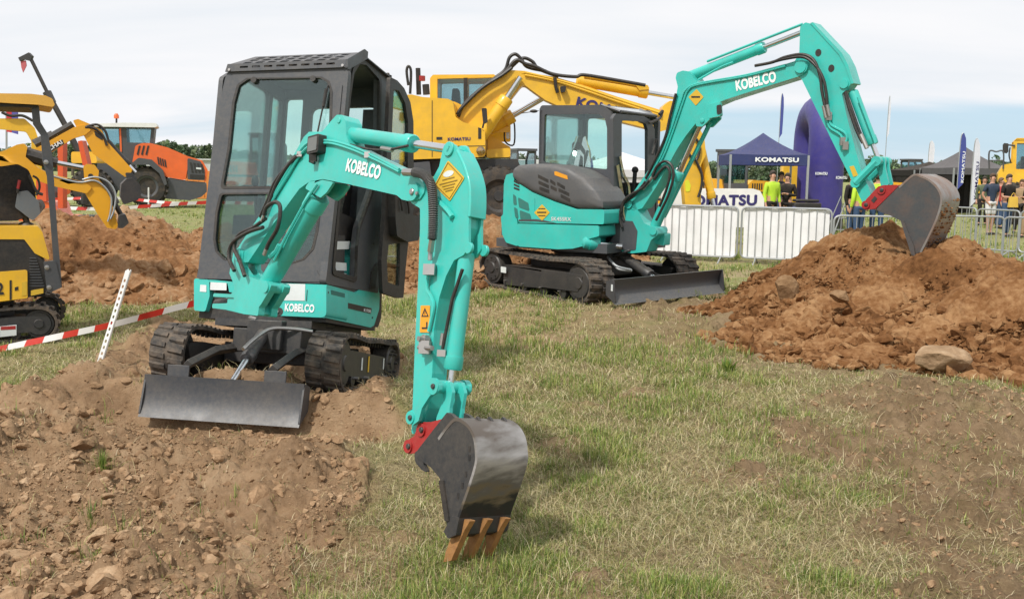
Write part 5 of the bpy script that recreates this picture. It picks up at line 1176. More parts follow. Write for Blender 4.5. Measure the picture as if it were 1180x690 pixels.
# boom plane
_b = 40; A2 = Fr(at(728, 237, 13.3), (math.cos(math.radians(_b)), -math.sin(math.radians(_b)), 0), (0, 0, 1))
if A2.n.y > 0: A2 = Fr(A2.o, -A2.x, A2.y)
def a2(pts, off=0): return A2.P(pts, off)
def a21(p, off=0, n=None): u, v = A2.px(*p, off); return A2.w(u, v, off if n is None else n)
w2 = .12
m = MB(); m.plate(A2, rnd(a2([(720, 233), (724, 230), (731, 232), (735, 243), (742, 257), (750, 261), (757, 264.5), (758, 270), (750, 277), (745, 290), (728, 292), (716, 290), (716, 280), (728, 277), (727, 268), (721, 255), (719, 243)], w2), .03), (), -.12, w2)
m.plate(A2, rnd(a2([(748, 268), (758, 270), (757, 284), (748, 282)], w2), .02), (), -.2, -.05); boss(m, A2, *A2.px(724.5, 235, w2), .06, -.14, w2+.02); boss(m, A2, *A2.px(753, 266, w2), .055, -.14, w2+.02); m.build('swing_bracket', TEAL, M2, bevel=.015)
cylinder_ram('swing_cylinder', HS.w(*HS.px(672, 279), -.02), a21((719, 284), w2, w2+.06), .085, .40, .035, M2, TEAL)
bpx = [(722, 233), (727, 226), (739, 208), (750, 192), (760, 174), (768, 154), (774, 134), (779, 112), (781, 100), (778.5, 90), (780, 84), (787, 81.5), (796, 83), (799, 90), (803, 95), (830, 92), (880, 82), (918, 70), (928, 71), (930, 79), (926, 86), (918, 89), (870, 104), (836, 115), (822, 121), (812, 131), (801, 143), (790, 157), (780, 172), (768, 194), (757, 214), (746, 231), (740, 240), (730, 243), (723, 240)]
m = MB(); m.plate(A2, rnd(a2(bpx, w2), .04), (), -w2, w2); boss(m, A2, *A2.px(924, 77.5, w2), .075, -.16, w2+.02); boss(m, A2, *A2.px(724.5, 235, w2), .06, -.13, w2+.015)
bo2 = m.build('boom', TEAL, M2, bevel=.012)
m = MB()
for s_ in (w2, -w2): m.plate(A2, rnd(a2([(800, 134), (810, 130), (818, 122), (820, 136), (810, 146), (803, 146)], w2), .03), (), s_-.02, s_+.012)
m.build('cylinder_lug', TEAL, bo2)
m = MB()
for p_, r_ in (((924, 77.5), .035), ((724.5, 235), .03), ((809, 139), .03)): pin(m, A2, *A2.px(*p_, w2+.02), r_, w2+.02)
m.build('pivot_pin', TEAL, bo2)
m = MB()
for dx in (0, 3): m.tube(smooth([a21(p, w2+.015) for p in ((741+dx, 214), (760+dx, 183), (773+dx, 150), (784+dx, 118), (790+dx, 104), (806, 96+dx*.5), (860, 86.5+dx*.5), (905, 75+dx*.5))], 5), .012, 6)
m.build('pipe', TEAL, bo2)
m = MB(); k_ = a2([(818, 121), (832, 118), (833, 134), (819, 137)], w2); m.plate(A2, rnd(k_, .02), (), w2, w2+.06); m.build('lamp_bracket', TEAL, bo2, bevel=.008)
m = MB(); m.plate(A2, rnd(a2([(826, 121.5), (831.5, 120.5), (832, 131), (826.5, 132)], w2+.06), .02), (), w2+.06, w2+.07); m.build('work_light', BLACK, bo2)
labelplate('sticker', A2, a2([(793.5, 112), (803, 103), (811, 112), (802, 122)], w2), STICK_Y, bo2, w2+.006, .01, 'yellow diamond sticker')
m = MB(); m.plate(A2, a2([(797, 111), (807, 111), (807, 113), (797, 113)], w2), (), w2+.006, w2+.008); m.build('small_print', PRINT, bo2)
A3, B3 = a21((849, 104.5), w2), a21((894.5, 93.5), w2); xx = (B3-A3).normalized()
lettering('logo_lettering', 'KOBELCO', Fr(A3, xx, A2.n.cross(xx)), .165, LETTER, bo2, w=(B3-A3).length, bold=.045, depth=.004)
cylinder_ram('boom_cylinder', a21((753, 265), 0), a21((808, 140), 0), .068, .55, .036, M2, TEAL)
m = MB(); m.tube([a21((761, 250), .0, -.09), a21((815, 140), .0, -.09)], .03, 8); m.build('cylinder_pipe', TEAL, M2)
cylinder_ram('arm_cylinder', a21((790, 90), 0), a21((928, 36), 0), .062, .68, .032, M2, TEAL)
m = MB(); m.tube([a21((815, 71), .05), a21((925, 28), .05)], .016, 6); m.tube(smooth([a21(p, .06) for p in ((805, 92), (830, 78), (845, 72))], 4), .014, 6); m.build('cylinder_pipe', TEAL, M2)
hoses([[a21(p, w2+.05) for p in ((741, 213), (730, 226), (718, 236), (714, 250), (717, 262))], [a21(p, w2+.02) for p in ((744, 209), (735, 220), (722, 228), (716, 240), (719, 255))], [a21(p, w2+.08) for p in ((748, 208), (741, 216), (728, 224), (719, 232), (716, 244))],
       [a21(p, w2+.04) for p in ((752, 203), (757, 192), (766, 186), (774, 191), (776, 204), (770, 225), (763, 240), (756, 254))], [a21(p, w2+.03) for p in ((754, 207), (760, 198), (768, 192), (772, 200), (768, 218), (760, 238))], [a21(p, w2+.03) for p in ((779, 108), (772, 135), (766, 160), (752, 190), (744, 206))],
       [a21(p, w2+.05) for p in ((870, 76), (890, 72), (905, 66), (925, 63), (938, 70), (945, 88), (947, 105), (951, 124))], [a21(p, w2+.05) for p in ((886, 73), (905, 68), (926, 66), (940, 76), (949, 92), (952, 108), (953, 122))]], .018, M2)
m = MB()
for a_, b_ in (((949, 122), (952, 136)), ((953, 121), (956, 134)), ((747, 210), (741, 218)), ((752, 204), (746, 212))): m.cyl(a21(a_, w2+.05), a21(b_, w2+.04), .022, n=8)
m.build('hose_fitting', STEEL, M2)
s2 = .10
spx = [(922, 31), (928, 26), (934, 27.5), (967, 63), (974, 76), (981, 96), (975, 104), (970, 108), (976, 135), (985, 170), (992, 196), (1000, 214), (1004, 226), (1000, 236), (994, 234), (986, 217), (962, 169), (924, 92), (914, 80), (915, 72), (921, 62)]
m = MB(); m.plate(A2, rnd(a2(spx, s2), .03), (), -s2, s2); sk2 = m.build('stick', TEAL, M2, bevel=.01)
m = MB(); rib = a2([(934, 27), (967, 63), (974, 76), (981.5, 97), (984, 96), (978, 76), (971, 62), (937, 26)], s2); m.plate(A2, rib, (), -s2-.01, s2+.01); m.build('back_plate', TEAL, sk2)
m = MB()
for p_ in ((943, 61), (958, 79)): m.plate(A2, circ(*A2.px(*p_, s2), .036, 14, .042), (), s2, s2+.003)
m.build('stick_opening', BLACK, sk2)
m = MB(); boss(m, A2, *A2.px(924, 77.5, s2), .07, s2, s2+.05); boss(m, A2, *A2.px(973, 97, s2), .05, -s2-.02, s2+.02); m.build('pivot_boss', TEAL, sk2)
m = MB(); m.tube(smooth([a21(p, s2+.02) for p in ((956, 136), (958, 144), (972, 152), (976, 158), (974, 166))], 4), .014, 6); m.tube(smooth([a21(p, s2+.02) for p in ((953, 135), (956, 147), (969, 156), (972, 168))], 4), .014, 6); m.build('pipe', TEAL, sk2)
m = MB()
for p_ in ((974, 168), (971, 163), (955, 134)): m.box(a21(p_, s2+.03), (.06, .04, .09))
m.build('hose_fitting', STEEL, sk2)
labelplate('sticker', A2, a2([(979, 192), (984, 191), (989, 202), (983.5, 204)], s2), STICK_Y, sk2, s2+.005)
cylinder_ram('bucket_cylinder', a21((983, 106), 0), a21((1013, 186), 0), .058, .76, .028, M2, TEAL)
m = MB(); m.tube([a21((989, 112), s2), a21((1009, 165), s2)], .016, 6); m.build('cylinder_pipe', TEAL, M2)
hoses([[a21(p, s2-.02) for p in ((973, 103), (980, 122), (990, 150), (997, 166))], [a21(p, s2-.0) for p in ((974, 106), (977, 120), (986, 148), (994, 165))]], .018, M2)
m = MB(); m.cyl(a21((992, 155), s2), a21((999, 171), s2), .025, n=8); m.build('hose_fitting', STEEL, M2)
m = MB()
for n0 in (.13, -.13): m.tube([a21((987.5, 211), .1, n0), a21((1012, 186), .1, n0)], .05, 8)
m.cyl(a21((1012, 186), .1, .17), a21((1012, 186), .1, -.17), .055)
for n0 in (.06, -.06): m.plate(A2, rnd(a2([(1014, 180), (1020, 182), (1021, 195), (1025, 213), (1016, 216), (1013, 200)], .06), .02), (), n0-.015, n0+.015)
m.cyl(a21((987.5, 211), .1, .16), a21((987.5, 211), .1, -.16), .055); m.build('bucket_link', TEAL, M2, bevel=.006)
m = MB()
for n0 in (.09, -.09): m.plate(A2, rnd(a2([(994, 236), (999, 229), (1012, 215), (1018, 213.5), (1037, 213), (1022, 228), (1009, 240.5), (998, 242), (994, 240)], .1), .02), (), n0-.015, n0+.015)
for p_ in ((998, 236), (1016, 219)): boss(m, A2, *A2.px(*p_, .1), .045, -.12, .12)
cp2 = m.build('quick_coupler', RED, M2, bevel=.004)
m = MB()
for p_ in ((998, 236), (1016, 219)): pin(m, A2, *A2.px(*p_, .12), .022, .12)
m.plate(A2, a2([(1004, 231), (1008, 226), (1011, 229), (1007, 234)], .105), (), .105, .11); m.build('coupler_pin', DARK, cp2)
wb = .30
bpx2 = [(1008.5, 242), (1036, 214.5), (1052, 202), (1061.5, 203.5), (1072, 208.6), (1081.5, 218.5), (1085, 231), (1080, 251), (1070, 273), (1062, 290), (1053.5, 293), (1045, 271), (1039, 255), (1027, 249)]
BK2 = paint('bucket_grey', (.055, .062, .068), .45, dirt=.35, dirt_col=(.20, .09, .04), scale=5)
m = MB(); s_ = rnd(a2(bpx2, wb), .03); m.plate(A2, s_, (), wb-.02, wb); m.plate(A2, s_, (), -wb, -wb+.02)
for n0 in (.08, -.08): m.plate(A2, rnd(a2([(1008, 242), (1036, 214.5), (1052, 203), (1050, 222), (1022, 246)], .1), .02), (), n0-.012, n0+.012)
bk2 = m.build('bucket', BK2, M2, bevel=.006)
sh = smooth([V(*p, 0) for p in a2([(1036, 216), (1052, 202), (1061.5, 203.5), (1072, 208.6), (1081.5, 218.5), (1085, 231), (1080, 251), (1070, 273), (1061, 291)], wb)], 6)
oo, ii_ = [], []
for i, p in enumerate(sh):
    t_ = (sh[min(i+1, len(sh)-1)]-sh[max(i-1, 0)]).normalized(); nr = V(t_.y, -t_.x, 0); oo.append(p-nr*.008); ii_.append(p+nr*.012)
loop = oo+ii_[::-1]; m = MB(); m.loft([[A2.w(p.x, p.y, wb+.003) for p in loop], [A2.w(p.x, p.y, -wb-.003) for p in loop]], cap=False)
k_, L_ = len(sh), len(loop)
for base in (0, L_):
    for i in range(k_-1): m.f.append([base+i, base+i+1, base+L_-2-i, base+L_-1-i]); m.mi.append(0)
m.build('bucket_shell', paint('worn_shell', (.30, .29, .28), .42, metal=.5, dirt=1., dirt_col=(.24, .10, .04), scale=3.2), bk2, angle=50)
m = MB(); m.plate(A2, rnd(a2([(1039, 255), (1042, 254), (1054, 284), (1056, 296), (1051, 293)], wb), .005), (), wb, wb+.03); m.plate(A2, rnd(a2([(1039, 255), (1042, 254), (1054, 284), (1056, 296), (1051, 293)], wb), .005), (), -wb-.03, -wb); m.build('side_cutter', BK2, bk2)
for k in range(4):
    n0 = wb-.05-k*(2*wb-.1)/3; m = MB(); m.plate(A2, rnd(a2([(1062, 284), (1066, 286), (1058, 302), (1052, 306), (1054, 294)], wb), .006), (), n0-.035, n0+.035); m.build('tooth', RUST, bk2)
# soil clinging to the shell
rs_ = np.random.default_rng(5); pts_ = []
for k in range(90):
    i = rs_.integers(int(k_*.62), k_-2); p = sh[i]; pts_.append(A2.w(p.x+.012, p.y, rs_.uniform(-wb, wb*.9)))
o = clods('clinging_soil', np.array([tuple(p) for p in pts_]), rs_.uniform(.006, .028, len(pts_)), E_RED, bk2, seed=7); o['kind'] = 'stuff'
print('M2 bucket tip', A2.w(*A2.px(1054, 293, wb)), A2.w(*A2.px(1054, 293, wb), -wb*2))
# ------------------------------------------------------------------ helper: solids whose side faces us, standing d metres ahead
def side(d, px=590, yaw=0):
    o = at(px, 250, d); return Fr(o, (math.cos(math.radians(yaw)), math.sin(math.radians(yaw)), 0), (0, 0, 1))
def sil(m, fr, pts, n0, n1, r=0, holes=()):
    p = fr.P(pts); m.plate(fr, rnd(p, r) if r else p, [rnd(fr.P(h_), r*.7) for h_ in holes], n0, n1); return m
def bar(m, fr, a, b, r, n=0, seg=8): m.cyl(fr.w(*fr.px(*a), n), fr.w(*fr.px(*b), n), r, n=seg)
def path(m, fr, pts, r, n=0, seg=6): m.tube(smooth([fr.w(*fr.px(*p), n) for p in pts], 5), r, seg)

# ------------------------------------------------------------------ yellow canopy mini excavator cut by the left edge
d = 9.3; F1 = side(d, 40, 26); LM = thing('mini_excavator', 'yellow and black mini excavator with open canopy cut off by the left edge', 'excavator', gx(10, 9.8), 'small yellow excavators')
_c = F1.w(F1.px(45, 376)[0]-.56, 0, -.16); TL = Loc(V(_c.x, _c.y, 0), rot(116))
track(TL, -.14, .12, -.56, .60, .19, .165, .165, LM, pitch=.085, frame_side=-1, sticker=False)
TL2 = Loc(TL.o-F1.n*.95+F1.x*.02, rot(116)); track(TL2, -.12, .12, -.62, .60, .19, .165, .165, LM, pitch=.085, frame_side=-1, sticker=False)
m = MB(); m.box(TL.o-F1.n*.5+V(0, 0, .36), (.7, .9, .22), rot(26)); m.build('undercarriage', DARK, LM)
m = MB(); fr = Fr(TL(-.145, 0, 0), F1.x, V(0, 0, 1)); sil(m, fr, [(0, 376), (19, 374), (19, 386), (0, 388)], .0, .012); lp = m.build('label_plate', STICK_W, LM)
m = MB(); sil(m, fr, [(1, 376), (18, 375), (18, 379), (1, 380)], .012, .014); m.build('red_print', RED, lp)
m = MB()
sil(m, F1, [(-60, 262), (44, 261), (49, 268), (58, 301), (40, 292), (28, 276), (-60, 276)], -1.0, -.02, .02); sil(m, F1, [(-60, 318), (31.5, 311), (32, 343.5), (-60, 358)], -.3, .0, .02)
m.build('body', YEL, LM, bevel=.01)
m = MB(); sil(m, F1, [(-60, 275), (28, 275), (40, 291), (52, 302), (57, 331), (52, 338), (33, 343), (-60, 352)], -.98, -.03, .02); panel = m.build('side_panel', BLACK, LM, bevel=.008)
m = MB()
for k in range(11): sil(m, F1, [(34, 297+k*3.2), (42+k*.9, 297+k*3.2), (42+k*.9, 298.3+k*3.2), (34, 298.3+k*3.2)], -.03, -.018)
m.build('louvre', GREY, panel)
m = MB(); sil(m, F1, [(35.5, 335), (50, 332.5), (50, 338), (35.5, 341)], -.03, -.015); sil(m, F1, [(25, 325), (31, 324), (31, 340), (25, 341)], 0, .004); m.m = 1
m.build('sticker', [STICK_Y, STICK_W], LM)
m = MB(); sil(m, F1, [(11, 323), (13.5, 322.6), (13.5, 345), (11, 345.8)], 0, .004, .005); sil(m, F1, [(17, 331), (21, 330), (21, 334), (17, 335)], 0, .004); m.build('slot', BLACK, LM)
lettering('number', '2', Fr(F1.w(*F1.px(-3.5, 339)), F1.x, F1.y), .15, PRINT, LM, w=.055, bold=.03, depth=.004)
m = MB(); sil(m, F1, [(-55, 180), (0, 192), (20, 189), (33, 196), (40, 212), (42, 232), (37, 247), (20, 256), (-55, 258)], -.75, -.25, .05); m.build('seat', FABRIC('seat_cloth', (.018, .018, .02)), LM, bevel=.04)
m = MB(); sil(m, F1, [(20, 222), (32, 220), (45, 233), (47, 247), (38, 256), (24, 245), (17, 240)], -.30, -.20, .03); m.build('side_pad', paint('grey_plastic', (.12, .14, .16), .5), LM, bevel=.02)
m = MB(); path(m, F1, [(38, 203), (44, 207), (46, 217), (42, 226)], .012, -.22); path(m, F1, [(33, 202), (38, 213), (43, 222), (50, 225)], .014, -.22); path(m, F1, [(20, 223), (21, 216)], .012, -.2); bar(m, F1, (26, 240), (32, 262), .03, -.3); m.ball(F1.w(*F1.px(30, 262), -.3), .05, 1.6, 1, .8); m.build('lever', BLACK, LM)
m = MB(); bar(m, F1, (20.5, 218), (22.5, 208), .014, -.2); m.build('red_grip', RED, LM)
PO = [(36, 122), (45, 122), (46.7, 141), (55.5, 155), (60, 177), (62, 203), (66, 265), (71.5, 331), (59, 336), (54, 334), (50, 304), (60, 318), (64, 322), (57, 240), (54, 203), (49, 186), (47, 156), (38, 143)]
m = MB(); sil(m, F1, PO[:7]+[(71.5, 331), (64, 333), (61.5, 300), (57, 240), (54, 203), (49, 186), (47, 156), (38, 143)], -.07, .0, .01); sil(m, F1, [(50, 302), (64, 300), (71, 331), (58, 337), (54, 335)], -.05, .01, .01)
cn_ = m.build('canopy_post', GREY, LM, bevel=.006)
m = MB(); far = Fr(F1.o-F1.n*.85, F1.x, F1.y); m.plate(far, rnd(F1.P([(-30, 122), (-21, 122), (-20, 141), (-16, 177), (-14, 331), (-25, 331), (-26, 177)]), .01), (), -.07, 0); m.build('canopy_post', GREY, LM, bevel=.006)
m = MB()
for p_ in ((54, 308), (56.5, 331), (53, 187)): m.lathe(F1.w(*F1.px(*p_), .01), F1.n, [(0, .022), (.01, .022), (.014, .001)], 12)
m.build('bolt', STEEL, cn_)
m = MB(); sil(m, F1, [(-90, 112), (-60, 109), (0, 108.5), (35, 109), (52, 111), (60, 114.5), (63, 122), (60, 124), (45, 121.5), (0, 119), (-90, 119)], -1.05, .10, .03); ca_ = m.build('canopy', paint('canopy_yellow', (.74, .40, .06), .45, dirt=.15), LM, bevel=.035)
m = MB(); sil(m, F1, [(-80, 119), (0, 119.5), (44, 122), (40, 124.5), (0, 123), (-80, 122)], -1.0, .04); m.build('canopy_lining', BLACK, ca_)

# ------------------------------------------------------------------ two yellow digging arms behind it, and their machines
def mini_back(x, y, yaw, name, label, mat, group, arm=None, sc=1.0, cabbed=True, cat='excavator'):
    """small crawler machine seen mostly behind others: tracks, body, cab or canopy"""
    t = thing(name, label, cat, (x, y, 0), group); L = Loc((x, y, 0), rot(yaw)*1)
    def q(*a): return [k*sc for k in a]
    for s_ in (-1, 1):
        m = MB(); fr = Fr(L(s_*.75*sc-.2*sc, 0, 0), L.d(0, 1, 0), L.d(0, 0, 1)); m.plate(fr, rnd([(a*sc, b*sc) for a, b in rect(-1.25, 0, 1.25, .55)], .26*sc, 7), (), 0, .4*sc); tk = m.build('track', RUB, t, bevel=.02)
        m = MB()
        for yy in (-.95, 0, .95): m.cyl(L(s_*.75*sc-.23*sc, yy*sc, .28*sc), L(s_*.75*sc+.23*sc, yy*sc, .28*sc), (.2 if yy else .12)*sc, n=16)
        m.build('wheel', DARK, tk)
    m = MB(); m.lbox(L, *q(-.55, .55, -.5, .5, .3, .62)); m.build('undercarriage', DARK, t)
    m = MB(); fr = L.plane((-.85*sc, 0, 0), (0, 1, 0), (0, 0, 1)); m.plate(fr, rnd([(a*sc, b*sc) for a, b in [(-.9, .65), (1.1, .65), (1.25, .8), (1.25, 1.35), (1.0, 1.55), (.1, 1.5), (.0, 1.05), (-.9, 1.0)]], .1*sc), (), 0, 1.7*sc); b_ = m.build('body', mat, t, bevel=.03*sc)
    m = MB(); m.plate(fr, [(a*sc, b*sc) for a, b in rect(-.9, .95, 1.26, 1.03)], (), -.01, 1.72*sc)
    for k in range(5): m.plate(fr, [(a*sc, b*sc) for a, b in rect(.5+k*.12, 1.12, .56+k*.12, 1.4)], (), -.012, 0)
    m.build('trim', BLACK, b_)
    if cabbed:
        m = MB(); xs = (.0, .82)
        for xx in xs: m.plate(L.plane((xx*sc, 0, 0), (0, 1, 0), (0, 0, 1)), rnd([(a*sc, b*sc) for a, b in [(-.85, 1.0), (.35, 1.0), (.35, 2.6), (-.6, 2.6), (-.85, 2.2)]], .08*sc), (rnd([(a*sc, b*sc) for a, b in [(-.76, 1.35), (.26, 1.35), (.26, 2.48), (-.55, 2.48), (-.76, 2.15)]], .06*sc),), -.03*sc, .03*sc)
        m.lbox(L, *q(-.05, .87, -.65, .42, 2.58, 2.68)); m.lbox(L, *q(0, .82, -.88, -.83, 1.0, 1.3))
        c_ = m.build('cab', GREY, t, bevel=.01); m = MB()
        for xx in xs: m.plate(L.plane((xx*sc, 0, 0), (0, 1, 0), (0, 0, 1)), [(a*sc, b*sc) for a, b in rect(-.78, 1.3, .28, 2.5)], (), -.006, .006)
        m.lbox(L, *q(.03, .79, -.84, -.83, 1.3, 2.2)); m.build('window', GLASS2, c_); m = MB(); m.lbox(L, *q(.2, .62, -.3, .2, 1.0, 1.9)); m.build('seat', BLACK, c_)
    if arm:
        fr = Fr(L(-.15*sc, 0, 0), L.d(0, -1, 0), L.d(0, 0, 1))
        P_ = [(a*sc, b*sc) for a, b in arm]            # foot, knee, end, stick tip, bucket tip
        def limb(m, a, b, w0, w1, th):
            a, b = Vector(a), Vector(b); t_ = (b-a).normalized(); n_ = Vector((-t_.y, t_.x))
            m.plate(fr, rnd([tuple(a+n_*w0), tuple(a-n_*w0), tuple(b-n_*w1), tuple(b+n_*w1)], .05*sc), (), -th, th)
        m = MB(); limb(m, P_[0], P_[1], .13*sc, .2*sc, .12*sc); limb(m, P_[1], P_[2], .2*sc, .11*sc, .12*sc); m.cyl(fr.w(*P_[1], -.121*sc), fr.w(*P_[1], .121*sc), .2*sc); m.build('boom', mat, t, bevel=.02*sc)
        m = MB(); e = Vector(P_[2]); s_ = (Vector(P_[3])-e).normalized(); limb(m, tuple(e-s_*.35*sc), P_[3], .17*sc, .08*sc, .09*sc); m.build('stick', mat, t, bevel=.015*sc)
        cylinder_ram('boom_cylinder', fr.w(P_[0][0]+.25*sc, P_[0][1]-.1*sc, 0), fr.w(*(Vector(P_[0]).lerp(Vector(P_[1]), .9)+Vector((.12*sc, -.2*sc))), 0), .07*sc, .6, .035*sc, t, mat)
        cylinder_ram('arm_cylinder', fr.w(P_[1][0], P_[1][1]+.25*sc, 0), fr.w(*(e-s_*.3*sc), 0), .06*sc, .6, .03*sc, t, mat)
        m = MB(); k_ = Vector(P_[3]); f_ = Vector(P_[4])-k_; n_ = Vector((-f_.y, f_.x)); pts = [tuple(k_), tuple(k_+n_*.5), tuple(k_+n_*.62+f_*.4), tuple(k_+n_*.35+f_*.95), tuple(k_+f_)]
        m.plate(fr, rnd(pts, .1*sc), (), -.28*sc, .28*sc); m.build('bucket', DARK, t, bevel=.02*sc)
    return t
BMA = thing('mini_excavator', 'yellow digging arm with dark stripe and white letters, its bucket raised beside the orange loader', 'excavator', gx(20, 15), 'small yellow excavators')
d = 15; FA = side(d, 90, 23)
def A(m, pts, n0=-.09, n1=.09, r=.02, fr=None): return sil(m, fr or FA, pts, n0, n1, r)
m = MB(); A(m, [(10, 200), (22, 182), (38, 173), (58, 162), (85, 147), (98, 144), (105, 150), (98, 156), (84, 160), (62, 174), (45, 186), (30, 203), (18, 212)]); bA = m.build('boom', YEL2, BMA, bevel=.01)
m = MB(); A(m, [(42, 178), (56, 170), (72, 161), (74, 166), (58, 176), (44, 184)], .09, .095, 0); m.build('dark_stripe', PRINT, bA)
a, b = FA.px(48, 179.5), FA.px(72.5, 165.5); A3, B3 = FA.w(*a), FA.w(*b); xx = (B3-A3).normalized(); lettering('logo_lettering', 'YUCHAI', Fr(A3, xx, FA.n.cross(xx)), .085, LETTER, bA, w=(B3-A3).length, bold=.02, depth=.10)
m = MB(); A(m, [(84, 139), (90, 137.5), (103, 143), (117, 150), (124, 164), (152, 195), (150, 202), (144, 204), (107, 177), (97, 157), (90, 150)], -.07, .07); sA = m.build('stick', YEL2, BMA, bevel=.008)
m = MB(); A(m, [(108, 150), (117, 156), (119, 163), (110, 157)], .07, .075, .02); m.build('stick_opening', PRINT, sA)
m = MB(); bar(m, FA, (123, 163), (143, 185), .05); path(m, FA, [(100, 146), (112, 144), (121, 151), (125, 163)], .02, .08); path(m, FA, [(98, 147), (108, 148), (118, 156), (123, 168)], .02, .08); bar(m, FA, (58, 158), (84, 143), .05); bar(m, FA, (40, 167), (62, 156), .08, -.1); m.build('hydraulic_ram', BLACK, BMA)
cylinder_ram('bucket_cylinder', FA.w(*FA.px(141, 183)), FA.w(*FA.px(156, 199)), .05, .5, .03, BMA, BLACK)
m = MB(); A(m, [(139, 212), (145, 206), (152, 205), (160, 212), (162, 222), (158, 230), (142, 235), (138, 226)], -.3, .3); A(m, [(144, 199), (152, 199), (158, 206), (152, 211), (146, 207)], -.08, .08); m.build('bucket', DARK, BMA, bevel=.02)
m = MB(); A(m, [(-10, 200), (28, 200), (34, 215), (34, 232), (-10, 232)], -.9, .0, .05); m.build('body', YEL2, BMA, bevel=.03)
m = MB(); A(m, [(-14, 232), (46, 232), (50, 240), (46, 250), (-14, 250)], -.9, .1, .05); m.build('track', RUB, BMA)
BMB = thing('mini_excavator', 'yellow digging arm on black rams whose stick points into the long dirt ridge', 'excavator', gx(-10, 12), 'small yellow excavators')
d = 12; FB = side(d, 80, 23)
m = MB(); A(m, [(-60, 190), (-20, 181), (5, 174), (20, 167), (28, 165.5), (32, 170), (30, 181), (45, 194), (60, 201), (98, 210), (106, 216), (100, 223), (60, 214), (38, 206), (25, 195), (10, 193), (-20, 200), (-60, 215)], fr=FB); m.build('boom', YEL2, BMB, bevel=.008)
m = MB(); A(m, [(96, 192), (100, 189), (109, 190), (114, 197), (113, 205), (119, 213), (127, 228), (136, 260), (133, 264), (123, 262), (112, 246), (98, 223), (97, 205)], -.07, .07, fr=FB); sB = m.build('stick', YEL2, BMB, bevel=.006)
m = MB(); m.plate(FB, circ(*FB.px(104.5, 203), .03, 12), (), .07, .075); m.build('pivot_hole', PRINT, sB)
m = MB(); bar(m, FB, (30, 178), (58, 186), .085); bar(m, FB, (58, 186), (66, 188), .06); m.build('arm_cylinder', BLACK, BMB)
m = MB(); bar(m, FB, (62, 187), (98, 194), .028, .0); m.build('rod', CHROME, BMB)
m = MB(); bar(m, FB, (115, 204), (133, 236), .06, -.03); bar(m, FB, (133, 236), (142, 252), .03, -.03); m.build('bucket_cylinder', BLACK, BMB)
m = MB(); A(m, [(137, 247), (144, 246), (148, 256), (141, 262), (135, 262)], -.2, .2, fr=FB); m.build('bucket', DARK, BMB)
m = MB(); path(m, FB, [(62, 203), (90, 210), (108, 208), (120, 215), (128, 228), (127, 245), (124, 255)], .012, .09); path(m, FB, [(95, 207), (110, 204), (125, 210), (133, 224), (131, 242), (127, 252)], .012, .09); m.build('hose', GALV, BMB)
m = MB(); A(m, [(-120, 205), (-35, 205), (-35, 260), (-120, 260)], -1.1, .0, .05, fr=FB); m.build('body', YEL2, BMB, bevel=.03)
m = MB(); A(m, [(-140, 262), (-22, 262), (-14, 278), (-22, 296), (-140, 296)], -1.1, .1, .1, fr=FB); m.build('track', RUB, BMB)
# far yellow arm seen under the canopy
FCd = side(26, 20, 26); YA = thing('excavator', 'pale yellow excavator boom seen under the canopy at far left', 'excavator', gx(20, 26))
m = MB(); A(m, [(-30, 146), (0, 137), (28, 137), (40, 148), (46, 166), (38, 166), (30, 152), (0, 149), (-30, 160)], -.2, .2, .1, fr=FCd); m.build('boom', YEL, YA, bevel=.02)
m = MB(); A(m, [(36, 160), (48, 162), (48, 230), (36, 230)], -.2, .2, .05, fr=FCd); m.build('stick', YEL, YA); m = MB(); A(m, [(-30, 205), (30, 205), (30, 236), (-30, 236)], -1.8, 0, .1, fr=FCd); m.build('body', YEL, YA, bevel=.05)
m = MB(); path(m, FCd, [(2, 130), (12, 134), (26, 134), (38, 140)], .04, .25); m.build('hose', HOSE, YA)
fl = MB(); FF = side(30); sil(fl, FF, [(8, 122), (14, 122.5), (14, 153), (8, 152)], 0, .03); fl.m = 1; sil(fl, FF, [(14.2, 124), (21, 125), (21, 155), (14.2, 153)], 0, .03); fl.m = 2; bar(fl, FF, (7.5, 118), (7.5, 240), .03)
o = fl.build('banner_flag', [paint('flag_red', (.5, .02, .04), .8), paint('flag_blue', (.08, .08, .36), .8), GALV]); tag(o, 'red and blue banner flag on a pole seen beneath the canopy', 'flag')
# orange crawler behind
OR = mini_back(*gx(78, 21)[:2], 100, 'mini_excavator', 'orange mini excavator on tracks half hidden behind the yellow digging arms', ORG, 'small machines at left', sc=.62, cabbed=False)
m = MB(); fr = side(20.5); sil(m, fr, [(69, 150), (75, 150), (75, 240), (69, 240)], -.1, .1, .02); sil(m, fr, [(92, 163), (97, 162), (104, 192), (98, 192)], -.1, .1, .02); sil(m, fr, [(44, 205), (55, 205), (56, 232), (45, 232)], -.1, .1); m.build('mast', paint('red_orange', (.62, .08, .015), .45), OR)
m = MB(); sil(m, side(22), [(82, 175), (110, 175), (112, 188), (82, 188)], -.8, 0, .05); m.build('engine_cover', YEL, OR)
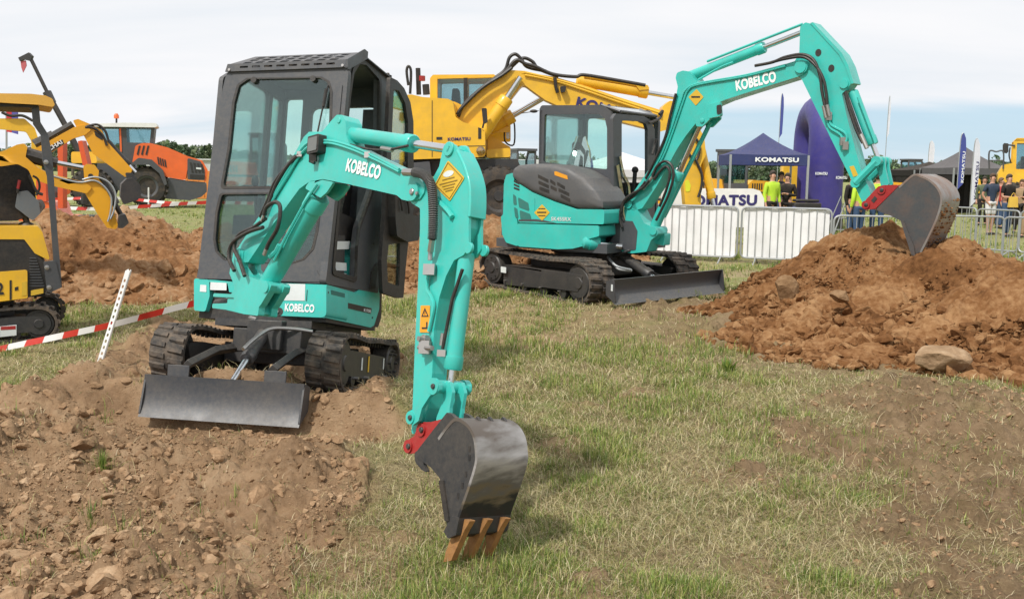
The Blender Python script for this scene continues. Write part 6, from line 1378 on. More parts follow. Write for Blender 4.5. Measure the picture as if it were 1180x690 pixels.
# dark telescopic mast with a little pennant
TM = thing('mast', 'tall dark telescopic mast leaning left with a small pennant at its tip', 'mast', gx(90, 24)); fr = side(24)
m = MB(); bar(m, fr, (34, 65), (60, 118), .045); bar(m, fr, (56, 110), (76, 146), .07); bar(m, fr, (76, 146), (98, 190), .08); bar(m, fr, (98, 190), (98, 235), .1); m.build('pole', BLACK, TM)
m = MB(); sil(m, fr, [(22, 67), (34, 61), (38, 65), (36, 71), (28, 69), (24, 71)], -.05, .05); bar(m, fr, (54, 106), (60, 119), .10, .0, 6); m.build('hook', DARK, TM)
m = MB(); sil(m, fr, [(24, 71), (30, 70), (31, 76), (27, 84), (25, 78)], 0, .02); m.build('pennant', paint('pennant', (.45, .10, .12), .8), TM)

# ------------------------------------------------------------------ orange wheel loader
WL = thing('wheel_loader', 'orange wheel loader with white cab roof and grey slatted rear grille', 'wheel loader', gx(175, 42)); d = 41; FW = side(d, 175, 17); B = lambda m, pts, n0, n1, r=.05, holes=(): sil(m, FW, pts, n0, n1, r, holes)
m = MB(); B(m, [(152, 190), (156, 168), (164, 165), (173, 165), (193, 170), (216, 180), (233, 185), (239.5, 196), (238, 208), (236, 210), (228, 190), (217, 188), (214, 208), (191, 204), (184, 194), (171, 187), (160, 186)], -2.1, 0, .12); hdw = m.build('engine_hood', ORG, WL, bevel=.06)
m = MB(); B(m, [(216, 182), (231, 186), (236, 196), (236, 208), (216, 207)], -2.0, .02, .08); gr_ = m.build('rear_grille', GREY, WL, bevel=.03)
m = MB()
for k in range(4): B(m, [(218.5+k*4.2, 187+k*.6), (221+k*4.2, 187.6+k*.6), (223+k*4, 199), (221+k*4, 199)], .02, .04, .0)
for k in range(3): B(m, [(157.5+k*5, 178), (160+k*5, 168), (162+k*5, 168), (159.5+k*5, 179)], 0, .02, 0)
for k in range(4): B(m, [(181+k*2.7, 181+k), (182.6+k*2.7, 181+k), (184+k*2.7, 190+k), (182.4+k*2.7, 189.5+k)], 0, .02, 0)
B(m, [(219, 201), (236, 202), (236, 206), (219, 205.5)], .02, .04, 0); m.build('louvre', PRINT, WL)
m = MB(); B(m, [(226, 193), (232, 193.5), (232, 195.5), (226, 195)], .02, .06, 0); m.build('badge', STICK_W, gr_)
m = MB(); B(m, [(191, 205), (214, 209), (238, 211), (238.5, 221), (232, 227), (219, 231), (190, 229)], -2.0, .0, .1); B(m, [(112, 178), (152, 186), (160, 205), (150, 222), (110, 215)], -1.8, -.2, .1); m.build('chassis', GREY, WL, bevel=.04)
m = MB(); B(m, [(136, 147), (145, 146), (147, 186), (138, 186)], -1.8, -.2, .02); B(m, [(110, 146), (114, 146), (113, 182), (108, 182)], -1.8, -.2, .02); B(m, [(174, 147), (178, 147), (176, 166), (172, 166)], -1.79, -.21, .02); B(m, [(145, 164), (176, 165), (172, 184), (145, 188)], -1.78, -.19, .05); B(m, [(108, 143.5), (178, 144), (178, 148), (108, 147)], -1.81, -.18, .02); cw = m.build('cab', GREY, WL)
m = MB(); B(m, [(137, 148), (139, 148), (140, 175), (138, 175)], -.2, -.17, 0); m.build('orange_pillar', ORG, cw)
m = MB(); B(m, [(145, 148), (174, 148), (172, 165), (145, 165)], -.25, -.22, .05); B(m, [(114, 148), (137, 148), (138, 182), (113, 180)], -.25, -.22, .05); B(m, [(114, 148), (174, 148), (172, 165), (113, 180)], -1.8, -1.77, .05); m.build('window', GLASS2, cw)
m = MB(); B(m, [(106, 144), (112, 142.5), (145, 141.5), (180, 142), (181.5, 146), (178, 147), (106, 146)], -2.0, 0, .05); m.build('cab_roof', WHITE, cw, bevel=.02)
m = MB(); bar(m, FW, (133, 142), (133, 136), .04, -.5); m.build('beacon_stalk', BLACK, WL); m = MB(); m.lathe(FW.w(*FW.px(133, 136), -.5), V(0, 0, 1), [(0, .1), (.12, .1), (.2, .05), (.2, .001)], 12); m.build('beacon', ORG, WL)
for px_, py_ in ((169.5, 215), (106, 217)):
    for n_ in (-.1, -1.7):
        c0 = FW.w(*FW.px(px_, py_), n_); m = MB(); m.lathe(c0-FW.n*.32, FW.n, [(0, .45), (.0, .70), (.06, .79), (.5, .79), (.58, .70), (.6, .45), (.5, .43)], 30)
        for k in range(22):
            a_ = 2*PI*k/22
            for s_, o_ in ((-1, 0), (1, .07)): m.box(c0+rot(17) @ V(math.cos(a_+o_)*.79, .14*s_-.02, math.sin(a_+o_)*.79), (.08, .26, .09), rot(17) @ Matrix.Rotation(-(a_+o_), 3, 'Y') @ Matrix.Rotation(.4*s_, 3, 'X'))
        ty = m.build('wheel', TYRE, WL); m = MB(); m.lathe(c0-FW.n*.05, FW.n, [(0, .44), (.28, .44), (.25, .36), (.12, .30), (.14, .16), (.22, .14), (.22, .001)], 24); m.build('rim', GREY, ty)
m = MB(); B(m, [(150, 190), (160, 182), (175, 184), (188, 196), (193, 212), (190, 214), (184, 200), (172, 190), (160, 190)], -.2, .3, .1); m.build('fender', GREY, WL, bevel=.02)
m = MB(); B(m, [(60, 225), (95, 205), (112, 196), (114, 203), (96, 214), (62, 232)], -.8, -.5, .05); m.build('lift_arm', ORG, WL); m = MB(); B(m, [(44, 212), (62, 210), (68, 232), (44, 236)], -2.6, .6, .05); m.build('bucket', GREY, WL)

# ------------------------------------------------------------------ stakes and barrier tape
def stake(name, label, base, tip, w):
    t = V(*(tip-base)); b = MB(); L_ = t.length; z = t.normalized(); x = V(1, 0, 0); x = (x-z*x.dot(z)).normalized(); fr = Fr(base, x, z)
    hol = [rect(-w*.2, k*.052+.03, w*.2, k*.052+.055) for k in range(int(L_/.052)-1)]
    b.plate(fr, [(-w/2, 0), (w/2, 0), (w/2, L_*.98), (0, L_), (-w/2, L_*.98)], hol, -.003, .003)
    b.plate(Fr(base+x*(w/2), -fr.n, z), rect(0, 0, w*.6, L_), (), -.003, .003)
    o = b.build(name, WHITE); tag(o, label, 'stake'); return o
sb = G(109, 430); stp = at(148, 310, sb.y+.25); stake('stake', 'leaning white perforated stake holding the red and white tape', sb-V(0, 0, .03), stp, .038)
p = G(171, 240); stake('stake', 'small upright white stake before the orange wheel loader', p, at(171, 216, p.y), .05)
TAPE_R, TAPE_W = paint('tape_red', (.55, .03, .02), .35, dirt=.05), paint('tape_white', (.75, .74, .73), .35, dirt=.08)
def tape(label, pts, w, period, twist=.3):
    P = smooth(pts, 24); m = MB(); s = 0
    for i in range(len(P)-1):
        a, b = P[i], P[i+1]; seg = (b-a).length
        n_ = max(1, int(seg/(period/4)))
        for k in range(n_):
            p, q_ = a.lerp(b, k/n_), a.lerp(b, (k+1)/n_); s0 = s+seg*k/n_; t0, t1 = twist*math.sin(s0*2.3), twist*math.sin((s0+seg/n_)*2.3)
            u0, u1 = V(0, math.sin(t0), math.cos(t0))*w/2, V(0, math.sin(t1), math.cos(t1))*w/2; sl = (b-a).normalized()*w*.25
            m.m = int(s0/period*2) % 2; m.add([p-u0-sl, q_-u1-sl, q_+u1+sl, p+u0+sl], [[0, 1, 2, 3]])
        s += seg
    o = m.build('barrier_tape', [TAPE_R, TAPE_W]); tag(o, label, 'barrier tape'); return o
tape('red and white barrier tape crossing in front of the canopy excavator tracks', [at(-60, 417, 8.9), at(0, 402, 8.8), at(70, 387, 8.6), at(127, 374.5, 8.35), at(175, 362, 8.4), at(224, 349.5, 8.5), at(300, 335, 8.8)], .055, .42)
tape('red and white barrier tape low behind the mini excavator and the dirt ridge', [at(40, 238, 24), at(120, 241, 24), at(171, 237.5, 24), at(250, 233.5, 25), at(340, 240, 23), at(470, 281, 18.2), at(560, 263, 18.4), at(600, 260, 18.6)], .08, .5)
tape('thin red and white barrier tape before the orange loader wheels', [at(-20, 230, 34), at(60, 229.5, 34), at(130, 228, 34), at(200, 234, 33), at(250, 232, 33)], .09, .6)
# ------------------------------------------------------------------ big yellow wheeled excavator
d = 20.5; F3 = side(d); M3 = thing('wheeled_excavator', 'big yellow wheeled excavator standing high behind the two teal ones', 'excavator', gx(530, 21.3))
C = lambda m, pts, n0, n1, r=.04, holes=(), fr=F3: sil(m, fr, pts, n0, n1, r, holes)
m = MB(); C(m, [(440, 112), (474, 109), (487, 112), (516, 114), (522, 117), (525, 135), (534, 141), (552, 146), (559, 151), (559, 181), (440, 185)], -2.3, 0, .08); b3 = m.build('body', YEL, M3, bevel=.05)
m = MB(); C(m, [(497.6, 116), (498.4, 116), (498.4, 181), (497.6, 181)], 0, .006, 0); C(m, [(440, 169.5), (559, 167.8), (559, 168.6), (440, 170.3)], 0, .006, 0); C(m, [(503, 158), (509.5, 158), (509.5, 161), (503, 161)], 0, .01, 0); C(m, [(551, 147), (554.5, 148), (554.5, 160), (551, 160)], 0, .01, 0); m.build('panel_gap', PRINT, b3)
a, b = F3.px(516, 162.2), F3.px(542, 161.6); lettering('logo_lettering', 'KOMATSU', Fr(F3.w(*a), F3.w(*b)-F3.w(*a), F3.y), .085, NAVY, b3, w=(F3.w(*b)-F3.w(*a)).length, bold=.03, depth=.01)
m = MB(); C(m, [(560, 152), (588, 168), (588, 181), (560, 182)], -2.3, -1.1, .05); C(m, [(560, 172), (588, 170), (588, 181), (560, 182)], -1.1, -.4, .05); m.build('front_box', YEL, M3, bevel=.03)
m = MB()
for p_ in ((554, 174),): m.lathe(F3.w(*F3.px(*p_), 0), F3.n, [(0, .09), (.04, .09), (.05, .06), (.05, .001)], 16)
m.build('headlight', LENS, b3)
m = MB(); C(m, [(490.5, 114), (490.5, 84), (494, 80.5), (568, 80), (577, 86), (588, 140), (588, 160), (560, 160), (525, 136), (516, 114)], -2.25, -2.15, .05, ([(500, 112), (500, 86), (530, 85), (530, 115)], [(535, 86), (566, 86), (574, 110), (574, 140), (535, 130)]))
C(m, [(490.5, 114), (490.5, 84), (494, 80.5), (568, 80), (577, 86), (588, 150), (560, 150), (525, 136), (516, 114)], -1.2, -1.1, .05, ([(499.5, 111), (499.5, 85), (531, 84.5), (531, 118), (520, 113)], [(536, 85), (566, 84), (573, 104), (578, 130), (560, 140), (536, 130)]))
C(m, [(490.5, 84), (494, 80.3), (568, 79.8), (572, 83.5), (490.5, 85.5)], -2.26, -1.09, .03); C(m, [(490.3, 84), (499, 84), (499, 114), (490.3, 114)], -2.27, -1.085, .02); c3 = m.build('cab', YEL, M3, bevel=.015)
m = MB(); C(m, [(498, 84), (572, 83), (580, 130), (526, 130), (516, 112), (498, 112)], -1.16, -1.14, 0); C(m, [(498, 84), (572, 83), (580, 130), (526, 130), (516, 112), (498, 112)], -2.21, -2.19, 0); m.build('window', GLASS2, c3)
m = MB(); C(m, [(516, 95), (524, 95), (526, 118), (514, 118)], -1.9, -1.5, .05); C(m, [(531, 84), (536, 84), (536, 120), (531, 120)], -1.15, -1.09, 0); m.build('seat', BLACK, c3)
m = MB(); C(m, [(440, 184), (596, 183), (600, 192), (598, 202), (440, 204)], -2.0, -.3, .03); C(m, [(500, 200), (552, 200), (548, 240), (505, 240)], -1.8, -.5, .03); C(m, [(562, 215), (600, 215), (600, 223), (562, 223)], -2.0, -.3, .02); C(m, [(470, 220), (500, 220), (500, 240), (470, 240)], -2.0, -.3, .02); m.build('chassis', DARK, M3)
m = MB(); C(m, [(472, 188), (495, 186), (497, 203), (473, 204)], -.3, .0, .03); m.build('tool_box', GREY, M3, bevel=.01)
for px_ in (575, 455):
    for n_ in (-.15, -.62, -1.75, -2.2):
        c0 = F3.w(*F3.px(px_, 226), n_); m = MB(); m.lathe(c0+V(0, .2, 0), V(0, -1, 0), [(0, .34), (.0, .52), (.04, .60), (.34, .60), (.38, .52), (.38, .34), (.3, .32)], 28)
        for k in range(20):
            a_ = 2*PI*k/20
            for s_, o_ in ((-1, 0), (1, .08)): m.box(c0+V(math.cos(a_+o_)*.60, .09*s_+.01, math.sin(a_+o_)*.60), (.06, .17, .07), Matrix.Rotation(-(a_+o_), 3, 'Y'))
        ty = m.build('wheel', TYRE, M3); m = MB(); m.lathe(c0+V(0, .05, 0), V(0, -1, 0), [(0, .33), (.2, .33), (.12, .25), (.12, .12), (.18, .1), (.18, .001)], 20); m.build('rim', DARK, ty)
m = MB(); C(m, [(526, 138), (532, 122), (548, 108), (562, 96), (580, 83), (590, 79), (605, 80), (622, 84), (640, 87), (672, 96), (713, 110), (765, 126), (780, 131), (786, 137), (782, 146), (764, 151), (720, 140), (672, 131), (642, 120), (629, 114), (615, 104), (603, 95), (596, 104), (588, 114), (572, 138), (560, 155), (545, 152)], -.85, -.35, .1); bo3 = m.build('boom', YEL, M3, bevel=.03)
m = MB(); path(m, F3, [(605, 82), (640, 90), (672, 99), (713, 113), (765, 130)], .03, -.32); path(m, F3, [(605, 85), (640, 92), (672, 102), (713, 116), (765, 133)], .025, -.32); m.build('pipe', YEL, bo3)
a, b = F3.px(665, 121), F3.px(746, 141); A3, B3 = F3.w(*a, -.35), F3.w(*b, -.35); xx = (B3-A3).normalized(); lettering('logo_lettering', 'KOMATSU', Fr(A3, xx, F3.n.cross(xx)), .27, NAVY, bo3, w=(B3-A3).length, bold=.035, depth=.012)
m = MB(); F3s = Fr(F3.w(0, 0, 0), F3.x, F3.y)
C(m, [(766, 122), (776, 114), (790, 120), (806, 138), (816, 158), (818, 178), (812, 190), (812, 240), (794, 240), (791, 210), (794, 186), (791, 168), (782, 148), (770, 140)], -.8, -.4, .08); st3 = m.build('stick', YEL, M3, bevel=.03)
cylinder_ram('bucket_cylinder', F3.w(*F3.px(815, 172), -.6), F3.w(*F3.px(829, 240), -.6), .085, .85, .05, M3, YEL)
m = MB(); C(m, [(790, 238), (832, 238), (836, 262), (824, 284), (800, 284), (788, 262)], -1.1, -.1, .15); m.build('bucket', DARK, M3, bevel=.03)
m = MB(); path(m, F3, [(786, 150), (796, 152), (806, 160), (810, 170), (806, 184), (798, 178), (792, 165)], .03, -.35); path(m, F3, [(803, 180), (812, 200), (812, 215), (808, 228)], .03, -.35); m.build('hose', HOSE, st3)
m = MB(); C(m, [(793, 209), (797, 207), (800, 214), (799, 221), (794, 222)], -.4, -.39, .05); m.build('sticker', paint('lime_sticker', (.7, .7, .02), .5), st3)
cylinder_ram('arm_cylinder', F3.w(*F3.px(668, 90), -.6), F3.w(*F3.px(782, 109.5), -.6), .115, .73, .05, M3, YEL)
m = MB(); path(m, F3, [(675, 86), (718, 92.5), (746, 98)], .03, -.5); C(m, [(735, 95), (750, 96), (752, 101), (740, 102)], -.65, -.45, .02); m.build('cylinder_pipe', YEL, M3)
cylinder_ram('boom_cylinder', F3.w(*F3.px(548, 166), -.25), F3.w(*F3.px(600, 88), -.25), .13, .70, .06, M3, YEL)
cylinder_ram('boom_cylinder', F3.w(*F3.px(556, 150), -1.1), F3.w(*F3.px(627, 109), -1.1), .13, .50, .06, M3, YEL)
hoses([[F3.w(*F3.px(*p), -.3) for p in ((527, 134), (535, 118), (560, 96), (580, 84), (594, 68), (606, 72), (617, 75), (638, 84), (664, 87), (675, 85), (718, 92), (746, 97))],
       [F3.w(*F3.px(*p), -.4) for p in ((528, 130), (545, 108), (570, 88), (582, 78), (587, 64), (594, 60), (601, 66), (608, 75), (630, 80))], [F3.w(*F3.px(*p), -.5) for p in ((530, 136), (550, 110), (575, 90), (592, 72), (603, 64), (614, 68), (622, 77), (645, 86))],
       [F3.w(*F3.px(*p), -.2) for p in ((526, 132), (533, 122), (556, 100), (578, 86), (590, 77))], [F3.w(*F3.px(*p), -.28) for p in ((640, 88), (641, 98), (643, 106))]], .035, M3)
m = MB(); C(m, [(555, 125), (561, 125), (562, 141), (557, 144)], .0, .06, .03); bar(m, F3, (558, 140), (556, 148), .02, .02); C(m, [(646, 99), (653, 98), (652, 105), (647, 106)], -.35, -.2, .02); m.build('mirror', BLACK, M3)
m = MB(); path(m, F3, [(470, 98), (468, 82), (470, 76), (473, 82), (472, 108)], .03, -.1); bar(m, F3, (481, 108), (480, 77), .05, -.3); bar(m, F3, (490, 108), (489, 96), .07, -.3); path(m, F3, [(582, 138), (581, 160), (592, 165), (593, 142), (590, 134)], .02, -1.2); m.build('handrail', BLACK, M3)
m = MB(); bar(m, F3, (484.5, 92), (484.5, 86), .07, -.3); m.build('beacon', RED, M3)
m = MB(); C(m, [(582, 138), (586, 138), (587, 158), (583, 158)], -1.25, -1.2, .03); m.build('mirror_glass', paint('mirror_face', (.55, .6, .65), .15), M3)
def heap4_fn(x, y): return .62-np.maximum(np.abs(x+.7)/3.4, np.abs(y-21.5)/2.1)**4*.62+(fbm(x, y, .8, 3, 99)-.5)*.15
heap('dirt_pile', 'low flat earth ramp under the wheels of the big yellow excavator', -.7, 21.5, 4.2, 2.8, heap4_fn, E_BRN, 500, (.03, .12), 63)

# ------------------------------------------------------------------ navy gazebo, arch, banner
NAVYF = FABRIC('navy_fabric', (.035, .05, .15)); PURP = paint('purple_vinyl', (.040, .034, .21), .45, dirt=.08, spec=.4)
def gazebo(name, label, cx, cy, w, ze, zp, mat, yaw=0, val=.32, frame=GALV, walls=None, post=True, cat='tent', group=None):
    t = thing(name, label, cat, (cx, cy, 0), group); L = Loc((cx, cy, 0), rot(yaw)); h_ = w/2
    N_ = 7; grid = []
    cor = [(-h_, -h_), (h_, -h_), (h_, h_), (-h_, h_)]; vs = []; fs = []
    for k in range(N_+1):
        s = k/N_; z = ze+(zp-ze)*(s**1.45)*1.0; rr = 1-s
        for i in range(4):
            a, b = cor[i], cor[(i+1) % 4]
            for j in range(4):
                u = j/4; sagz = -.05*w*.3*math.sin(PI*u)*(1-s); vs.append(L((a[0]+(b[0]-a[0])*u)*rr, (a[1]+(b[1]-a[1])*u)*rr, z+sagz*.6))
    for k in range(N_):
        for j in range(16): fs.append([k*16+j, k*16+(j+1) % 16, (k+1)*16+(j+1) % 16, (k+1)*16+j])
    base = len(vs)
    for i in range(4):
        a, b = cor[i], cor[(i+1) % 4]
        for j in range(4): u = j/4; vs.append(L(a[0]+(b[0]-a[0])*u, a[1]+(b[1]-a[1])*u, ze-val))
    for j in range(16): fs.append([base+j, base+(j+1) % 16, (j+1) % 16, j])
    m = MB(); m.add(vs, fs); ro = m.build('canopy', mat, t, angle=25)
    if post:
        for a in cor: m = MB(); m.box(L(a[0]*.985, a[1]*.985, (ze-.02)/2), (.06, .06, ze-.02), L.M); m.build('leg', frame, t)
    if walls:
        m = MB()
        for i in walls:
            a, b = Vector(cor[i]), Vector(cor[(i+1) % 4]); n_ = 12
            for k in range(n_):
                p, q_ = a.lerp(b, k/n_), a.lerp(b, (k+1)/n_); o_ = .03*(k % 2); m.add([L(p.x*.98+o_, p.y*.98, .03), L(q_.x*.98, q_.y*.98+o_, .03), L(q_.x*.98, q_.y*.98, ze-val+.05), L(p.x*.98, p.y*.98, ze-val+.05)], [[0, 1, 2, 3]])
        m.build('side_wall', mat, t)
    return t, L, ro
zE = 1.68+(202.3-178.5)*29.5/1150
gt, gL, gro = gazebo('gazebo', 'navy pop-up gazebo with white lettering on its front valance', at(888, 200, 29.5).x, 30.6, 2.28, zE, zE+.66, NAVYF, yaw=-3)
fr = gL.plane((-.53, -1.14, zE-.215), (1, 0, 0), (0, 0, 1)); lettering('logo_lettering', 'KOMATSU', Fr(fr.o+V(.12, -.02, 0), fr.x, fr.y), .17, LETTER, gro, w=1.24, bold=.035, depth=.02)
dB = 24; FBn = side(dB); m = MB(); sil(m, FBn, [(762, 217), (868, 217.5), (876, 220), (880.5, 229), (881, 262), (762, 262)], -.06, 0, .06); o = m.build('banner_board', paint('banner_white', (.82, .82, .80), .55, dirt=.1)); tag(o, 'low white board with large navy lettering behind the barriers', 'banner board')
a, b = FBn.px(787, 236.5), FBn.px(871.5, 236); lettering('logo_lettering', 'KOMATSU', Fr(FBn.w(*a), FBn.w(*b)-FBn.w(*a), FBn.y), .33, NAVY, o, w=(FBn.w(*b)-FBn.w(*a)).length, bold=.04, depth=.008)
# arch
ar = thing('inflatable_arch', 'purple inflatable arch with white marks towering behind the barriers', 'inflatable arch', (at(952, 200, 31).x, 31, 0))
pn, pf = V(at(951, 200, 31.3).x, 31.3, 0), V(at(932, 200, 33.6).x, 33.6, 0); R_ = .54; zt = 1.68+(203-114)*33/1150-R_
arc = [pn+V(0, 0, z) for z in (-.02, .45)]+[pn.lerp(pf, .5)+(pn-pf)*.5*math.cos(a)+V(0, 0, zt-1.3+1.3*math.sin(a)**.62) for a in np.linspace(0, PI, 13)]+[pf+V(0, 0, z) for z in (.45, -.02)]
m = MB(); m.tube(smooth(arc, 4), R_, 20)
tb = m.build('arch_tube', PURP, ar, angle=60)
m = MB()
for q_ in (pn, pf): m.cyl(q_+V(0, 0, 0), q_+V(0, 0, .42), .60, n=20)
m.build('arch_foot', BLACK, ar)
fr = Fr(pn+V(-.36, -.47, 1.05), V(.9, -.42, 0), V(0, 0, 1)); lettering('small_lettering', 'KOMATSU', Fr(pn+V(-.42, -.40, 1.72), V(.55, -.25, 0), V(0, 0, 1)), .11, LETTER, tb, w=.35, bold=.03, depth=.03)
lettering('small_lettering', 'KOMATSU', Fr(pn+V(.15, -.555, 1.60), V(.98, .18, 0), V(0, 0, 1)), .12, LETTER, tb, w=.36, bold=.03, depth=.03)
m = MB(); m.plate(Fr(pf+V(-.30, -.50, 3.1), V(.8, -.4, 0), V(.0, 0, 1)), rect(0, 0, .32, .45), (), 0, .05); m.build('white_mark', STICK_W, tb)
# crowd barriers
def barrier(x0, y0, x1, y1, label, sheet=False, h_=1.08, group='crowd barriers'):
    a, b = V(x0, y0, 0), V(x1, y1, 0); t = thing('crowd_barrier', label, 'barrier', a.lerp(b, .5), group); ux = (b-a).normalized(); Ln = (b-a).length; zg = -.0
    fr = Fr(a+V(0, 0, zg), ux, V(0, 0, 1)); ring = rnd(rect(0.01, .12, Ln-.01, h_), .12, 6)
    m = MB(); P_ = [fr.w(u, v) for u, v in ring]; m.tube(P_+[P_[0]], .019, 7); m.build('frame', GALV, t)
    m = MB(); n_ = int(Ln/.135)
    for k in range(1, n_): m.cyl(fr.w(Ln*k/n_, .12), fr.w(Ln*k/n_, h_), .007, n=5)
    m.build('bars', GALV, t)
    for s_ in (.18, .82):
        m = MB(); m.tube([fr.w(Ln*s_, .0, -.3), fr.w(Ln*s_, .13, 0), fr.w(Ln*s_, .0, .3)], .016, 6); m.build('foot', GALV, t)
    if sheet:
        m = MB(); vs = []; fs = []; N1, N2 = 24, 6; r_ = np.random.default_rng(int(x0*10) % 97)
        for i in range(N1+1):
            for j in range(N2+1): u, v = i/N1, j/N2; vs.append(fr.w(.05+(Ln-.10)*u, .14+(h_-.16)*v, -.035+.012*math.sin(u*21+v*3)+r_.uniform(-.006, .006)))
        for i in range(N1):
            for j in range(N2): k = i*(N2+1)+j; fs.append([k, k+1, k+N2+2, k+N2+1])
        m.add(vs, fs); m.build('cover_sheet', paint('white_sheet', (.84, .84, .85), .6, dirt=.10), t, angle=180)
    return t
def bp(px, py, z=.0): g = G(px, py, z); return g.x, g.y
barrier(*bp(748, 299), *bp(849, 304), 'white-covered crowd barrier next to the teal excavator blade', True)
barrier(*bp(852, 304), *bp(956, 309), 'white-covered crowd barrier between the blade one and the red heap', True)
y_ = G(960, 309).y
barrier(at(958, 300, 18.0).x, 18.0, at(1075, 300, 17.8).x, 17.8, 'bare crowd barrier behind the dipping bucket', False, .98)
barrier(at(1088, 300, 18.6).x, 18.6, at(1152, 300, 18.6).x, 18.5, 'bare crowd barrier right of the bucket in the nearer row', False, .98)
barrier(at(1153, 300, 18.5).x, 18.5, at(1245, 300, 17.4).x, 17.4, 'bare crowd barrier cut off by the right edge, nearer row', False, .98)
for k, (pa, pb, dd, lb) in enumerate(((1076, 1122, 24, 'bare crowd barrier just right of the worn bucket in the back row'), (1122, 1172, 22.5, 'bare crowd barrier in front of the man with white shorts, back row'), (1172, 1235, 21.5, 'bare crowd barrier at the right edge in the back row'))):
    barrier(at(pa, 300, dd).x, dd, at(pb, 300, dd-1).x, dd-1, lb, False, 1.0)
m = MB(); q0 = gx(972, 26); m.tube([q0+V(-.35, 0, 0), q0+V(0, 0, 1.15), q0+V(.35, 0, 0)], .025, 6); m.tube([q0+V(-.35, .7, 0), q0+V(0, .5, 1.15), q0+V(.35, .7, 0)], .025, 6)
for z in (.3, .6, .9): m.cyl(q0+V(-.28*(1.2-z), 0, z), q0+V(.28*(1.2-z), 0, z), .018, n=6)
o = m.build('step_ladder', GALV); tag(o, 'small metal trestle standing beside the purple arch', 'trestle')
# feather flags
def feather(px, ytop, ybot, d_, w, mat, label, lean=0., text=None):
    q_ = gx(px, d_); hz = 198+(px-590)*.014; zt = 1.68+(hz-ytop)*d_/FPX; zb = max(.5, 1.68+(hz-ybot)*d_/FPX)
    t = thing('feather_flag', label, 'flag', q_, 'feather flags'); m = MB()
    m.tube(smooth([q_, q_+V(0, 0, zt*.6), q_+V(.02, 0, zt*.93), q_+V(w*.35, 0, zt)], 5), .02, 6); m.build('pole', GALV, t)
    fr = Fr(q_+V(.02, 0, 0), V(1, 0, 0), V(0, 0, 1)); m = MB(); pts = [(0, zb), (w*.75, zb+.25), (w*.85, zb+(zt-zb)*.35), (w*.9, zb+(zt-zb)*.7), (w*.75, zb+(zt-zb)*.9), (w*.4, zt), (.02, zt-.12), (0, zb+(zt-zb)*.5)]
    m.plate(fr, [tuple(p) for p in pts], (), 0, .008); c_ = m.build('cloth', mat, t)
    if text: lettering('lettering', text, Fr(fr.w(w*.8, zb+.3, .012), V(0, 0, 1), V(-1, 0, 0)), w*.55, LETTER if mat != FLW else NAVY, c_, w=(zt-zb)*.55, bold=.02, depth=.0)
    return t
FLW = paint('flag_white', (.68, .70, .78), .7, dirt=.02); FLB = paint('flag_blue_cloth', (.05, .07, .30), .7, dirt=.02)
feather(1097, 154, 218, 45, .30, FLB, 'blue feather flag in front of the black tents', text='KOMATSU'); feather(1113, 160, 240, 42, .30, FLW, 'tall white feather flag between the blue one and the grey tent roof', text='KOMATSU')
feather(1062, 163, 196, 62, .38, FLW, 'pale white feather flag standing far off left of the blue one'); feather(891, 110, 160, 60, .2, FLB, 'thin blue feather flag rising above the navy gazebo peak'); feather(1013, 113, 160, 58, .14, FLW, 'thin pale flag rising right of the teal stick', )
# tents
gazebo('gazebo', 'white tent with a pink print far behind the teal excavator cab', at(720, 200, 40).x, 41.5, 4.4, 1.68+.05*40/11.5*1.0, 2.55, paint('tent_white', (.72, .71, .74), .6), yaw=20, walls=[0, 1, 2, 3])
BLKF = FABRIC('black_fabric', (.012, .012, .014)); GRYF = FABRIC('grey_fabric', (.10, .10, .11))
t_, L_, r_o = gazebo('gazebo', 'black tent with a grey peaked roof behind the spectators', at(1134, 200, 46).x, 48, 2.9, 1.68+12*46/1150, 1.68+35*46/1150+.05, GRYF, yaw=8, walls=None)
m = MB()
for i in range(12): m.box(L_(-1.4+i*.235, 1.3, 1.0), (.24, .04, 2.1), L_.M @ Matrix.Rotation(.2*(-1)**i, 3, 'Z'))
for i in range(12): m.box(L_(-1.4, -1.3+i*.235, 1.0), (.04, .24, 2.1), L_.M)
m.build('side_wall', BLKF, t_)
t_, L_, r_o = gazebo('gazebo', 'black tent with white print left of the grey peaked roof', at(1094, 200, 50).x, 52.5, 3.0, 1.68+9*50/1150, 2.5, BLKF, yaw=4, walls=[0, 1, 2, 3])
m = MB(); m.plate(L_.plane((.1, -1.52, 1.75), (1, 0, 0), (0, 0, 1)), rect(0, 0, .7, .16), (), 0, .01); m.build('white_print', STICK_W, r_o)
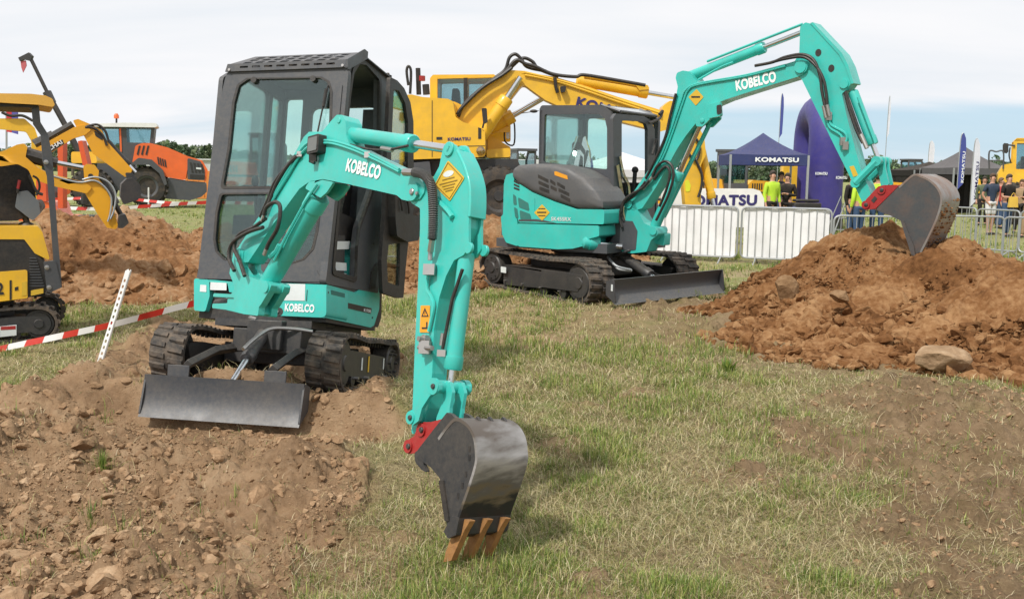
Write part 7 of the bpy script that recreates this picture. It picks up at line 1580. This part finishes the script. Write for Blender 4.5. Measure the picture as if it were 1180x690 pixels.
# ------------------------------------------------------------------ people
def skin_body(name, verts, edges, mat, parent, root=0, sub=2):
    me = bpy.data.meshes.new(name); o = origin_of(parent); me.from_pydata([tuple(V(*v[:3])) for v in verts], edges, []); me.materials.append(mat)
    ob = bpy.data.objects.new(name, me); COL.objects.link(ob); ob.parent = parent
    md = ob.modifiers.new('Skin', 'SKIN'); md.use_smooth_shade = True
    for i, v in enumerate(verts):
        sv = me.skin_vertices[0].data[i]; sv.radius = (v[3], v[4] if len(v) > 4 else v[3]); sv.use_root = (i == root)
    s = ob.modifiers.new('Sub', 'SUBSURF'); s.levels = sub; s.render_levels = sub
    return ob
def person(px, d_, label, shirt, legs, h_=1.76, yaw=0, hair=(.03, .02, .015), shorts=False, arms='down', stride=.06, group=None, sleeves='long', bag=False):
    q_ = gx(px, d_); t = thing('person', label, 'person', q_, group); t.rotation_euler = (0, 0, math.radians(yaw)); k = h_/1.76
    # local: facing -y, x to the figure's left
    sh, hp = .185*k, .095*k
    def arm(s):
        if arms == 'folded': return [(s*sh, .0, 1.42*k), (s*(sh+.07), .01, 1.15*k), (s*.04, -.20, 1.20*k)]
        if arms == 'pocket': return [(s*sh, .0, 1.42*k), (s*(sh+.09), .05, 1.15*k), (s*(sh-.02), -.05, .95*k)]
        if arms == 'hold': return [(s*sh, .0, 1.42*k), (s*(sh+.03), .0, 1.14*k), (s*.10, -.26, 1.12*k)]
        return [(s*sh, .0, 1.42*k), (s*(sh+.05), .02, 1.14*k), (s*(sh+.05), -.05, .90*k)]
    def leg(s, st): return [(s*hp, 0, .92*k), (s*(hp+.01), -.02+st*.5, .50*k), (s*(hp+.015), st, .09*k)]
    V_, E_ = [(0, 0, .97*k, .13, .10), (0, .0, 1.18*k, .125, .09), (0, .0, 1.38*k, .15, .10), (0, .0, 1.50*k, .052), (0, -.01, 1.60*k, .075, .085), (0, -.01, 1.70*k, .068, .08)], [(0, 1), (1, 2), (2, 3), (3, 4), (4, 5)]
    for s in (-1, 1):
        n0 = len(V_); a = arm(s); V_ += [(*a[0], .052), (*a[1], .038), (*a[2], .028)]; dd = (Vector(a[2])-Vector(a[1])).normalized(); hd = Vector(a[2])+dd*.07; V_.append((*hd, .032, .02)); V_.append((*(hd+dd*.07), .022, .012)); V_.append((*(hd+dd*.02+V(-s*.03, -.035, 0)), .011))
        E_ += [(2, n0), (n0, n0+1), (n0+1, n0+2), (n0+2, n0+3), (n0+3, n0+4), (n0+3, n0+5)]
        n0 = len(V_); l = leg(s, stride*s); V_ += [(*l[0], .085), (*l[1], .055), (*l[2], .038), (l[2][0], l[2][1]-.10, .045, .035, .028), (l[2][0], l[2][1]-.17, .035, .028, .02)]; E_ += [(0, n0), (n0, n0+1), (n0+1, n0+2), (n0+2, n0+3), (n0+3, n0+4)]
    body = skin_body('body', V_, E_, SKIN, t, sub=1)
    m = MB(); m.ball((0, .0, 1.665*k), .105*k, .86, 1.0, 1.15, n=12); ob = m.build('hair', paint('hair', hair, .7, dirt=0), None); 
    for v in ob.data.vertices:
        c = v.co
        if c.y < -.045 and c.z < 1.70*k: c.y = -.02
        if c.z < 1.60*k: c.z = 1.60*k
    ob.parent = t
    m = MB(); m.ball((0, -.095*k, 1.625*k), .018, .8, 1, 1.3, n=8)
    for s in (-1, 1): m.ball((s*.082*k, .0, 1.625*k), .022, .5, .8, 1.3, n=8)
    ob = m.build('nose_and_ears', SKIN, None); ob.parent = t
    m = MB()
    for s in (-1, 1): m.ball((s*.03, -.087*k, 1.645*k), .011, 1.3, .6, .7, n=8)
    m.box((0, -.090*k, 1.58*k), (.045, .008, .010)); ob = m.build('eyes_and_mouth', paint('dark_features', (.08, .03, .02), .6, dirt=0), None); ob.parent = t
    SV, SE = [(0, 0, .84*k, .150, .118), (0, 0, 1.18*k, .142, .105), (0, 0, 1.38*k, .175, .125), (0, 0, 1.45*k, .12, .105), (0, 0, 1.51*k, .070, .07)], [(0, 1), (1, 2), (2, 3), (3, 4)]
    for s in (-1, 1):
        n0 = len(SV); a = arm(s); e = Vector(a[1]).lerp(Vector(a[2]), .9 if sleeves == 'long' else -.1)
        SV.append((*a[0], .067)); 
        if sleeves == 'long': SV += [(*a[1], .052), (*e, .040)]; SE += [(2, n0), (n0, n0+1), (n0+1, n0+2)]
        else: e = Vector(a[0]).lerp(Vector(a[1]), .75); SV.append((*e, .058)); SE += [(2, n0), (n0, n0+1)]
    skin_body('shirt', SV, SE, shirt, t, sub=1)
    LV, LE = [(0, 0, 1.0*k, .13, .105)], []
    for s in (-1, 1):
        n0 = len(LV); l = leg(s, stride*s); e = Vector(l[0]).lerp(Vector(l[1]), .85) if shorts else Vector(l[2])
        LV.append((*l[0], .095)); LE.append((0, n0))
        if shorts: LV.append((*e, .082)); LE.append((n0, n0+1))
        else: LV += [(*l[1], .070), (*e, .055)]; LE += [(n0, n0+1), (n0+1, n0+2)]
    skin_body('shorts' if shorts else 'trousers', LV, LE, legs, t, sub=1)
    for s in (-1, 1):
        l = leg(s, stride*s)[2]; m = MB(); m.ball((l[0], l[1]-.07, .045), .06, .8, 2.0, .75, n=10); ob = m.build('shoe', BLACK, None); ob.parent = t
    return t
HIVIS = FABRIC('hivis_yellow', (.48, .72, .05)); NAVS = FABRIC('navy_cloth', (.03, .05, .09)); BLKS = FABRIC('black_cloth', (.012, .012, .014)); JEAN = FABRIC('jean_blue', (.04, .08, .16)); WHT = FABRIC('white_cloth', (.7, .7, .7)); TAN = FABRIC('tan_cloth', (.35, .24, .14)); GRN = FABRIC('green_cloth', (.10, .13, .08)); REDC = FABRIC('red_cloth', (.4, .05, .05))
person(886, 27, 'person in a yellow hi-vis jacket and dark trousers under the gazebo edge', HIVIS, BLKS, 1.80, yaw=25)
person(903, 27.5, 'person all in black standing next to the hi-vis jacket by the gazebo', BLKS, BLKS, 1.74, yaw=-30, arms='folded')
person(896, 30, 'person in dark clothes half hidden between the gazebo pair', NAVS, JEAN, 1.78, yaw=10)
person(977, 26, 'person in a black top left of the hi-vis vest beside the purple arch', BLKS, JEAN, 1.76, yaw=40)
person(987, 25.5, 'person in yellow hi-vis vest and jeans seen beside the purple arch', HIVIS, JEAN, 1.70, yaw=200)
person(1007, 26, 'person in a hi-vis jacket seen through the bucket linkage of the teal stick', HIVIS, JEAN, 1.78, yaw=160)
person(1137, 30, 'bearded-looking person in navy t-shirt and long white shorts behind the barriers', NAVS, WHT, 1.82, yaw=15, shorts=True, sleeves='short', hair=(.07, .035, .02), arms='pocket')
p_ = person(1156, 29, 'person in black t-shirt holding a yellow bag behind the barriers', BLKS, JEAN, 1.80, yaw=20, sleeves='short', arms='hold', hair=(.05, .03, .02))
m = MB(); m.box((1.0, 1.0, 1.0), (.2, .12, .25)); 
bg_ = MB(); q_ = gx(1156, 29); bg_.box(q_+V(-.02, -.36, 1.02), (.26, .12, .30), taper=.8); bg_.tube(smooth([q_+V(-.10, -.36, 1.16), q_+V(-.02, -.36, 1.28), q_+V(.06, -.36, 1.16)], 4), .01, 5); o = bg_.build('bag', paint('bag_yellow', (.7, .45, .06), .6), None, bevel=.03); tag(o, 'yellow carrier bag held by the person in black', 'bag')
person(1171, 31, 'long-haired person in grey-brown top behind the one in black', TAN, BLKS, 1.66, yaw=-40, hair=(.10, .05, .02), sleeves='short')
person(1181, 28.5, 'person in black top cut off by the right edge', BLKS, TAN, 1.70, yaw=-80, hair=(.04, .025, .015), arms='folded')
person(1147, 34, 'person in red top mostly hidden between navy and black shirts', REDC, JEAN, 1.70, yaw=60, hair=(.12, .06, .03))
person(1128, 36, 'person in green jacket far back by the black tent', GRN, BLKS, 1.74, yaw=-20)
# ------------------------------------------------------------------ machines in the distance
g_ = 'yellow excavators parked far behind'
p_ = gx(832, 40); mini_back(p_.x, p_.y, 75, 'excavator', 'yellow excavator with grey cab standing left of the navy gazebo', YEL2, g_, sc=1.0)
p_ = gx(873, 44); mini_back(p_.x, p_.y, 110, 'excavator', 'yellow excavator with arched boom seen beneath the navy gazebo', YEL2, g_, arm=[(.6, .9), (1.5, 2.0), (2.7, 1.7), (3.1, .8), (2.6, .4)], sc=.95, cabbed=False)
p_ = gx(745, 34); mini_back(p_.x, p_.y, 60, 'excavator', 'yellow excavator half hidden behind the teal boom foot', YEL2, g_, sc=.85, cabbed=False)
p_ = gx(612, 44); mini_back(p_.x, p_.y, 200, 'excavator', 'grey-cabbed machine seen between the yellow boom and teal cab', YEL2, g_, sc=1.0)
p_ = gx(1035, 46); mini_back(p_.x, p_.y, 85, 'excavator', 'low yellow machine behind the top of the dark bucket', YEL2, g_, sc=.95, cabbed=False)
p_ = gx(1075, 60); mini_back(p_.x, p_.y, 95, 'excavator', 'distant yellow machine right of the worn bucket', YEL, g_, sc=1.15, cabbed=False)
p_ = gx(1120, 66); mini_back(p_.x, p_.y, 80, 'excavator', 'distant yellow machine left of the black tents', YEL, g_, sc=1.1, cabbed=False)
p_ = gx(1045, 70); mini_back(p_.x, p_.y, 100, 'excavator', 'distant yellow machine with cab under the tree line at right', YEL, g_, sc=1.1)
p_ = gx(300, 52); mini_back(p_.x, p_.y, 80, 'excavator', 'orange machine seen through the windscreen of the front cab', ORG, g_, sc=1.3)
p_ = gx(560, 52); mini_back(p_.x, p_.y, 120, 'excavator', 'pale green machine seen right of the big yellow cab', paint('pale_green', (.18, .26, .20), .5), g_, sc=1.0)
# dump truck at the right edge
d = 37; FD = side(d, 1175, -24); DT = thing('dump_truck', 'yellow articulated dump truck with round black mirror cut off by the right edge', 'dump truck', gx(1178, 38)); D = lambda m, pts, n0, n1, r=.05, holes=(): sil(m, FD, pts, n0, n1, r, holes)
m = MB(); D(m, [(1150, 200), (1156, 190), (1167, 188), (1172, 202), (1200, 204), (1240, 204), (1240, 214), (1166, 214), (1150, 210)], -1.6, 0, .06); D(m, [(1195, 165), (1250, 165), (1250, 204), (1195, 204)], -2.4, .2, .1); m.build('body', YEL, DT, bevel=.03)
m = MB(); D(m, [(1168, 163), (1172, 160), (1200, 160), (1200, 205), (1166, 205)], -1.6, -1.5, .05, ([(1172, 165), (1197, 165), (1197, 195), (1171, 195)],)); D(m, [(1168, 163), (1172, 160), (1200, 160), (1200, 205), (1166, 205)], -.2, -.1, .05, ([(1172, 165), (1197, 165), (1197, 195), (1171, 195)],)); D(m, [(1168, 163), (1172, 159), (1200, 159), (1200, 162)], -1.6, -.1, .02); cdt = m.build('cab', YEL, DT)
m = MB(); D(m, [(1171, 163), (1199, 163), (1199, 197), (1169, 197)], -.16, -.14, 0); D(m, [(1171, 163), (1199, 163), (1199, 197), (1169, 197)], -1.56, -1.54, 0); m.build('window', GLASS2, cdt); m = MB(); D(m, [(1178, 180), (1186, 180), (1188, 202), (1177, 202)], -1.1, -.6, .03); m.build('seat', BLACK, cdt)
m = MB(); D(m, [(1155.5, 167), (1157, 165), (1162, 165.5), (1162, 175), (1160, 177), (1155.5, 176)], -.1, .05, .03); bar(m, FD, (1161, 167), (1170, 168), .03, -.05); path(m, FD, [(1166, 190), (1163, 180), (1164, 170)], .025, -.05); m.build('mirror', BLACK, DT)
m = MB(); path(m, FD, [(1140, 195), (1140, 175), (1148, 175), (1156, 175), (1156, 195)], .03, .05); bar(m, FD, (1140, 185), (1156, 185), .025, .05); m.build('handrail', GREY, DT)
for px_ in (1163, 1212):
    for n_ in (-.1, -1.7):
        c0 = FD.w(*FD.px(px_, 222), n_); c0.z = .78; m = MB(); m.lathe(c0-FD.n*.3, FD.n, [(0, .42), (.0, .68), (.06, .78), (.5, .78), (.58, .68), (.6, .42), (.5, .4)], 26)
        for k in range(20): a_ = 2*PI*k/20; m.box(c0+rot(-24) @ V(math.cos(a_)*.78, 0, math.sin(a_)*.78), (.08, .56, .09), rot(-24) @ Matrix.Rotation(-a_, 3, 'Y'))
        ty = m.build('wheel', TYRE, DT); m = MB(); m.lathe(c0-FD.n*.05, FD.n, [(0, .4), (.25, .4), (.14, .3), (.14, .15), (.2, .12), (.2, .001)], 20); m.build('rim', YEL, ty)
# boxes and table under the gazebo
m = MB(); q_ = gx(925, 29.5); m.box(q_+V(0, 0, .45), (.8, .5, .9)); m.box(q_+V(0, 0, .96), (.7, .4, .08)); o = m.build('speaker_case', BLACK, None, bevel=.03); tag(o, 'black flight case standing before the purple arch', 'flight case')
m = MB(); q_ = gx(908, 28.5); m.ball(q_+V(0, 0, .42), .42, 1, .9, 1.0, M=None); o = m.build('beanbag', NAVYF, None); tag(o, 'navy bean bag beside the black flight case under the gazebo', 'bean bag')
m = MB(); q_ = gx(904, 33); m.box(q_+V(0, 0, 1.0), (.5, .3, 2.0)); o = m.build('display_stand', YEL, None, bevel=.03); tag(o, 'yellow upright display stand behind the person in black', 'display stand')
m = MB(); q_ = gx(855, 47); 
for z in np.arange(1.9, 2.75, .16): m.ball(q_+V(.14*math.sin(z*19), 0, z), .09, 1, 1, .7, n=8)
m.cyl(q_, q_+V(0, 0, 2.7), .05); o = m.build('lighting_mast', BLACK, None); tag(o, 'dark mast with clustered fittings rising left of the gazebo', 'mast')
m = MB(); q_ = gx(650, 60); m.box(q_+V(-1.5, 0, 1.2), (6, 2.4, 2.4)); o = m.build('site_cabin', paint('cabin_white', (.55, .57, .58), .6, dirt=.2), None, bevel=.03); tag(o, 'white site cabin far behind the teal excavator cab', 'cabin')
# low white shed and orange container at left
m = MB(); q_ = gx(236, 88); m.box(q_+V(2.5, 0, 1.15), (13, 5, 2.3)); m.box(q_+V(2.5, 0, 2.35), (13.4, 5.4, .12)); o = m.build('shed', paint('shed_white', (.50, .52, .52), .6, dirt=.25), None); tag(o, 'long low white shed on the horizon behind the orange loader', 'shed')
m = MB(); q_ = gx(238, 55); m.box(q_+V(0.6, 0, .75), (2.6, 2.2, 1.5))
for k in range(9): m.box(q_+V(-.6+k*.3, -1.11, .75), (.06, .04, 1.3))
o = m.build('container', paint('container_orange', (.65, .22, .03), .5), None, bevel=.02); tag(o, 'small orange container right behind the loader grille', 'container')

# ------------------------------------------------------------------ trees
LEAF = np.array([(.035, .06, .02), (.05, .08, .028), (.07, .10, .035), (.03, .045, .018), (.09, .11, .05)])*1.5
def leaf_mesh(name, centers, radii, per, size, parent=None, seed=1, hz=(.0, 0, 0)):
    r_ = np.random.default_rng(seed); C_ = np.repeat(centers, per, 0); R1 = np.repeat(radii, per, 0); n = len(C_)
    dirs = r_.normal(size=(n, 3)); dirs /= np.linalg.norm(dirs, axis=1)[:, None]; rr = r_.uniform(.45, 1.05, n)**.6
    P = C_+dirs*R1*rr[:, None]
    a, b = r_.normal(size=(n, 3)), r_.normal(size=(n, 3)); a /= np.linalg.norm(a, axis=1)[:, None]; b = np.cross(a, b); b /= np.linalg.norm(b, axis=1)[:, None]
    s = (size*r_.uniform(.5, 1.4, n))[:, None]; v = np.stack([P-a*s, P-b*s*.6, P+a*s, P+b*s*.6], 1).reshape(-1, 3); f = np.arange(n*4).reshape(-1, 4)
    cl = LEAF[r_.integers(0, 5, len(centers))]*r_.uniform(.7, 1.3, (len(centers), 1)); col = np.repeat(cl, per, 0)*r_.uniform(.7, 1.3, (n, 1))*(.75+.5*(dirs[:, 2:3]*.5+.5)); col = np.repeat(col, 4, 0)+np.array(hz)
    return mesh_np(name, v, f, GRASS, {'col': ('FLOAT_COLOR', np.column_stack([col, np.ones(len(col))]))}, parent, smooth_=False)
def far_tree(px, d_, ytop, wpx, label, seed):
    q_ = gx(px, d_); hz = 198+(px-590)*.014; zt = 1.68+(hz-ytop)*d_/FPX; w = wpx*d_/FPX/2; r_ = np.random.default_rng(seed)
    t = thing('tree', label, 'tree', q_, 'trees on the left horizon'); m = MB(); m.tube([q_, q_+V(.1, 0, zt*.4), q_+V(-.1, 0, zt*.75)], [.28, .2, .08], 7)
    for k in range(5): a = r_.uniform(0, 2*PI); m.tube([q_+V(0, 0, zt*(.3+.08*k)), q_+V(math.cos(a)*w*.6, math.sin(a)*w*.6, zt*(.55+.07*k))], [.1, .03], 5)
    m.build('trunk', paint('bark', (.09, .07, .05), .9), t)
    n = 26; c = np.column_stack([r_.normal(0, w*.38, n), r_.normal(0, w*.38, n), r_.uniform(.35, .88, n)*zt])+np.array([q_.x, q_.y, 0])
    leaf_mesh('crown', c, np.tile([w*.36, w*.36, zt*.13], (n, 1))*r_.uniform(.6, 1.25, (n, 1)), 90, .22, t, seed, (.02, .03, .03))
for a in ((190, 150, 161, 16, 'leftmost tall tree in the clump behind the loader roof', 21), (204, 155, 163, 18, 'middle broad tree in the clump behind the loader hood', 22), (218, 150, 166, 15, 'lower rounded tree right in the clump behind the loader hood', 23), (241, 160, 166, 12, 'tree close to the front cab pillar on the left horizon', 24), (88, 170, 165, 20, 'dark tree behind the yellow digging arm at left', 25)): far_tree(*a)
# the far wood all along the horizon
r_ = np.random.default_rng(9); cs, rd = [], []
for a in np.arange(-33, 33, .095):
    dd = 300+r_.uniform(-15, 15); px_ = 590+FPX*math.tan(math.radians(a)); hgt = 3.6+2.6*vnoise(np.array([a*.9]), np.array([2.]), 3)[0]+1.6*vnoise(np.array([a*4.]), np.array([5.]), 3)[0]
    if a < -13: hgt += 1.0
    for z in np.arange(.6, hgt, 1.3): cs.append((dd*math.tan(math.radians(a))+r_.normal(0, .3), dd+r_.uniform(-3, 3), z)); rd.append((1.1, 1.2, .9))
cs, rd = np.array(cs), np.array(rd)*r_.uniform(.7, 1.3, (len(cs), 1)); print('tree clumps', len(cs))
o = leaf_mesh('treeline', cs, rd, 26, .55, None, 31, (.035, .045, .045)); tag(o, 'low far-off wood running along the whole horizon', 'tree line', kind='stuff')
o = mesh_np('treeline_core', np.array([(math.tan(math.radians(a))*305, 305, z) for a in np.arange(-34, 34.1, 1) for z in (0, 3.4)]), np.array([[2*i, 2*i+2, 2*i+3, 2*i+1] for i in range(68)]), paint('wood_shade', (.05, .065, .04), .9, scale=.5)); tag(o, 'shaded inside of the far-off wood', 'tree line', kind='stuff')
